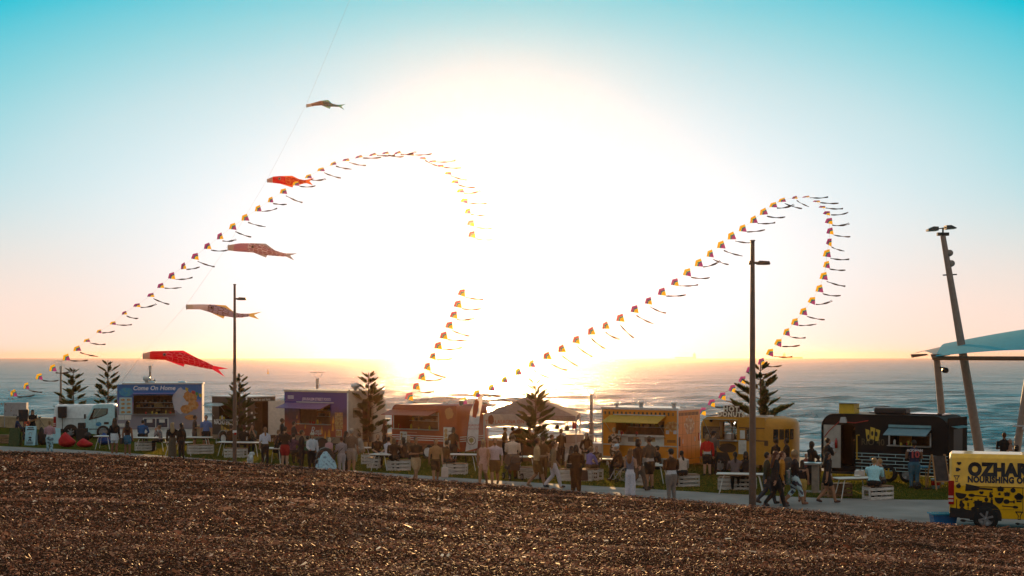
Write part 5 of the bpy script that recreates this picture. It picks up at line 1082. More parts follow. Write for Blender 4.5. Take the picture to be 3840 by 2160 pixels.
def person(px, py, h, face, label, pose='stand', top=(.02, .02, .022), bot=(.02, .02, .025), bt='pants', sl='short', hair=HD, hs='short', hat=None, skin='a', arms='down', shoes=(.03, .03, .03),
           seat=.48, lean=None, build=1.0, pat=None, tpat=None, loc=None, mid=None, beard=False, hem=None, extra=None):
    b = Vector(loc) if loc else gp(px, py); t = thing('person', label, 'person', b, -R(face), 'people at the beach market'); sk = SK[skin]; V = Vector; w = build
    ln = R(lean if lean is not None else (9 if pose == 'sit' else 2)); hz = .505 * h; dz = 0
    if pose == 'sit': hz = seat + .06 * h; dz = hz - .505 * h
    def T(x, y, z):   # a torso point, leaned about the hips
        z = z * h + dz; y = y * h; x = x * h; rz_ = z - hz; return V((x, y * math.cos(ln) + rz_ * math.sin(ln), hz + rz_ * math.cos(ln) - y * math.sin(ln)))
    m = MB(); segs = []
    fw = V((0, math.cos(ln), -math.sin(ln))); rt = V((1, 0, 0))
    def limb(ps, rs, cols, n=9):
        m.tube(ps, rs, n)
        for i in range(len(ps) - 1): segs.append((ps[i], ps[i + 1], rs[i], rs[i + 1], cols[i]))
    prof = [(.455, .072, .060), (.50, .096 * w, .068 * w), (.56, .090 * w, .064 * w), (.615, .082 * w, .058 * w), (.70, .096 * w, .064 * w), (.765, .108 * w, .062 * w), (.80, .106 * w, .054), (.828, .068, .042), (.845, .036, .034)]
    ell_tube(m, [(T(0, 0, z), rt * rx * h, fw * ry * h) for z, rx, ry in prof], 14)
    belt = hem or .555
    segs += [(T(s * .045 * w, 0, .47), T(s * .045 * w, 0, belt - .02), .06 * h * w, .06 * h * w, bot if bt != 'dress' else top) for s in (-1, 1)]
    segs += [(T(s * .045 * w, 0, belt + .01), T(s * .045 * w, 0, .80), .06 * h * w, .056 * h * w, top) for s in (-1, 1)]
    if mid: segs += [(T(s * .05 * w, 0, belt - .022), T(s * .05 * w, 0, belt + .004), .066 * h * w, .066 * h * w, mid) for s in (-1, 1)]
    # legs
    sw = {'walk': 1, 'stand': 0, 'sit': 0}[pose]; flare = 1.0
    for s in (-1, 1):
        hip = V((s * .048 * h * w, 0, hz))
        if pose == 'sit': kn, an = V((s * .065 * h, .245 * h, hz - .005 * h)), V((s * .06 * h, .25 * h + s * .01 * h, .045 * h)); toe = V((0, 1, 0))
        elif sw and s > 0: kn, an = V((s * .05 * h, .10 * h, .285 * h)), V((s * .045 * h, .155 * h, .05 * h)); toe = V((0, 1, .12))
        elif sw: kn, an = V((s * .05 * h, .005 * h, .275 * h)), V((s * .045 * h, -.17 * h, .085 * h)); toe = V((0, .85, -.5))
        else: kn, an = V((s * .056 * h, .012 * h, .28 * h)), V((s * .060 * h, -.006 * h, .045 * h)); toe = V((s * .18, 1, 0))
        k2 = hip.lerp(kn, .62); c2 = kn.lerp(an, .45)
        lc = {'pants': (bot, bot, bot, bot), 'wide': (bot, bot, bot, bot), 'shorts': (bot, bot, sk, sk), 'mini': (bot, sk, sk, sk), 'skirt': (sk, sk, sk, sk), 'long': (bot, bot, bot, bot), 'dress': (sk, sk, sk, sk), 'capri': (bot, bot, bot, sk)}[bt]
        g = {'pants': (1.12, 1.1, 1.15, 1.2), 'wide': (1.15, 1.25, 1.5, 1.9), 'shorts': (1.15, 1.25, 1.0, 1.0), 'capri': (1.12, 1.15, 1.2, 1.0)}.get(bt, (1, 1, 1, 1))
        limb([hip, k2, kn, c2, an], [.060 * h * w * g[0], .052 * h * w * g[1], .040 * h * g[2], .038 * h * g[2], .026 * h * g[3]], [lc[0], lc[1], lc[2], lc[3]])
        hl = an + V((0, -.025 * h, -.012 * h)); tp = an + toe.normalized() * .105 * h + V((0, 0, -.020 * h if toe.z >= 0 else 0))
        limb([hl, an + toe.normalized() * .04 * h + V((0, 0, -.012 * h)), tp], [.026 * h, .030 * h, .020 * h], [shoes, shoes], 8)
    if pose != 'sit' and bt in ('skirt', 'long', 'dress', 'mini'):
        hemz = {'skirt': .335, 'mini': .40, 'long': .06, 'dress': .345}[bt]; col = top if bt == 'dress' else bot; q = .10 if bt != 'long' else .10
        ell_tube(m, [(V((0, 0, .60 * h)), rt * .08 * h * w, V((0, 1, 0)) * .058 * h * w), (V((0, 0, .51 * h)), rt * .104 * h * w, V((0, 1, 0)) * .078 * h * w), (V((0, 0, hemz * h)), rt * (q + .02) * h * w, V((0, 1, 0)) * q * .9 * h * w)], 14)
        segs += [(V((s * .05 * h, 0, belt * h)), V((s * .055 * h, 0, hemz * h)), .066 * h, .075 * h, col) for s in (-1, 1)]
    # arms
    hands = []
    for s in (-1, 1):
        sh = T(s * .108 * w, 0, .795); A = arms
        if isinstance(arms, tuple): A = arms[0] if s < 0 else arms[1]
        if pose == 'walk' and A == 'down': el, wr = T(s * .14 * w, -.03 * s - .01, .63), T(s * .145 * w, -.10 * s + .05, .49)
        elif A == 'down': el, wr = T(s * .140 * w, -.015, .625), T(s * .145 * w, .035, .475)
        elif A == 'hold': el, wr = T(s * .14 * w, .01, .625), T(s * .045, .165, .64)
        elif A == 'fold': el, wr = T(s * .145 * w, .05, .64), T(-s * .03, .125, .665)
        elif A == 'push': el, wr = T(s * .13 * w, .03, .63), T(s * .10, .22, .585)
        elif A == 'table': el, wr = T(s * .15 * w, .13, .64), T(s * .05, .25, .60)
        elif A == 'face': el, wr = T(s * .12 * w, .14, .66), T(s * .04, .12, .85)
        elif A == 'lap': el, wr = T(s * .14 * w, .02, .62), T(s * .06, .17, .53)
        elif A == 'hip': el, wr = T(s * .20 * w, -.03, .66), T(s * .12 * w, .03, .56)
        elif A == 'up': el, wr = T(s * .16 * w, .12, .80), T(s * .10, .20, .92)
        ca, cb = {'none': (sk, sk), 'short': (top, sk), 'long': (top, top), 'three': (top, top)}[sl]; em = sh.lerp(el, .55); wm = el.lerp(wr, .6); b2 = 1.25 if sl == 'long' else 1.0
        limb([sh, em, el, wm, wr], [.036 * h * w, .033 * h * b2, .027 * h * b2, .025 * h * b2, .019 * h], [ca, ca if sl != 'short' else (top), cb, cb if sl != 'three' else sk])
        d = (wr - wm).normalized(); limb([wr, wr + d * .045 * h], [.019 * h, .023 * h], [sk], 8); hands.append((wr + d * .05 * h, d, s))
    # neck and head
    hc = T(0, .008, .932); limb([T(0, 0, .825), T(0, .006, .895)], [.035 * h, .031 * h], [sk])
    ell_tube(m, [(hc + V((0, y * h, z * h)), rt * rx * h, V((0, 1, 0)) * ry * h) for z, y, rx, ry in ((-.068, .018, .016, .018), (-.055, .012, .032, .036), (-.03, .004, .041, .050), (.0, 0, .045, .056), (.03, -.002, .043, .054), (.052, -.004, .030, .038), (.064, -.004, .01, .014))], 12)
    segs.append((hc - V((0, 0, .03 * h)), hc + V((0, 0, .02 * h)), .052 * h, .05 * h, sk)); m.tube([hc + V((0, .052 * h, .012 * h)), hc + V((0, .066 * h, -.014 * h)), hc + V((0, .054 * h, -.020 * h))], [.006 * h, .010 * h, .009 * h], 6)
    PEOPLE.append(dict(t=t, m=m, segs=segs, hands=hands, h=h, hc=hc, sk=sk, pat=pat, tpat=tpat, bot=bot, top=top))
    # hair and hat
    if hs != 'bald':
        hm_ = MB(); j = random.Random(px * 7 + py)
        up = .006 if hs in ('curly',) else 0
        k_ = 1.18 if hs == 'curly' else 1.0
        hm_.ball((hc.x, hc.y - .013 * h, hc.z + (.010 + up) * h), (.0505 * h * k_, .057 * h * k_, .062 * h * k_), 14, 9)
        if hs in ('long', 'pony'):
            le = {'long': .70, 'pony': .76}[hs]; wv = .054 if hs == 'long' else .022; X1 = V((1, 0, 0))
            r0 = [(hc + V((0, -.02 * h, .03 * h)), X1 * .035 * h, V((0, .03 * h, 0))), (hc + V((0, -.034 * h, -.03 * h)), X1 * (wv if hs == 'long' else .03) * h, V((0, .034 * h, 0)))]
            b1, b2_ = T(.004, -.058, .82), T(.008, -.072, le); r0 += [(b1, X1 * wv * 1.08 * h, V((0, .026 * h, 0))), (b1.lerp(b2_, .6), X1 * wv * 1.0 * h, V((0, .022 * h, 0))), (b2_, X1 * wv * .45 * h, V((0, .012 * h, 0)))]
            ell_tube(hm_, r0, 12)
        if hs == 'bob': ell_tube(hm_, [(hc + V((0, -.014 * h, .02 * h)), V((.052 * h, 0, 0)), V((0, .05 * h, 0))), (hc + V((0, -.024 * h, -.04 * h)), V((.058 * h, 0, 0)), V((0, .045 * h, 0))), (hc + V((0, -.03 * h, -.085 * h)), V((.05 * h, 0, 0)), V((0, .035 * h, 0)))], 12)
        if hs == 'bun': hm_.ball((hc.x, hc.y - .05 * h, hc.z + .05 * h), .026 * h, 10, 7)
        if beard: hm_.ball((hc.x, hc.y + .022 * h, hc.z - .045 * h), (.034 * h, .034 * h, .028 * h), 10, 6)
        jj = .0065 * h if hs in ('curly', 'long') else .003 * h
        hm_.v = [(x + j.uniform(-jj, jj), y + j.uniform(-jj, jj), z + j.uniform(-jj, jj)) for x, y, z in hm_.v]
        hm_.build('hair', hair_mat(hair), t)
    if hat:
        hm_ = MB(); hm_.lathe((hc.x, hc.y - .006 * h, hc.z + .018 * h), [(.056 * h, 0), (.057 * h, .016 * h), (.046 * h, .045 * h), (.022 * h, .058 * h), (.001, .061 * h)], 14, 'z')
        hm_.prism([(hc.x - .045 * h, hc.y + .03 * h), (hc.x + .045 * h, hc.y + .03 * h), (hc.x + .036 * h, hc.y + .095 * h), (hc.x, hc.y + .108 * h), (hc.x - .036 * h, hc.y + .095 * h)], hc.z + .016 * h, hc.z + .024 * h, 'z')
        hm_.build('cap', M('cap_%d_%d_%d' % tuple(int(x * 100) for x in hat), hat, .8), t)
    return t

def finish_people():
    """fuse every figure's limbs, torso and head into one skin, then colour clothes and skin by the nearest limb"""
    tmp = []
    for P in PEOPLE:
        me = P['m'].mesh('body'); o = bpy.data.objects.new('body', me); COL.objects.link(o)
        r = o.modifiers.new('r', 'REMESH'); r.mode = 'VOXEL'; r.voxel_size = .0125 * P['h']; r.use_smooth_shade = True
        s = o.modifiers.new('s', 'SMOOTH'); s.factor = .5; s.iterations = 2; tmp.append(o)
    dg = bpy.context.evaluated_depsgraph_get(); dg.update()
    for P, o in zip(PEOPLE, tmp):
        me = bpy.data.meshes.new_from_object(o.evaluated_get(dg)); h = P['h']; nv, nf = len(me.vertices), len(me.polygons)
        V = np.empty(nv * 3, np.float32); me.vertices.foreach_get('co', V); V = V.reshape(-1, 3)
        li = np.empty(nf * 4, np.int32) if len(me.loops) == nf * 4 else None
        C = np.empty(nf * 3, np.float32); me.polygons.foreach_get('center', C); C = C.reshape(-1, 3)
        best = np.full(nf, 1e9); col = np.zeros((nf, 3))
        for a, b, ra, rb, c in P['segs']:
            a, b = np.array(a), np.array(b); ab = b - a; u = np.clip(((C - a) @ ab) / max(ab @ ab, 1e-9), 0, 1); d = np.linalg.norm(C - a - u[:, None] * ab, axis=1) - (ra + (rb - ra) * u)
            k = d < best; best[k] = d[k]; col[k] = c
        if P['pat'] is not None or P['tpat'] is not None:
            nz = vnoise(C[:, 0] * 16 + 40, C[:, 2] * 16 + C[:, 1] * 9 + 40, 3)
            for key, base in (('pat', P['bot']), ('tpat', P['top'])):
                if P[key] is not None: k = (nz > .54) & (np.abs(col - np.array(base)).sum(1) < 1e-6); col[k] = P[key]
        polys = [tuple(p.vertices) for p in me.polygons]; vs = [tuple(v) for v in V]; cols = [tuple(c) for c in col]; sm = [True] * nf
        x = MB()
        for wp, d, s in P['hands']:      # four fingers of unequal length and a thumb off the side of the palm
            sd = Vector((0, 0, 1)).cross(d); sd = sd.normalized() if sd.length > .1 else Vector((0, 1, 0)); dn = d.cross(sd).normalized()
            for k, (off, ln) in enumerate(((-.016, .040), (-.0055, .046), (.005, .043), (.015, .034))):
                b0 = wp + sd * off * h - d * .006 * h; b1 = b0 + d * ln * .55 * h + dn * .006 * h; b2 = b1 + d * ln * .4 * h + dn * .016 * h; x.tube([b0, b1, b2], [.0058 * h, .0052 * h, .004 * h], 4)
            b0 = wp - d * .032 * h - sd * s * .018 * h; x.tube([b0, b0 - sd * s * .016 * h + d * .014 * h, b0 - sd * s * .018 * h + d * .030 * h + dn * .006 * h], [.007 * h, .006 * h, .0045 * h], 4)
        nfing = len(x.f); hc = P['hc']
        for s in (-1, 1): x.ball((hc.x + s * .018 * h, hc.y + .050 * h, hc.z + .004 * h), (.006 * h, .005 * h, .004 * h), 6, 4); x.ball((hc.x + s * .046 * h, hc.y - .004 * h, hc.z - .004 * h), (.006 * h, .011 * h, .016 * h), 6, 4)
        x.box(hc.x - .016 * h, hc.x + .016 * h, hc.y + .040 * h, hc.y + .053 * h, hc.z - .036 * h, hc.z - .031 * h)
        b = len(vs); vs += x.v; polys += [tuple(i + b for i in f) for f in x.f]; sm += [True] * len(x.f)
        nb = len(x.f) - nfing; per = (nb - 6) // 4
        cols += [P['sk']] * nfing + ([(.01, .008, .006)] * per + [P['sk']] * per) * 2 + [(.20, .07, .05)] * 6
        m2 = bpy.data.meshes.new('body'); m2.from_pydata(vs, [], polys); m2.update(); m2.polygons.foreach_set('use_smooth', sm)
        c4 = np.ones((len(polys), 4), np.float32); c4[:, :3] = np.array(cols); at_ = m2.attributes.new('col', 'FLOAT_COLOR', 'FACE'); at_.data.foreach_set('color', c4.ravel())
        m2.materials.append(cloth); link(bpy.data.objects.new('body', m2), P['t']); bpy.data.meshes.remove(me)
    for o in tmp: me = o.data; bpy.data.objects.remove(o); bpy.data.meshes.remove(me)

K_, W_, DN = (.018, .017, .018), (.62, .60, .58), (.03, .04, .07)
# left: music corner and mural truck
person(60, 1652, 1.72, 75, 'seated man in navy top and cap behind the green board', 'sit', (.02, .03, .07), K_, sl='long', hat=K_, arms='table')
person(122, 1642, 1.70, 160, 'guitarist in black with cap singing at a microphone', top=K_, bot=K_, hair=HR, hs='long', hat=K_, arms='hold', sl='short')
person(92, 1655, 1.2, 110, 'child sitting in the dark behind the left loudspeaker', 'sit', K_, K_, hair=HD, seat=.35, arms='lap')
person(186, 1704, 1.70, 0, 'woman in pink jumper and patterned pale jeans seen from behind', top=(.42, .24, .27), bot=(.30, .52, .58), sl='long', hair=HL, hs='bun', arms='hold', pat=(.12, .2, .25), mid=(.5, .6, .62), build=1.05)
person(429, 1708, 1.86, 5, 'girl in black top and white skirt with long brown hair', top=K_, bot=(.55, .60, .64), bt='mini', sl='long', hair=HD, hs='long', skin='c', shoes=(.5, .62, .65), build=.9)
person(478, 1711, 1.76, 0, 'girl in brown top and blue skirt with long dark hair', top=(.07, .03, .02), bot=(.03, .13, .22), bt='mini', sl='none', hair=HB, hs='long', skin='c', shoes=(.4, .55, .58), build=.9)
person(530, 1672, 1.75, 10, 'seated man in bright blue shirt facing the mural truck', 'sit', (.015, .085, .22), K_, sl='long', hair=HB, arms='table', lean=16, build=1.15)
person(604, 1694, 1.62, -80, 'seated woman in patterned top facing left by the mural truck', 'sit', (.20, .17, .17), K_, sl='long', hair=HY_, hs='bun', arms='face', tpat=(.08, .12, .14))
person(646, 1719, 1.74, -8, 'blonde woman in black top and long grey skirt', top=(.03, .022, .018), bot=(.10, .085, .06), bt='long', sl='long', hair=(.40, .28, .15), hs='long')
person(681, 1721, 1.72, -55, 'dark-haired woman in all black beside the long grey skirt', top=(.022, .016, .012), bot=K_, sl='long', hair=HD, hs='long', build=.9)
person(729, 1684, 1.80, 85, 'man in dark grey tee and shorts standing in profile at the mural truck', top=(.075, .05, .04), bot=(.10, .07, .06), bt='shorts', hair=HD, skin='b', arms='hold')
person(773, 1686, 1.82, 175, 'man in blue tee and black shorts facing the camera by the nacho trailer', top=(.10, .16, .34), bot=K_, bt='shorts', hair=HB, skin='b', build=1.1)
person(562, 1660, 1.78, 170, 'stall worker in cream tee inside the mural truck hatch', top=(.45, .33, .16), bot=K_, hair=HB, skin='c', arms='hold', loc=tuple(Vector(gp(578, 1641)) + Vector((0, 1.0, .62))))
# nacho / purple trailers
person(862, 1700, 1.75, 25, 'seated person in dark brown left of the banded lamp post', 'sit', (.045, .022, .012), K_, sl='long', hair=HD, arms='table')
person(912, 1706, 1.78, 15, 'seated man in black right of the banded lamp post', 'sit', (.025, .016, .012), K_, sl='long', hair=HR, arms='table', skin='b')
person(950, 1694, 1.70, 185, 'woman in sunglasses leaning on her arms at a table', 'sit', (.10, .11, .09), K_, hair=HR, hs='bob', arms='face', lean=14, tpat=(.05, .06, .05))
person(994, 1743, 1.72, -15, 'woman in white tee and black trousers seen from behind', top=(.52, .54, .62), bot=K_, hair=(.28, .14, .07), hs='pony', build=.95, arms=('down', 'hold'))
person(1056, 1702, 1.80, 80, 'man in black standing by the white trailer door', top=K_, bot=K_, hair=HB, skin='c', arms='hold')
person(1042, 1722, 1.66, 150, 'seated woman with curly fair hair behind the red shorts man', 'sit', (.06, .03, .025), K_, hair=HY_, hs='curly', arms='table')
person(1032, 1738, 1.70, 110, 'seated person in black hat bent over a table', 'sit', (.02, .015, .012), K_, sl='long', hair=HB, hat=K_, arms='table', lean=22)
person(1068, 1751, 1.80, 20, 'man in black tee and red shorts seen from behind', top=(.022, .016, .013), bot=(.30, .012, .015), bt='shorts', hair=HD, build=1.1, arms='hold')
person(1098, 1742, 1.72, 10, 'seated person in purple striped shirt at the purple trailer', 'sit', (.10, .045, .085), K_, sl='long', hair=HB, arms='table', tpat=(.06, .03, .05))
person(1130, 1766, 1.76, 70, 'man in dark suit and white shirt on the path edge', top=(.025, .018, .018), bot=K_, sl='long', hair=HD, skin='b', build=1.08, arms=('down', 'hold'))
person(1170, 1768, 1.66, 160, 'woman in white jacket and pale cap beside the suited man', top=(.48, .52, .56), bot=K_, sl='long', hair=HD, hs='bob', hat=(.42, .36, .28), skin='b', arms=('down', 'push'))
person(1232, 1735, 1.35, 25, 'seated child in pink with white blond hair', 'sit', (.50, .26, .28), K_, hair=(.55, .48, .38), hs='bob', seat=.42)
person(1281, 1776, 1.55, -30, 'person in grey hooded sweater holding a covered pram', top=(.26, .22, .23), bot=(.36, .31, .31), sl='long', hair=HR, skin='b', arms='push', build=1.12)
person(1296, 1770, 1.74, 60, 'dark-haired woman in black hugging the man in the pale cap', top=(.028, .018, .012), bot=K_, sl='long', hair=HB, hs='long', arms='fold')
person(1318, 1772, 1.86, 10, 'tall man in brown tee, pale shorts and pale cap', top=(.13, .085, .06), bot=(.34, .25, .20), bt='shorts', hair=HG, hat=(.40, .32, .24), skin='b', shoes=(.5, .45, .42))
person(1360, 1738, 1.74, -75, 'seated man in light grey hoodie by the pine', 'sit', (.30, .25, .21), (.22, .16, .12), sl='long', hair=HD, skin='b', arms='table', lean=14)
person(1415, 1752, 1.80, 165, 'seated bearded man in black tee facing the camera', 'sit', (.022, .015, .012), K_, hair=HR, beard=True, arms='table')
person(1452, 1758, 1.66, 30, 'seated woman in white top with a shoulder strap', 'sit', (.50, .46, .50), K_, hair=HD, hs='bun', arms='table')
person(1476, 1766, 1.74, 5, 'seated woman in dark top seen from behind at the bearded man table', 'sit', (.045, .022, .012), K_, sl='long', hair=HY_, hs='bob', arms='table', build=1.1)
person(1520, 1760, 1.68, -60, 'seated woman in black sleeveless top beside the red trailer', 'sit', (.03, .018, .012), K_, sl='none', hair=HD, hs='bob', arms='face')
person(1443, 1700, 1.68, 60, 'woman with sunlit hair half hidden by the cream trailer end', top=(.05, .03, .02), bot=K_, hair=HR, hs='long')
person(1558, 1808, 1.78, 150, 'man in sunglasses, black tee and beige shorts walking', 'walk', (.05, .028, .015), (.42, .28, .16), bt='shorts', hair=HD, skin='b', arms='hold', build=1.12)
person(1634, 1811, 1.72, 175, 'young man in tan shirt and dark shorts walking towards the camera', 'walk', (.38, .20, .09), (.08, .04, .018), bt='shorts', hair=HY_, skin='b')  # flare's warm tint put into this clothing colour too
person(1668, 1778, 1.70, 55, 'seated person in dark clothes with a white bag', 'sit', (.06, .03, .012), K_, hair=HD, arms='lap')
# centre: clothing bases browned, warm lens flare put into the colours
person(1812, 1822, 1.76, 190, 'blonde woman in pink dress with glowing hair', 'walk', (.52, .30, .24), bt='dress', sl='none', hair=(.50, .30, .12), hs='long', skin='b', build=.92)
person(1856, 1820, 1.80, 185, 'bearded man in black and white tee and dark shorts', 'walk', (.50, .40, .42), (.12, .06, .02), bt='shorts', hair=HD, skin='b', beard=True, build=1.12)
person(1892, 1730, 1.62, 70, 'boy silhouetted left of the gazebo counter', top=(.16, .07, .02), bot=K_, hair=HD)
person(1921, 1728, 1.60, 60, 'person in cap silhouetted at the gazebo counter', top=(.12, .06, .02), bot=K_, hair=HD, hat=(.1, .05, .02))
person(1946, 1734, 1.85, 15, 'tall man in dark top at the gazebo counter', top=(.10, .045, .012), bot=K_, hair=HD, build=1.1)
person(1986, 1726, 1.62, 190, 'stall woman in pale top under the gazebo', top=(.45, .32, .2), bot=K_, hair=HD, hs='bob')
person(1922, 1797, 1.80, 10, 'broad man in white shirt pushing a pushchair', top=(.55, .42, .33), bot=(.15, .06, .02), sl='long', hair=HY_, arms='push', build=1.2)
person(2012, 1829, 1.86, 75, 'man in cap, grey shirt and dark shorts facing right', 'walk', (.42, .27, .14), (.14, .07, .02), bt='shorts', hair=HD, hat=(.12, .05, .02), skin='b', arms='hold', shoes=(.2, .14, .1))
person(2036, 1800, 1.74, 20, 'man in dark trousers behind the man in the cap', top=(.14, .06, .02), bot=(.1, .045, .015), hair=HD)
person(2074, 1832, 1.76, 80, 'man in sunglasses with satchel and white jeans walking right', 'walk', (.24, .15, .08), (.52, .46, .48), hair=HD, sl='long', skin='b')
person(2060, 1742, 1.60, 110, 'seated person in dark hat behind the satchel man', 'sit', (.14, .06, .02), K_, hair=HD, hat=(.1, .05, .02))
person(2047, 1748, 1.2, 160, 'small child seated behind the satchel man', 'sit', (.3, .18, .1), K_, hair=HY_, seat=.4)
person(2160, 1846, 1.72, 10, 'woman in loose black outfit with handbag seen from behind', top=(.045, .02, .008), bot=(.05, .022, .008), bt='wide', sl='long', hair=HD, hs='bob', build=1.15, arms='hold')
person(2140, 1802, 1.62, 25, 'seated long-haired girl in white by the crate', 'sit', (.5, .42, .36), K_, hair=HD, hs='long')
person(2206, 1802, 1.55, 50, 'seated boy in blue hoodie', 'sit', (.16, .14, .34), (.1, .06, .03), sl='long', hair=HY_, hs='curly', arms='table', lean=14)
person(2238, 1790, 1.45, 190, 'seated boy in patterned dark tee facing the camera', 'sit', (.06, .035, .02), K_, hair=HR, arms='table', tpat=(.25, .17, .1))
person(2203, 1752, 1.72, 195, 'dark-haired stall woman seated behind the clothed table', 'sit', (.05, .022, .01), K_, sl='long', hair=HD, hs='long', lean=14, arms='table', seat=.62)
person(2303, 1752, 1.76, 10, 'woman in dark floral dress with blonde bun at the amber trailer', top=(.06, .035, .018), bt='dress', sl='short', hair=(.48, .36, .22), hs='bun', skin='b', tpat=(.40, .30, .24), arms='hold')
person(2332, 1804, 1.74, -70, 'elderly man in pale blue cap sitting in a wheelchair', 'sit', (.04, .02, .01), K_, sl='long', hair=HG, hat=(.42, .52, .62), arms='table', lean=16, seat=.52)
person(2363, 1868, 1.72, 30, 'woman in blue crop top and white trousers with wind-blown hair', top=(.17, .17, .22), bot=(.60, .58, .64), bt='wide', sl='none', hair=(.26, .11, .035), hs='long', arms='hold', build=.9, hem=.585)
person(2392, 1844, 1.94, 60, 'dark hooded woman striding in long boots', 'walk', (.045, .02, .01), (.10, .075, .06), sl='long', hair=HB, hs='bob', build=1.02, mid=(.06, .03, .015))
person(2436, 1834, 1.96, -35, 'man in olive hoodie with pale back print and shorts', top=(.09, .058, .038), bot=(.04, .025, .015), bt='shorts', sl='long', hair=HD, skin='b', arms='hold', mid=(.4, .34, .3), build=1.05)
person(2518, 1880, 1.78, -30, 'man in brown sherpa collar jacket, black cap and grey jeans', top=(.065, .028, .012), bot=(.20, .18, .165), sl='long', hair=HD, hat=K_, arms='hold', mid=(.5, .52, .55), build=1.18)
person(2562, 1830, 1.68, -15, 'seated woman in white knit with dark ponytail', 'sit', (.46, .36, .30), K_, sl='long', hair=HB, hs='pony', arms='table', lean=14, build=1.12)
person(2652, 1785, 1.72, 5, 'blonde woman in red hoodie and black shorts at the donut caravan', top=(.50, .015, .012), bot=K_, bt='shorts', sl='long', hair=(.30, .18, .09), hs='bob', mid=(.5, .46, .44))
person(2674, 1781, 1.84, 40, 'man in grey tee and black cap ordering at the donut caravan', top=(.12, .095, .08), bot=K_, hair=HB, hat=K_, skin='b', arms='hold')
person(2757, 1842, 1.72, 10, 'seated woman in grey top with dark ponytail', 'sit', (.13, .10, .10), K_, sl='long', hair=HB, hs='pony', arms='table', lean=5, build=1.05)
person(2797, 1842, 1.76, 8, 'seated person in black hood right behind the tall lamp post', 'sit', (.015, .012, .012), K_, sl='long', hair=HB, hs='bob', arms='table', build=1.15)
# right
person(2874, 1892, 1.74, 85, 'man in dark green striding behind the tall lamp post', 'walk', (.03, .032, .02), (.045, .055, .07), sl='long', hair=HB)
person(2906, 1904, 1.84, 80, 'woman with auburn hair in a long black coat', 'walk', K_, K_, sl='long', hair=HR, hs='long', build=1.1, shoes=(.05, .05, .055))
person(2930, 1898, 1.80, 100, 'person in mustard jumper and black skirt', 'stand', (.42, .17, .018), K_, bt='mini', sl='long', hair=HR, hs='short', shoes=(.1, .3, .36), skin='a')
person(2909, 1800, 1.65, 60, 'person with bushy dark hair behind the auburn woman', top=(.03, .015, .01), bot=K_, hair=HB, hs='curly', skin='c')
person(2952, 1806, 1.70, -60, 'man in dark top silhouetted against the surf', top=(.03, .018, .012), bot=K_, sl='long', hair=HB, arms='push', skin='c')
person(2978, 1895, 1.80, 80, 'curly grey-blonde woman in dark jumper and floral trousers', 'walk', (.018, .016, .02), (.42, .55, .58), bt='capri', sl='three', hair=(.32, .22, .12), hs='curly', skin='b', arms='hold', pat=(.04, .06, .1), build=1.08, shoes=(.2, .1, .07))
person(3008, 1883, 1.42, 10, 'girl in black top and yellow shorts with long black hair', 'stand', (.03, .02, .02), (.50, .33, .09), bt='shorts', sl='none', hair=HB, hs='long', skin='b', shoes=(.12, .06, .05))
person(3022, 1812, 1.15, 150, 'small child behind the stone pedestal', top=(.2, .06, .05), bot=K_, hair=HR)
person(3042, 1822, 1.70, 70, 'woman in dark long coat facing right before the surf', top=(.025, .016, .012), bot=K_, sl='long', hair=HB, hs='bob', bt='pants', arms='fold', build=1.1, skin='c')
person(3102, 1812, 1.76, 75, 'bearded man in black with folded arms at the black trailer', top=K_, bot=K_, sl='long', hair=HB, beard=True, arms='fold', build=1.15)
person(3101, 1888, 1.72, 85, 'woman with very long black hair striding in sandals', 'walk', K_, K_, bt='mini', sl='short', hair=HB, hs='long', skin='b', shoes=(.08, .04, .03), build=1.05)
person(3276, 1876, 1.78, 25, 'seated fair-haired woman in pale blue long sleeved top', 'sit', (.34, .62, .68), K_, sl='long', hair=HL, hs='short', arms='face', lean=12, build=1.2)
person(3312, 1868, 1.62, -60, 'seated person in grey leaning on the pale blue woman', 'sit', (.12, .11, .10), K_, sl='long', hair=HL, arms='lap', lean=10)
jr = person(3428, 1832, 1.80, 5, 'man in navy basketball jersey number ten at the black trailer hatch', top=(.018, .022, .055), bot=(.05, .12, .17), sl='none', hair=HB, hs='short', skin='c', arms='hold', build=1.15)
person(3766, 1786, 1.80, 15, 'man in black holding a baby near the shade sail post', top=K_, bot=K_, hair=HR, skin='c', arms=('hold', 'fold'), build=1.15)
person(3812, 1822, 1.55, 60, 'person in sunglasses and black at the right edge', top=K_, bot=K_, hair=HB, hs='bob', skin='c')
person(3175, 1800, 1.7, 120, 'cook in black inside the black trailer doorway', top=(.03, .02, .015), bot=K_, hair=HB, skin='b', arms='hold', loc=tuple(Vector(gp(3190, 1800)) + Vector((.3, .7, .5))))
person(1150, 1742, 1.50, 20, 'seated person in dark green half hidden behind the suited man', 'sit', (.03, .09, .05), K_, hair=HB, arms='table')
person(1529, 1752, 1.66, 150, 'fair-haired seated person behind the woman in the black sleeveless top', 'sit', (.12, .07, .04), K_, hair=HL, hs='bob', arms='table')
person(2474, 1806, 1.70, -70, 'seated person in black half hidden by the olive hoodie man', 'sit', (.02, .015, .012), K_, sl='long', hair=HB, arms='table', skin='b')
person(3068, 1816, 1.12, 70, 'small dark-haired child at the side of the woman in the dark coat', top=(.03, .02, .018), bot=K_, hair=HB, hs='bob', skin='c')
person(1100, 1712, 1.74, 60, 'man in dark clothes waiting at the purple trailer hatch', top=(.05, .03, .03), bot=K_, hair=HD, arms='fold')
person(1700, 1742, 1.70, 20, 'person in dark brown standing at the red trailer end', top=(.06, .03, .015), bot=K_, hair=HD, hs='bob')
person(2105, 1748, 1.68, -30, 'person in dark apron behind the white stall table', top=(.08, .04, .015), bot=K_, hair=HD, arms='hold')
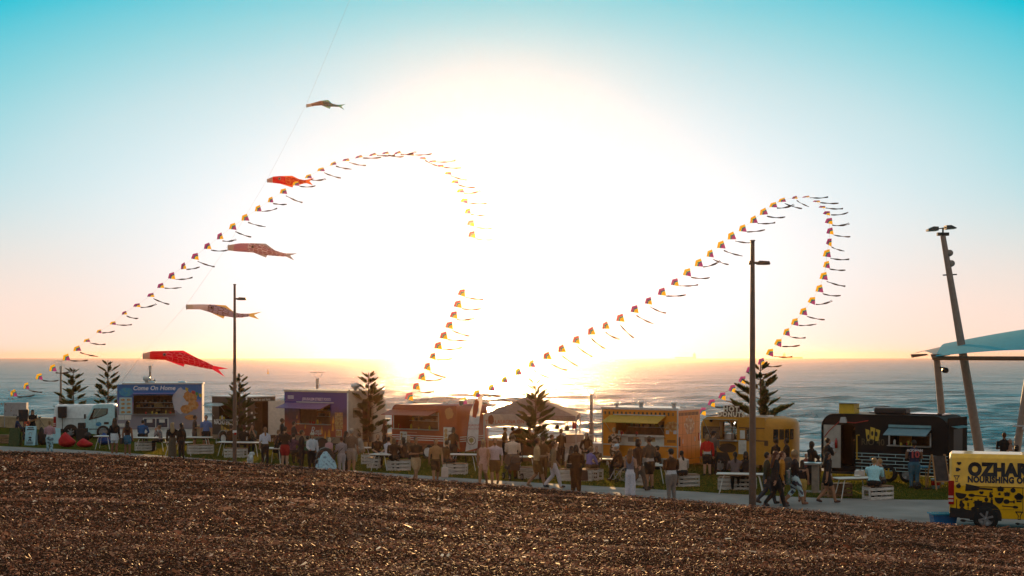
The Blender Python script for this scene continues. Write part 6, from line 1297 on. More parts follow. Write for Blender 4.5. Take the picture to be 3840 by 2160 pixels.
text(jr, '10', 0, 0, .34, M('jersey_red', (.40, .06, .06), .7), loc=(0, -.155, 1.16), bold=.012, name='jersey_number'); text(jr, 'RODMAN', 0, 0, .13, M('jersey_white', (.5, .48, .5), .7), loc=(0, -.15, 1.38), bold=.004, name='jersey_lettering')
finish_people()

# ------------------------------------------------------------------ kite trains
KA = [(50, 1476), (98, 1448), (146, 1413), (197, 1381), (247, 1341), (288, 1308), (325, 1277), (371, 1243), (423, 1212), (466, 1174), (513, 1145), (565, 1107), (602, 1072), (643, 1035), (687, 999), (731, 962), (777, 924), (824, 887), (872, 850), (918, 817), (967, 783), (1014, 750), (1062, 718), (1109, 689), (1156, 662),
      (1203, 636), (1249, 614), (1297, 600), (1345, 588), (1397, 580), (1445, 574), (1490, 573), (1540, 580), (1585, 593), (1622, 605), (1652, 622), (1680, 650), (1706, 682), (1726, 716), (1741, 753), (1754, 793), (1765, 837), (1769, 880),
      (1731, 1098), (1716, 1141), (1701, 1181), (1684, 1220), (1663, 1259), (1642, 1297), (1622, 1336), (1602, 1375), (1581, 1413), (1560, 1449), (1534, 1487)]
KB = [(1737, 1505), (1787, 1478), (1842, 1455), (1891, 1425), (1942, 1396), (1993, 1366), (2050, 1336), (2105, 1309), (2160, 1275), (2216, 1243), (2270, 1222), (2325, 1193), (2379, 1160), (2431, 1129), (2481, 1095), (2530, 1059), (2576, 1022), (2619, 987), (2662, 952), (2703, 919), (2742, 886), (2784, 857), (2825, 825), (2862, 795), (2899, 769), (2932, 751),
      (2980, 741), (3022, 738), (3062, 755), (3083, 776), (3100, 799), (3108, 829), (3112, 867), (3109, 908), (3100, 951), (3099, 993), (3088, 1036), (3072, 1083), (3044, 1127), (3012, 1169), (2980, 1208), (2949, 1246), (2918, 1285), (2887, 1322), (2855, 1357), (2812, 1388), (2783, 1424), (2746, 1457), (2708, 1485), (2668, 1511), (2633, 1542)]
kc = dict(y=(.80, .46, .015), t=(.02, .32, .28), n=(.02, .05, .16), p=(.30, .05, .22), r=(.50, .10, .14))
def kmat(n): return M('kite_' + n, kc[n], .55, transl=.58, var=.06)
tailm = M('kite_tail', (.05, .025, .012), .7, transl=.12)
def kite_meshes(order, key):
    """a fan-shaped five-sided sail in nested bands, nose at the origin leaning along +x"""
    A, B, C, D = Vector((-.30, 0, -.16)), Vector((-.16, 0, .22)), Vector((.22, 0, .30)), Vector((.30, 0, -.30))
    def ring(s): return [D + (p - D) * s for p in (A, B, C)]
    out = []
    for k, (s0, s1) in enumerate(((1, .72), (.72, .62), (.62, .56), (.56, 0))):
        o, i = ring(s0), ring(s1); m = MB()
        if s1 > 0: m.add(o + i, [(0, 1, 4, 3), (1, 2, 5, 4)])
        else: m.add(o + [D], [(0, 1, 2, 3)])
        out.append(m.mesh('sail_band', kmat(order[k])))
    sp_ = MB().tube([A, C], .006, 4).tube([B, D], .006, 4).mesh('spar', dark); return out, sp_
KM = {o: kite_meshes(o, o) for o in ('ytnp', 'pnty', 'rtny')}
tails = []
for k in range(7):
    rn = random.Random(k); m = MB()
    for q in range(2):
        pts = []; p = Vector((.30, 0, -.30)); rn = random.Random(k * 10 + (q if q else 0) * 0); rn2 = random.Random(k * 10 + q); a = rn.uniform(-.55, -.2)
        for i in range(9): pts.append(p.copy()); a += rn.uniform(-.10, .24) + rn2.uniform(-.05, .05); p += Vector((math.cos(a) * .135, rn.uniform(-.03, .03), math.sin(a) * .135 * .55))
        for i in range(8):
            w0, w1 = .032 + .014 * math.sin(i * 1.3 + k), .032 + .014 * math.sin((i + 1) * 1.3 + k); m.add([pts[i] + Vector((0, 0, -w0)), pts[i + 1] + Vector((0, 0, -w1)), pts[i + 1] + Vector((0, .02, w1)), pts[i] + Vector((0, .02, w0))], [(0, 1, 2, 3)])
    tails.append(m.mesh('tail', tailm))
def ordinal(n): return '%d%s' % (n, 'th' if 10 < n % 100 < 14 else {1: 'st', 2: 'nd', 3: 'rd'}.get(n % 10, 'th'))
def train(pts, dist, where, grp, size):
    n = len(pts); P3 = []
    for i, (px, py) in enumerate(pts):
        d = dist(i / (n - 1)); p = at(px, py, d); P3.append(p)
        q0, q1 = pts[max(0, i - 1)], pts[min(n - 1, i + 1)]; ang = math.atan2(-(q1[1] - q0[1]), q1[0] - q0[0])   # heading of the train
        down = abs(ang) > math.pi / 2 or ang < -.2
        fl_tab = [(0, 1), (4, .95), (6, .5), (11, .55), (13, .95), (20, .9), (24, .55), (28, .3), (34, .25), (38, .5), (42, .95), (60, 1)] if where == 'left' else [(0, 1), (22, 1), (25, .55), (27, .22), (29, .3), (31, .8), (33, 1), (60, 1)]
        flat = interp(fl_tab, i)
        key = 'ytnp' if (i // 9) % 2 == 0 else 'pnty'
        if where == 'right': key = 'ytnp' if i < 6 or 15 < i < 26 or 33 < i < 44 else 'pnty'
        if where == 'left' and i > 40: key = 'rtny'
        if where == 'right' and 6 <= i < 12: key = 'rtny'
        mid_ = n // 2
        t = thing('rainbow_kite', '%s rainbow kite counted from the %s end of the %s train' % (ordinal(i + 1), 'low left' if where == 'left' else 'lower central', where), 'kite', p, R(random.uniform(-34, 34)), grp)
        bands, sp_ = KM[key]; roll = (0.25 if not down else -.05) + random.uniform(-.22, .22); s = size * (.95 + random.uniform(-.05, .05))
        rot = (0, -roll * .6, 0); sc = (s, s, s * flat)
        for b in bands: inst(b, 'sail_band', t, (0, 0, 0), rot, sc)
        inst(sp_, 'spar', t, (0, -.004, 0), rot, sc); e = Vector((.30 * s, 0, -.30 * s * flat)); inst(tails[(i * 3) % 7], 'tail', t, (.30 * s - .39 * s, 0, -.30 * s * flat + .345 * s), (0, R(random.uniform(-8, 14) + (26 if where == 'right' and i < 14 else 0)), 0), (s * 1.3, s, s * 1.15))
    tag(MB().tube(P3, .004, 4, False).build('kite_line', M('thin_line', (.3, .25, .2), .6), None), 'thin line threading the %s kite train' % where, 'kite line')
train(KA, lambda u: 84 - 8 * u, 'left', 'kites in the left arching train', .78)
train(KB, lambda u: 76 + 5 * u, 'right', 'kites in the right arching train', .80)

# ------------------------------------------------------------------ carp windsocks
def carp_mat(name, base, line, belly, scale):
    m = bpy.data.materials.new(name); m.use_nodes = True; n, l = m.node_tree.nodes, m.node_tree.links; p = n['Principled BSDF']; p.inputs['Roughness'].default_value = .7
    at_ = n.new('ShaderNodeAttribute'); at_.attribute_name = 'scale_uv'; vo = n.new('ShaderNodeTexVoronoi'); vo.feature = 'DISTANCE_TO_EDGE'; vo.inputs['Scale'].default_value = scale; vo.inputs['Randomness'].default_value = .55; l.new(at_.outputs['Vector'], vo.inputs['Vector'])
    sp_ = n.new('ShaderNodeSeparateXYZ'); l.new(at_.outputs['Vector'], sp_.inputs[0])
    r = n.new('ShaderNodeValToRGB'); l.new(vo.outputs['Distance'], r.inputs[0]); r.color_ramp.elements[0].position = .04; r.color_ramp.elements[0].color = (*line, 1); r.color_ramp.elements[1].position = .10; r.color_ramp.elements[1].color = (*base, 1)
    ml = n.new('ShaderNodeMath'); ml.operation = 'LESS_THAN'; l.new(sp_.outputs[0], ml.inputs[0]); ml.inputs[1].default_value = .72
    mx = n.new('ShaderNodeMixRGB'); l.new(ml.outputs[0], mx.inputs[0]); l.new(r.outputs[0], mx.inputs[1]); mx.inputs[2].default_value = (*belly, 1)
    m3 = n.new('ShaderNodeMath'); m3.operation = 'LESS_THAN'; l.new(sp_.outputs[0], m3.inputs[0]); m3.inputs[1].default_value = .22; m4 = n.new('ShaderNodeMixRGB'); l.new(m3.outputs[0], m4.inputs[0]); l.new(mx.outputs[0], m4.inputs[1]); m4.inputs[2].default_value = (.62, .52, .46, 1)
    l.new(m4.outputs[0], p.inputs['Base Color']); t = n.new('ShaderNodeBsdfTranslucent'); l.new(m4.outputs[0], t.inputs[0]); ms = n.new('ShaderNodeMixShader'); ms.inputs[0].default_value = .7; l.new(p.outputs[0], ms.inputs[1]); l.new(t.outputs[0], ms.inputs[2]); l.new(ms.outputs[0], n['Material Output'].inputs['Surface']); return m
def carp(top, bottom, d, label, base, line, head, fin, wob=0.0):
    """a fabric carp tube built through its upper and lower outlines: open mouth ring, body, fins, forked tail"""
    o = at(*top[0], d); t = thing('carp_windsock', label, 'windsock', o, 0, 'carp windsocks on one line'); n = 16; vs, uv, Ls = [], [], 0; prev = None
    U = [at(*p, d) - o for p in top]; D2 = [at(*p, d) - o for p in bottom]
    for i, (a, b) in enumerate(zip(U, D2)):
        c = (a + b) / 2; r = (a - b) / 2; rl = r.length
        if prev is not None: Ls += (c - prev).length
        prev = c
        for k in range(n):
            q = 2 * math.pi * k / n; vs.append(c + r * math.cos(q) + Vector((0, rl * .85 * math.sin(q), 0))); uv.append((Ls * .62, k / n * 2, 0))
    fs = [(i * n + k, i * n + (k + 1) % n, (i + 1) * n + (k + 1) % n, (i + 1) * n + k) for i in range(len(U) - 1) for k in range(n)]
    ob = MB().add(vs, fs, True).build('body', carp_mat(label[:18], base, line, head, 6.2), t); a_ = ob.data.attributes.new('scale_uv', 'FLOAT_VECTOR', 'POINT'); a_.data.foreach_set('vector', np.array(uv, np.float32).ravel())
    r0 = (U[0] - D2[0]).length / 2; c0 = (U[0] + D2[0]) / 2; MB().tube([c0 + Vector((0, r0 * .86 * math.sin(q), r0 * math.cos(q))) for q in [2 * math.pi * k / 16 for k in range(17)]], .02, 6, False).build('mouth_ring', M('ring_cream', (.6, .5, .4), .6), t)
    e = (U[2] * .6 + D2[2] * .4); rr = (U[2] - D2[2]).length
    for y_ in (-1,): MB().lathe((e.x, y_ * rr * .43 , e.z), [(.001, -.012), (rr * .09, -.01), (rr * .10, 0)], 14).build('eye', M('eye_dark', (.03, .02, .02), .5), t); MB().lathe((e.x, y_ * rr * .42, e.z), [(rr * .10, -.004), (rr * .19, 0), (rr * .19, .02)], 14).build('eye_ring', M('eye_pale', (.5, .25, .2), .5), t)
    fm = M('fin_%s' % label[:12], fin, .7, transl=.5); k = len(U) // 2
    MB().add([U[k - 1], U[k] + Vector((.1, 0, .10)), U[k + 1]], [(0, 1, 2)]).add([D2[k - 1], D2[k] + Vector((.12, -.04, -.16)), D2[k] + Vector((.2, 0, .02))], [(0, 1, 2)]).build('fin', fm, t)
    e0, e1 = U[-1], D2[-1]; ln = (U[-1] - U[-3]).length * .5 + .15; dv = ((U[-1] + D2[-1]) - (U[-3] + D2[-3])).normalized()
    MB().add([e0, e1, e1 + dv * ln + Vector((0, .02, -.16)), (e0 + e1) / 2 + dv * ln * .45, e0 + dv * ln * 1.25 + Vector((0, -.02, .10))], [(0, 1, 3), (1, 2, 3), (0, 3, 4)]).build('tail_fin', fm, t)
    return o
ends = []
ends.append(carp([(537, 1325), (570, 1317), (620, 1316), (680, 1322), (735, 1340), (775, 1358), (800, 1371)], [(539, 1346), (570, 1348), (620, 1350), (680, 1363), (735, 1374), (775, 1382), (798, 1386)], 70, 'big crimson carp windsock, lowest on its line above the mural truck', (.68, .015, .05), (.80, .25, .28), (.72, .06, .06), (.60, .02, .05)))
ends.append(carp([(700, 1142), (750, 1141), (800, 1142), (840, 1152), (880, 1172), (905, 1176), (935, 1176)], [(700, 1160), (750, 1160), (790, 1172), (830, 1184), (880, 1191), (905, 1191), (935, 1187)], 76, 'grey and gold carp windsock crossing the banded lamp post', (.58, .48, .60), (.25, .13, .06), (.68, .58, .60), (.50, .32, .10)))
ends.append(carp([(856, 919), (900, 912), (950, 912), (990, 920), (1030, 938), (1060, 948), (1075, 950)], [(856, 939), (890, 943), (950, 947), (990, 956), (1030, 960), (1060, 962), (1072, 962)], 82, 'plum patterned carp windsock in the middle of the line', (.50, .26, .27), (.80, .74, .78), (.60, .34, .40), (.25, .22, .26)))
ends.append(carp([(1003, 671), (1025, 662), (1050, 660), (1090, 665), (1120, 671), (1140, 675), (1150, 674)], [(1003, 684), (1025, 686), (1050, 689), (1090, 694), (1120, 694), (1140, 688), (1150, 687)], 90, 'bright red carp windsock, second from the top of the line', (.72, .06, .02), (.80, .36, .10), (.80, .03, .04), (.75, .12, .02)))
ends.append(carp([(1149, 391), (1175, 386), (1200, 378), (1225, 380), (1245, 388), (1260, 392), (1270, 393)], [(1151, 403), (1180, 397), (1205, 395), (1230, 400), (1250, 400), (1262, 401), (1271, 401)], 98, 'small teal and bronze carp windsock at the top of the line', (.12, .28, .36), (.22, .15, .05), (.38, .24, .20), (.10, .26, .2)))
lp_ = [gp(330, 1645) + Vector((0, 0, .8))] + [e for e in ends] + [at(1320, -20, 89)]
tag(MB().tube(lp_, .006, 4, False).build('windsock_line', M('pale_line', (.5, .48, .46), .6), None), 'thin rising line that carries the carp windsocks', 'line')

# ------------------------------------------------------------------ small things around the market
def prop(name, label, cat, mb, mat, loc=(0, 0, 0), rz=0, bevel=0.0):
    o = mb.build(name, mat, None, bevel); o.location = loc; o.rotation_euler = (0, 0, rz); return tag(o, label, cat)
# utility cabinet
t = thing('utility_cabinet', 'grey two-door utility cabinet on the lawn at far left', 'cabinet', gp(57, 1603), R(6)); cg = M('cabinet_grey', (.30, .30, .32), .5, .2)
MB().box(-.75, .75, 0, .6, 0, 1.72).build('cabinet_body', cg, t)
for s in (-1, 1): dr = MB().box(.01 if s > 0 else -.74, .74 if s > 0 else -.01, -.03, -.002, .05, 1.68).build('door', cg, t); MB().box(s * .08 - .02, s * .08 + .02, -.06, -.031, .75, .9).build('handle', dark, dr)
# loudspeakers on stands
for px, py, hh, lab in ((89, 1665, 1.95, 'black loudspeaker on a stand beside the guitarist'), (234, 1642, 1.9, 'black loudspeaker on a stand in front of the white van')):
    b = gp(px, py); t = thing('loudspeaker', lab, 'speaker', b, R(10), 'loudspeakers on stands'); MB().prism([(-.24, 0), (.24, 0), (.26, .68), (-.26, .68)], -.2, .2).build('cabinet', dark, t, .03).location = (0, 0, hh - .68)
    g_ = MB().box(-.21, .21, -.215, -.203, hh - .62, hh - .06).build('grille', M('speaker_grille', (.02, .02, .022), .8, bump=.6, scale=30), t); MB().tube([(0, 0, hh - .68), (0, 0, .3)], .022).build('pole', dark, t)
    for k in range(3): a = k * 2.094 + .4; MB().tube([(0, 0, .55), (math.cos(a) * .5, math.sin(a) * .5, 0)], .016, 6).build('leg', dark, t)
# guitar
b = gp(122, 1642) + Vector((0, -.22, 1.0)); t = thing('acoustic_guitar', 'orange red acoustic guitar held by the singer', 'guitar', b)
g_ = M('guitar_red', (.50, .075, .03), .3, coat=.4); c_, s_ = math.cos(R(24)), math.sin(R(24))
def rot2(p): return (p[0] * c_ - p[1] * s_, p[0] * s_ + p[1] * c_)
body = [rot2((-.28 + .24 * math.cos(a) * (1 if math.cos(a) < 0 else .8), (.20 if math.cos(a) < 0.1 else .16) * math.sin(a))) for a in [2 * math.pi * k / 24 for k in range(24)]]
MB().prism(body, -.05, .05).build('guitar_body', g_, t, .01); MB().prism([rot2(p) for p in ((-.1, -.03), (.5, -.025), (.5, .025), (-.1, .03))], -.065, -.03).build('neck', wood, t); MB().prism([rot2(p) for p in ((.5, -.04), (.66, -.05), (.66, .05), (.5, .04))], -.06, -.035).build('headstock', dark, t); MB().prism([rot2(p) for p in cir(-.2, 0, .055)], -.054, -.0505).build('sound_hole', dark, t)
b = gp(150, 1650); t = thing('microphone_stand', 'boom microphone stand in front of the singer', 'microphone stand', b); MB().tube([(0, 0, 0), (0, 0, 1.0)], .014, 6).tube([(.25, 0, .8), (-.2, .05, 1.45)], .012, 6).build('boom', dark, t); MB().ball((-.21, .05, 1.47), .035, 8, 6).build('microphone', dark, t); MB().tube([(-.25, 0, .0), (.25, 0, .0)], .014, 6).tube([(0, -.25, .0), (0, .25, .0)], .014, 6).build('base', dark, t)
# sandwich boards
def aboard(px, py, w, h, label, mat, rz, tilt=.18):
    t = thing('sandwich_board', label, 'sign board', gp(px, py), R(rz))
    for s in (-1, 1): pn = MB().add([(-w / 2, s * tilt, 0), (w / 2, s * tilt, 0), (w / 2, s * .02, h), (-w / 2, s * .02, h), (-w / 2, s * (tilt - .02), 0), (w / 2, s * (tilt - .02), 0), (w / 2, 0, h), (-w / 2, 0, h)], [(0, 1, 2, 3), (7, 6, 5, 4), (0, 4, 5, 1), (1, 5, 6, 2), (2, 6, 7, 3), (3, 7, 4, 0)]).build('panel', mat, t)
    return t
def on_board(u, z, w, h, tilt, off=.008): return (u, -(tilt + (.02 - tilt) * z / h) - off, z)
t = aboard(117, 1669, .62, 1.05, 'pale blue sandwich board with black print by the guitarist', M('board_blue', (.36, .62, .70), .6), -8)
for z_, w_ in ((.94, .34), (.84, .44)): p = on_board(0, z_, 1.05, 1.05, .18); MB().box(-w_ / 2, w_ / 2, p[1] - .014, p[1] - .004, z_, z_ + .05).build('print_line', dark, t)
p = on_board(0, .62, 1.05, 1.05, .18); MB().lathe(p, [(.075, 0), (.095, -.004), (.095, 0)], 18).build('ring_print', M('print_grey', (.25, .2, .17), .7), t); p = on_board(0, .42, 1.05, 1.05, .18); MB().disc((p[0], p[2]), .09, p[1] - .012, p[1] - .006, 14, rz=.045).build('eye_print', dark, t)
p = on_board(0, .28, 1.05, 1.05, .18); MB().prism([(p[0] - .1, p[2] - .05), (p[0] - .06, p[2] + .06), (p[0] + .06, p[2] + .06), (p[0] + .1, p[2] - .05), (p[0] + .05, p[2] - .05), (p[0], p[2] + .02), (p[0] - .05, p[2] - .05)], p[1] - .014, p[1] - .006).build('figure_print', dark, t)
for k in range(3): p = on_board(0, .17 - k * .05, 1.05, 1.05, .18); MB().box(p[0] - .2, p[0] + .2, p[1] - .016, p[1] - .008, p[2], p[2] + .018).build('print_line', dark, t)
aboard(57, 1671, .62, .98, 'dark green board left of the pale blue sandwich board', M('board_green', (.035, .06, .02), .8, var=.4, scale=14), -6)
aboard(208, 1662, .55, .85, 'pale blue leaning board behind the woman in the pink jumper', M('board_blue', (.36, .62, .70)), 20)
def afr(px, py, w, h, label, rz):
    t = thing('easel_sign', label, 'sign board', gp(px, py), R(rz)); wd_ = M('easel_wood', (.36, .18, .07), .7)
    for s in (-1, 1):
        for q in (-1, 1): MB().bar((q * w / 2, s * .32, 0), (q * w / 2 * .9, s * .02, h), .04).build('leg', wd_, t)
    MB().add([(-w / 2 + .02, -.25, .32), (w / 2 - .02, -.25, .32), (w / 2 * .9, -.05, h - .05), (-w / 2 * .9, -.05, h - .05)], [(0, 1, 2, 3)]).build('chalk_panel', M('chalk_dark', (.04, .03, .028), .8, var=.5, scale=5), t); MB().bar((-w / 2, -.27, .32), (w / 2, -.27, .32), .04).build('ledge', wd_, t)
afr(3518, 1836, .62, 1.3, 'wooden easel menu sign standing before the black trailer', 20)
# bean bags
bb = M('beanbag_red', (.42, .008, .012), .8, var=.15, bump=.2)
def beanbag(px, py, w, hh, label, mat=bb):
    rn = random.Random(px); m = MB(); m.ball((0, 0, hh * .42), (w / 2, w * .45, hh * .45), 16, 10); m.v = [(x * (1 + .05 * rn.uniform(-1, 1)), y, max(0, z) + (hh * .5 * max(0, 1 - abs(x + w * .12) / (w * .38)) if z > hh * .45 else 0)) for x, y, z in m.v]; prop('bean_bag', label, 'bean bag', m, mat, gp(px, py))
beanbag(251, 1676, .92, .60, 'bright red bean bag right of the woman in the pink jumper'); beanbag(318, 1677, .85, .36, 'flattened red bean bag left of the table by the white skirt girl'); beanbag(160, 1668, .6, .75, 'black bean bag behind the woman in the pink jumper', M('beanbag_black', (.02, .012, .01), .8)); beanbag(395, 1668, .8, .5, 'blue bean bag under the table by the truck cab', M('beanbag_blue', (.01, .05, .2), .8))
# amplifier pile beside the cab
b = gp(308, 1650); prop('amplifier_stack', 'black amplifier and bags in front of the truck cab', 'amplifier', MB().box(-.3, .3, -.2, .2, 0, .7).box(-.22, .18, -.15, .15, .701, 1.02).ball((.35, -.1, .25), (.25, .2, .25), 10, 6), dark, b, 0, .02)
# prams
def pram(px, py, rz, label, mat, blanket=None, sc=1.0):
    t = thing('pram', label, 'pram', gp(px, py), R(rz), 'prams and pushchairs'); t.scale = (sc,) * 3
    for x_, r_ in ((-.38, .14), (.36, .14)):
        for y_ in (-.27, .25):
            w_ = MB().lathe((x_, y_, r_), [(r_ * .7, 0), (r_, .005), (r_, .04), (r_ * .7, .045)], 18).build('wheel', rub, t); m = MB()
            for k in range(5): a = k * 1.257; m.bar((x_, y_ + .02, r_), (x_ + math.cos(a) * r_ * .75, y_ + .02, r_ + math.sin(a) * r_ * .75), .018)
            m.build('spoke', chrome, w_)
    MB().tube([(-.38, -.24, .14), (.1, -.22, .5), (.62, -.2, 1.0), (.62, .2, 1.0), (.1, .22, .5), (-.38, .24, .14)], .016, 6).tube([(.36, -.24, .14), (-.15, -.22, .6)], .016, 6).tube([(.36, .24, .14), (-.15, .22, .6)], .016, 6).build('frame', dark, t)
    MB().prism([(-.42, .42), (.3, .40), (.38, .72), (.28, .76), (.2, .52), (-.4, .56)], -.2, .2).build('seat', mat, t, .02)
    hd_ = MB(); pts = [(-.02 + .36 * math.cos(a), .62 + .42 * math.sin(a)) for a in [R(x) for x in (0, 30, 60, 90, 120, 150, 175)]]; hd_.add([(x, -.22, z) for x, z in pts] + [(x, .22, z) for x, z in pts], [(i, i + 1, i + 8, i + 7) for i in range(6)], True)
    hd_.add([(x, -.22, z) for x, z in pts] + [(.0, -.22, .62)], [(i, i + 1, 7) for i in range(6)]); hd_.build('hood', mat, t)
    if blanket:
        bl = MB(); bn = random.Random(5); pr_ = [(-.58, .30), (-.50, .52), (-.36, .80), (-.16, .98), (.05, 1.0), (.20, .86), (.34, .66), (.50, .58), (.60, .34)]
        vs_ = []
        for yy_, sc_ in ((-.34, .9), (-.24, 1.0), (0, 1.04), (.24, 1.0), (.34, .9)): vs_ += [(x * .66 + bn.uniform(-.02, .02), yy_ + bn.uniform(-.02, .02), .3 + (z * .9 - .3) * sc_) for x, z in pr_]
        bl.add(vs_, [(r_ * 9 + k, r_ * 9 + k + 1, r_ * 9 + k + 10, r_ * 9 + k + 9) for r_ in range(4) for k in range(8)], True)
        for e_ in (0, 36): bl.add([vs_[e_ + k] for k in range(9)] + [(x * .66, (-.37 if e_ == 0 else .37), .22) for x, z in pr_], [(k, k + 1, k + 10, k + 9) for k in range(8)], True)
        bl.build('blanket', blanket, t)
pram(1222, 1778, 12, 'pram draped in a pale blue patterned blanket', dark, print_mat('pram_cloth', (.05, .10, .22), (.38, .62, .72), (.42, .68, .78), 11), 1.08); pram(1203, 1722, 30, 'empty black pushchair in front of the purple trailer', M('pram_black', (.022, .016, .014), .8)); pram(1922, 1800, -70, 'dark pushchair pushed by the man in the white shirt', M('pram_brown', (.05, .03, .02), .8)); pram(3698, 1824, 20, 'red hooded pram behind the yellow van', M('pram_red', (.36, .01, .015), .7), None, 1.2); pram(2942, 1815, 100, 'dark pushchair behind the curly haired woman', M('pram_brown', (.05, .03, .02), .8))
# wheelchair
t = thing('wheelchair', 'wheelchair carrying the man in the pale blue cap', 'wheelchair', gp(2332, 1806), R(200))
for y_ in (-.3, .27):
    m = MB().lathe((-.08, y_, .31), [(.27, 0), (.305, 0), (.305, .03), (.27, .03), (.27, 0)], 28).lathe((-.08, y_ - .05, .31), [(.245, 0), (.258, 0), (.258, .015), (.245, .015), (.245, 0)], 28); w_ = m.build('wheel', M('wheel_rim_pale', (.42, .38, .34), .35, .6), t); m = MB()
    for k in range(12): a = k * .5236; m.bar((-.08, y_ + .015, .31), (-.08 + math.cos(a) * .28, y_ + .015, .31 + math.sin(a) * .28), .007)
    m.build('spoke', chrome, w_); MB().lathe((.35, y_, .08), [(.04, 0), (.08, 0), (.08, .03), (.04, .03)], 14).build('castor', rub, t)
MB().box(-.25, .2, -.24, .24, .44, .49).box(-.3, -.25, -.24, .24, .45, .95).build('seat', dark, t); MB().tube([(-.27, -.25, .2), (-.28, -.25, 1.0), (-.4, -.25, 1.02)], .014, 6).tube([(-.27, .25, .2), (-.28, .25, 1.0), (-.4, .25, 1.02)], .014, 6).tube([(.2, -.25, .46), (.42, -.2, .12), (.5, -.2, .12)], .014, 6).tube([(.2, .25, .46), (.42, .2, .12), (.5, .2, .12)], .014, 6).build('frame', chrome, t)
# dog
t = thing('white_dog', 'small fluffy white dog on the path edge seen from behind', 'dog', gp(938, 1744), R(-6)); m = MB(); V = Vector
ell_tube(m, [(V((0, -.20, .27)), V((.05, 0, 0)), V((0, 0, .06))), (V((0, -.15, .29)), V((.095, 0, 0)), V((0, 0, .10))), (V((0, .0, .29)), V((.10, 0, 0)), V((0, 0, .105))), (V((0, .14, .31)), V((.105, 0, 0)), V((0, 0, .12))), (V((0, .22, .38)), V((.07, 0, 0)), V((0, .03, .08))), (V((0, .27, .46)), V((.06, 0, 0)), V((0, .05, .04)))], 12)
m.ball((0, .30, .50), (.085, .095, .085), 12, 8); m.tube([(0, .36, .49), (0, .43, .47)], [.045, .03], 8)
for s in (-1, 1):
    m.tube([(s * .06, .15, .28), (s * .06, .14, .14), (s * .06, .16, .02)], [.05, .035, .032], 8); m.tube([(s * .06, -.13, .28), (s * .065, -.09, .17), (s * .065, -.17, .10), (s * .065, -.15, .02)], [.065, .045, .03, .032], 8); m.tube([(s * .06, .28, .56), (s * .10, .27, .50), (s * .10, .28, .43)], [.03, .035, .02], 6)
m.tube([(0, -.2, .34), (0, -.25, .43), (.02, -.22, .50)], [.04, .05, .02], 8)
me = m.mesh('body'); o = bpy.data.objects.new('body', me); COL.objects.link(o); r_ = o.modifiers.new('r', 'REMESH'); r_.mode = 'VOXEL'; r_.voxel_size = .016; r_.use_smooth_shade = True; dg = bpy.context.evaluated_depsgraph_get(); dg.update(); me2 = bpy.data.meshes.new_from_object(o.evaluated_get(dg)); bpy.data.objects.remove(o)
jn = random.Random(3)
for v in me2.vertices: v.co += Vector((jn.uniform(-1, 1), jn.uniform(-1, 1), jn.uniform(-1, 1))) * .009
me2.materials.append(M('white_fur', (.60, .64, .64), .9, var=.15, scale=40)); link(bpy.data.objects.new('body', me2), t)
# stone pedestal, bucket, tub, bags and table-top things
t = thing('stone_pedestal', 'grey stone pedestal table behind the girl in yellow shorts', 'pedestal', gp(3058, 1846), R(-20)); st_ = M('pedestal_stone', (.24, .19, .15), .8, var=.2); MB().box(-.11, .11, -.2, .2, .04, 1.0).build('column', st_, t); MB().box(-.48, .22, -.3, .3, 1.001, 1.07).build('table_top', stainless, t); MB().box(-.45, .2, -.35, .35, 0, .035).build('base', st_, t)
t = thing('paint_bucket', 'white bucket with red label under the easel sign', 'bucket', gp(3508, 1833)); MB().lathe((0, 0, 0), [(.001, 0), (.14, 0), (.165, .36), (.175, .36), (.175, .38), (.001, .38)], 20, 'z').build('bucket_body', M('bucket_white', (.42, .55, .6), .4), t); MB().lathe((0, 0, .14), [(.153, 0), (.164, .16)], 20, 'z').build('red_label', red_l, t)
t = thing('storage_tub', 'blue plastic tub on the path behind the yellow van', 'tub', gp(3538, 1975)); MB().prism([(-.30, .02), (.28, .02), (.34, .36), (-.36, .36)], -.22, .22).build('tub_body', M('tub_blue', (.01, .14, .36), .25, coat=.4), t); MB().box(-.40, .38, -.26, .26, .361, .40).build('lid', M('tub_lid', (.04, .30, .48), .2, coat=.4), t)
b = gp(3442, 1836); prop('cable_reel', 'dark cable and power board by the jersey man feet', 'cable', MB().lathe((0, 0, .14), [(.06, 0), (.14, 0), (.14, .04), (.08, .05), (.08, .14), (.14, .15), (.14, .19), (.06, .19)], 16).box(.2, .5, -.05, .05, 0, .07), dark, b)
t = thing('hand_basin_table', 'small blue topped side table beside the jersey man', 'table', gp(3470, 1826)); MB().box(-.3, .1, -.2, .2, .74, .77).build('table_top', M('blue_tray', (.05, .25, .4), .4), t)
for x_ in (-.26, .06):
    for y_ in (-.16, .16): MB().bar((x_, y_, .74), (x_, y_, 0), .03).build('leg', wood, t)
def bag(px, py, z, w, h, label, mat, rz=0): t = thing('bag', label, 'bag', gp(px, py) + Vector((0, 0, z)), R(rz)); MB().prism([(-w / 2, 0), (w / 2, 0), (w * .44, h), (-w * .44, h)], -.07, .07).build('bag_body', mat, t, .03); MB().tube([(-w * .3, 0, h), (-w * .22, 0, h * 1.5), (w * .22, 0, h * 1.5), (w * .3, 0, h)], .012, 6).build('strap', dark, t)
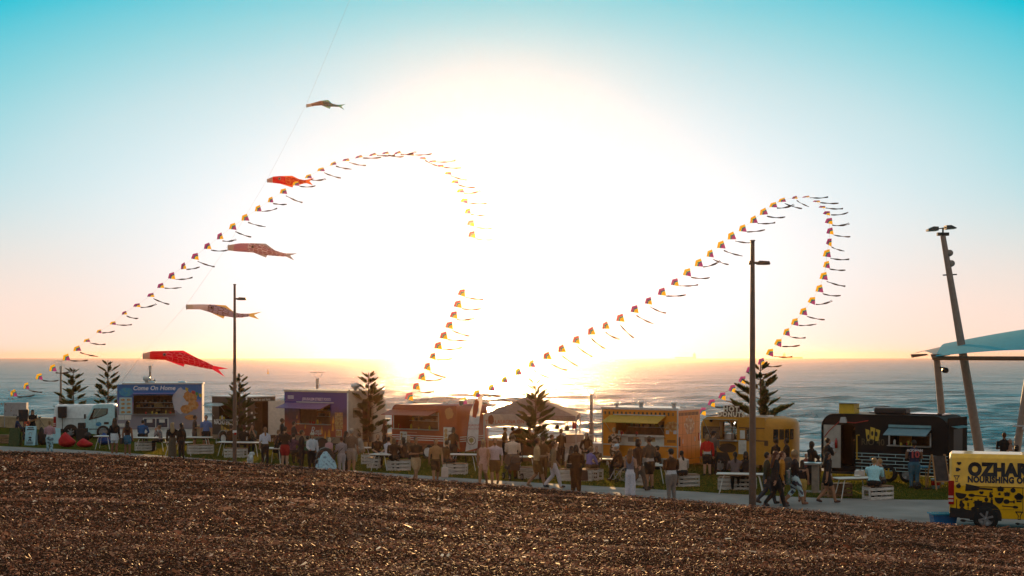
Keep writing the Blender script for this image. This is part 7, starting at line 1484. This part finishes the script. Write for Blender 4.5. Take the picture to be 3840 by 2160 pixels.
bag(2188, 1846, .42, .34, .38, 'dark handbag at the side of the woman in black', M('bag_brown', (.05, .02, .01), .6)); bag(1668, 1790, .0, .30, .42, 'white carrier bag hanging by the seated dark person', M('bag_white', (.55, .45, .4), .6)); bag(2957, 1897, .70, .42, .48, 'green floral tote carried by the curly haired woman', print_mat('tote_print', (.01, .06, .04), (.03, .10, .08), (.30, .22, .26), 9), 70); bag(2062, 1833, .80, .28, .22, 'brown satchel on the man in white jeans', M('bag_tan', (.12, .06, .025), .6), 80); bag(456, 1712, .62, .2, .3, 'dark shoulder bag between the two girls in skirts', M('bag_black', (.02, .015, .015), .6))
def bowl_(px, py, z, label): prop('paper_bowl', label, 'bowl', MB().lathe((0, 0, 0), [(.001, 0), (.07, 0), (.12, .06), (.115, .06), (.065, .01), (.001, .01)], 16, 'z'), paper, gp(px, py) + Vector((0, 0, z)))
bowl_(1432, 1766, .722, 'paper bowl on the bearded man table'); bowl_(2462, 1812, .722, 'paper bowl on the table behind the brown jacket'); bowl_(1037, 1738, .722, 'paper bowl by the person in the black hat'); bowl_(3215, 1866, .722, 'paper bowl on the table beside the pale blue woman')
b = gp(3224, 1862) + Vector((0, 0, .722)); prop('paper_bag', 'crumpled white takeaway bag on the right-hand table', 'bag', MB().prism([(-.16, 0), (.16, 0), (.13, .2), (.04, .17), (-.05, .22), (-.14, .18)], -.1, .1), M('bag_white', (.55, .45, .4)), b, .3); prop('yellow_cup', 'yellow cup behind the white takeaway bag', 'cup', MB().lathe((0, 0, 0), [(.001, 0), (.035, 0), (.045, .14), (.001, .14)], 12, 'z'), M('cup_yellow', (.5, .3, .03), .4), gp(3240, 1855) + Vector((0, 0, .722)))
t = thing('baby', 'small baby held on the arm of the man in black', 'person', gp(3786, 1786) + Vector((0, -.05, 1.05))); m = MB(); m.ball((0, 0, .38), (.085, .095, .10), 12, 8); ell_tube(m, [(V((0, 0, -.02)), V((.06, 0, 0)), V((0, .06, 0))), (V((0, 0, .06)), V((.10, 0, 0)), V((0, .09, 0))), (V((0, 0, .2)), V((.09, 0, 0)), V((0, .075, 0))), (V((0, 0, .29)), V((.04, 0, 0)), V((0, .04, 0)))], 10); m.tube([(.05, 0, .02), (.14, -.08, .0), (.14, -.08, -.14)], [.05, .04, .03], 8); m.tube([(-.05, 0, .02), (-.14, -.08, .0), (-.14, -.08, -.14)], [.05, .04, .03], 8); m.tube([(.08, 0, .22), (.14, -.06, .12)], [.035, .025], 8); m.build('body', M('baby_skin', (.36, .20, .14), .8), t)
# offshore: buoy and two ships on the horizon
t = thing('sea_buoy', 'tiny yellow marker buoy on the sea right of the banded lamp post', 'buoy', (at(1005, 1400, 870).x, 870, SEA_Z)); MB().lathe((0, 0, 0), [(.001, -.2), (.7, -.2), (.7, .3), (.25, .5), (.2, 2.4), (.001, 2.6)], 12, 'z').build('buoy_body', M('buoy_yellow', (.55, .3, .03), .6), t)
def ship(px, d, ln, label, flip=1):
    t = thing('cargo_ship', label, 'ship', (at(px, 1338, d).x, d, SEA_Z), 0, 'ships on the horizon'); sm = M('far_ship', (.35, .27, .24), .8); L_ = ln / 2 * flip; MB().prism([(-L_, -2), (L_ * .94, -2), (L_, 11), (L_ * .8, 9), (-L_, 9)], -12, 12).build('hull', sm, t); MB().box(min(-L_ * .95, -L_ * .72), max(-L_ * .95, -L_ * .72), -11, 11, 9, 29).build('bridge', sm, t); MB().box(min(-L_ * .88, -L_ * .82), max(-L_ * .88, -L_ * .82), -4, 4, 29, 36).build('funnel', sm, t)
ship(2570, 8600, 130, 'faint cargo ship on the horizon above the amber trailer', -1); ship(2972, 8700, 122, 'faint cargo ship on the horizon right of the tall lamp post')
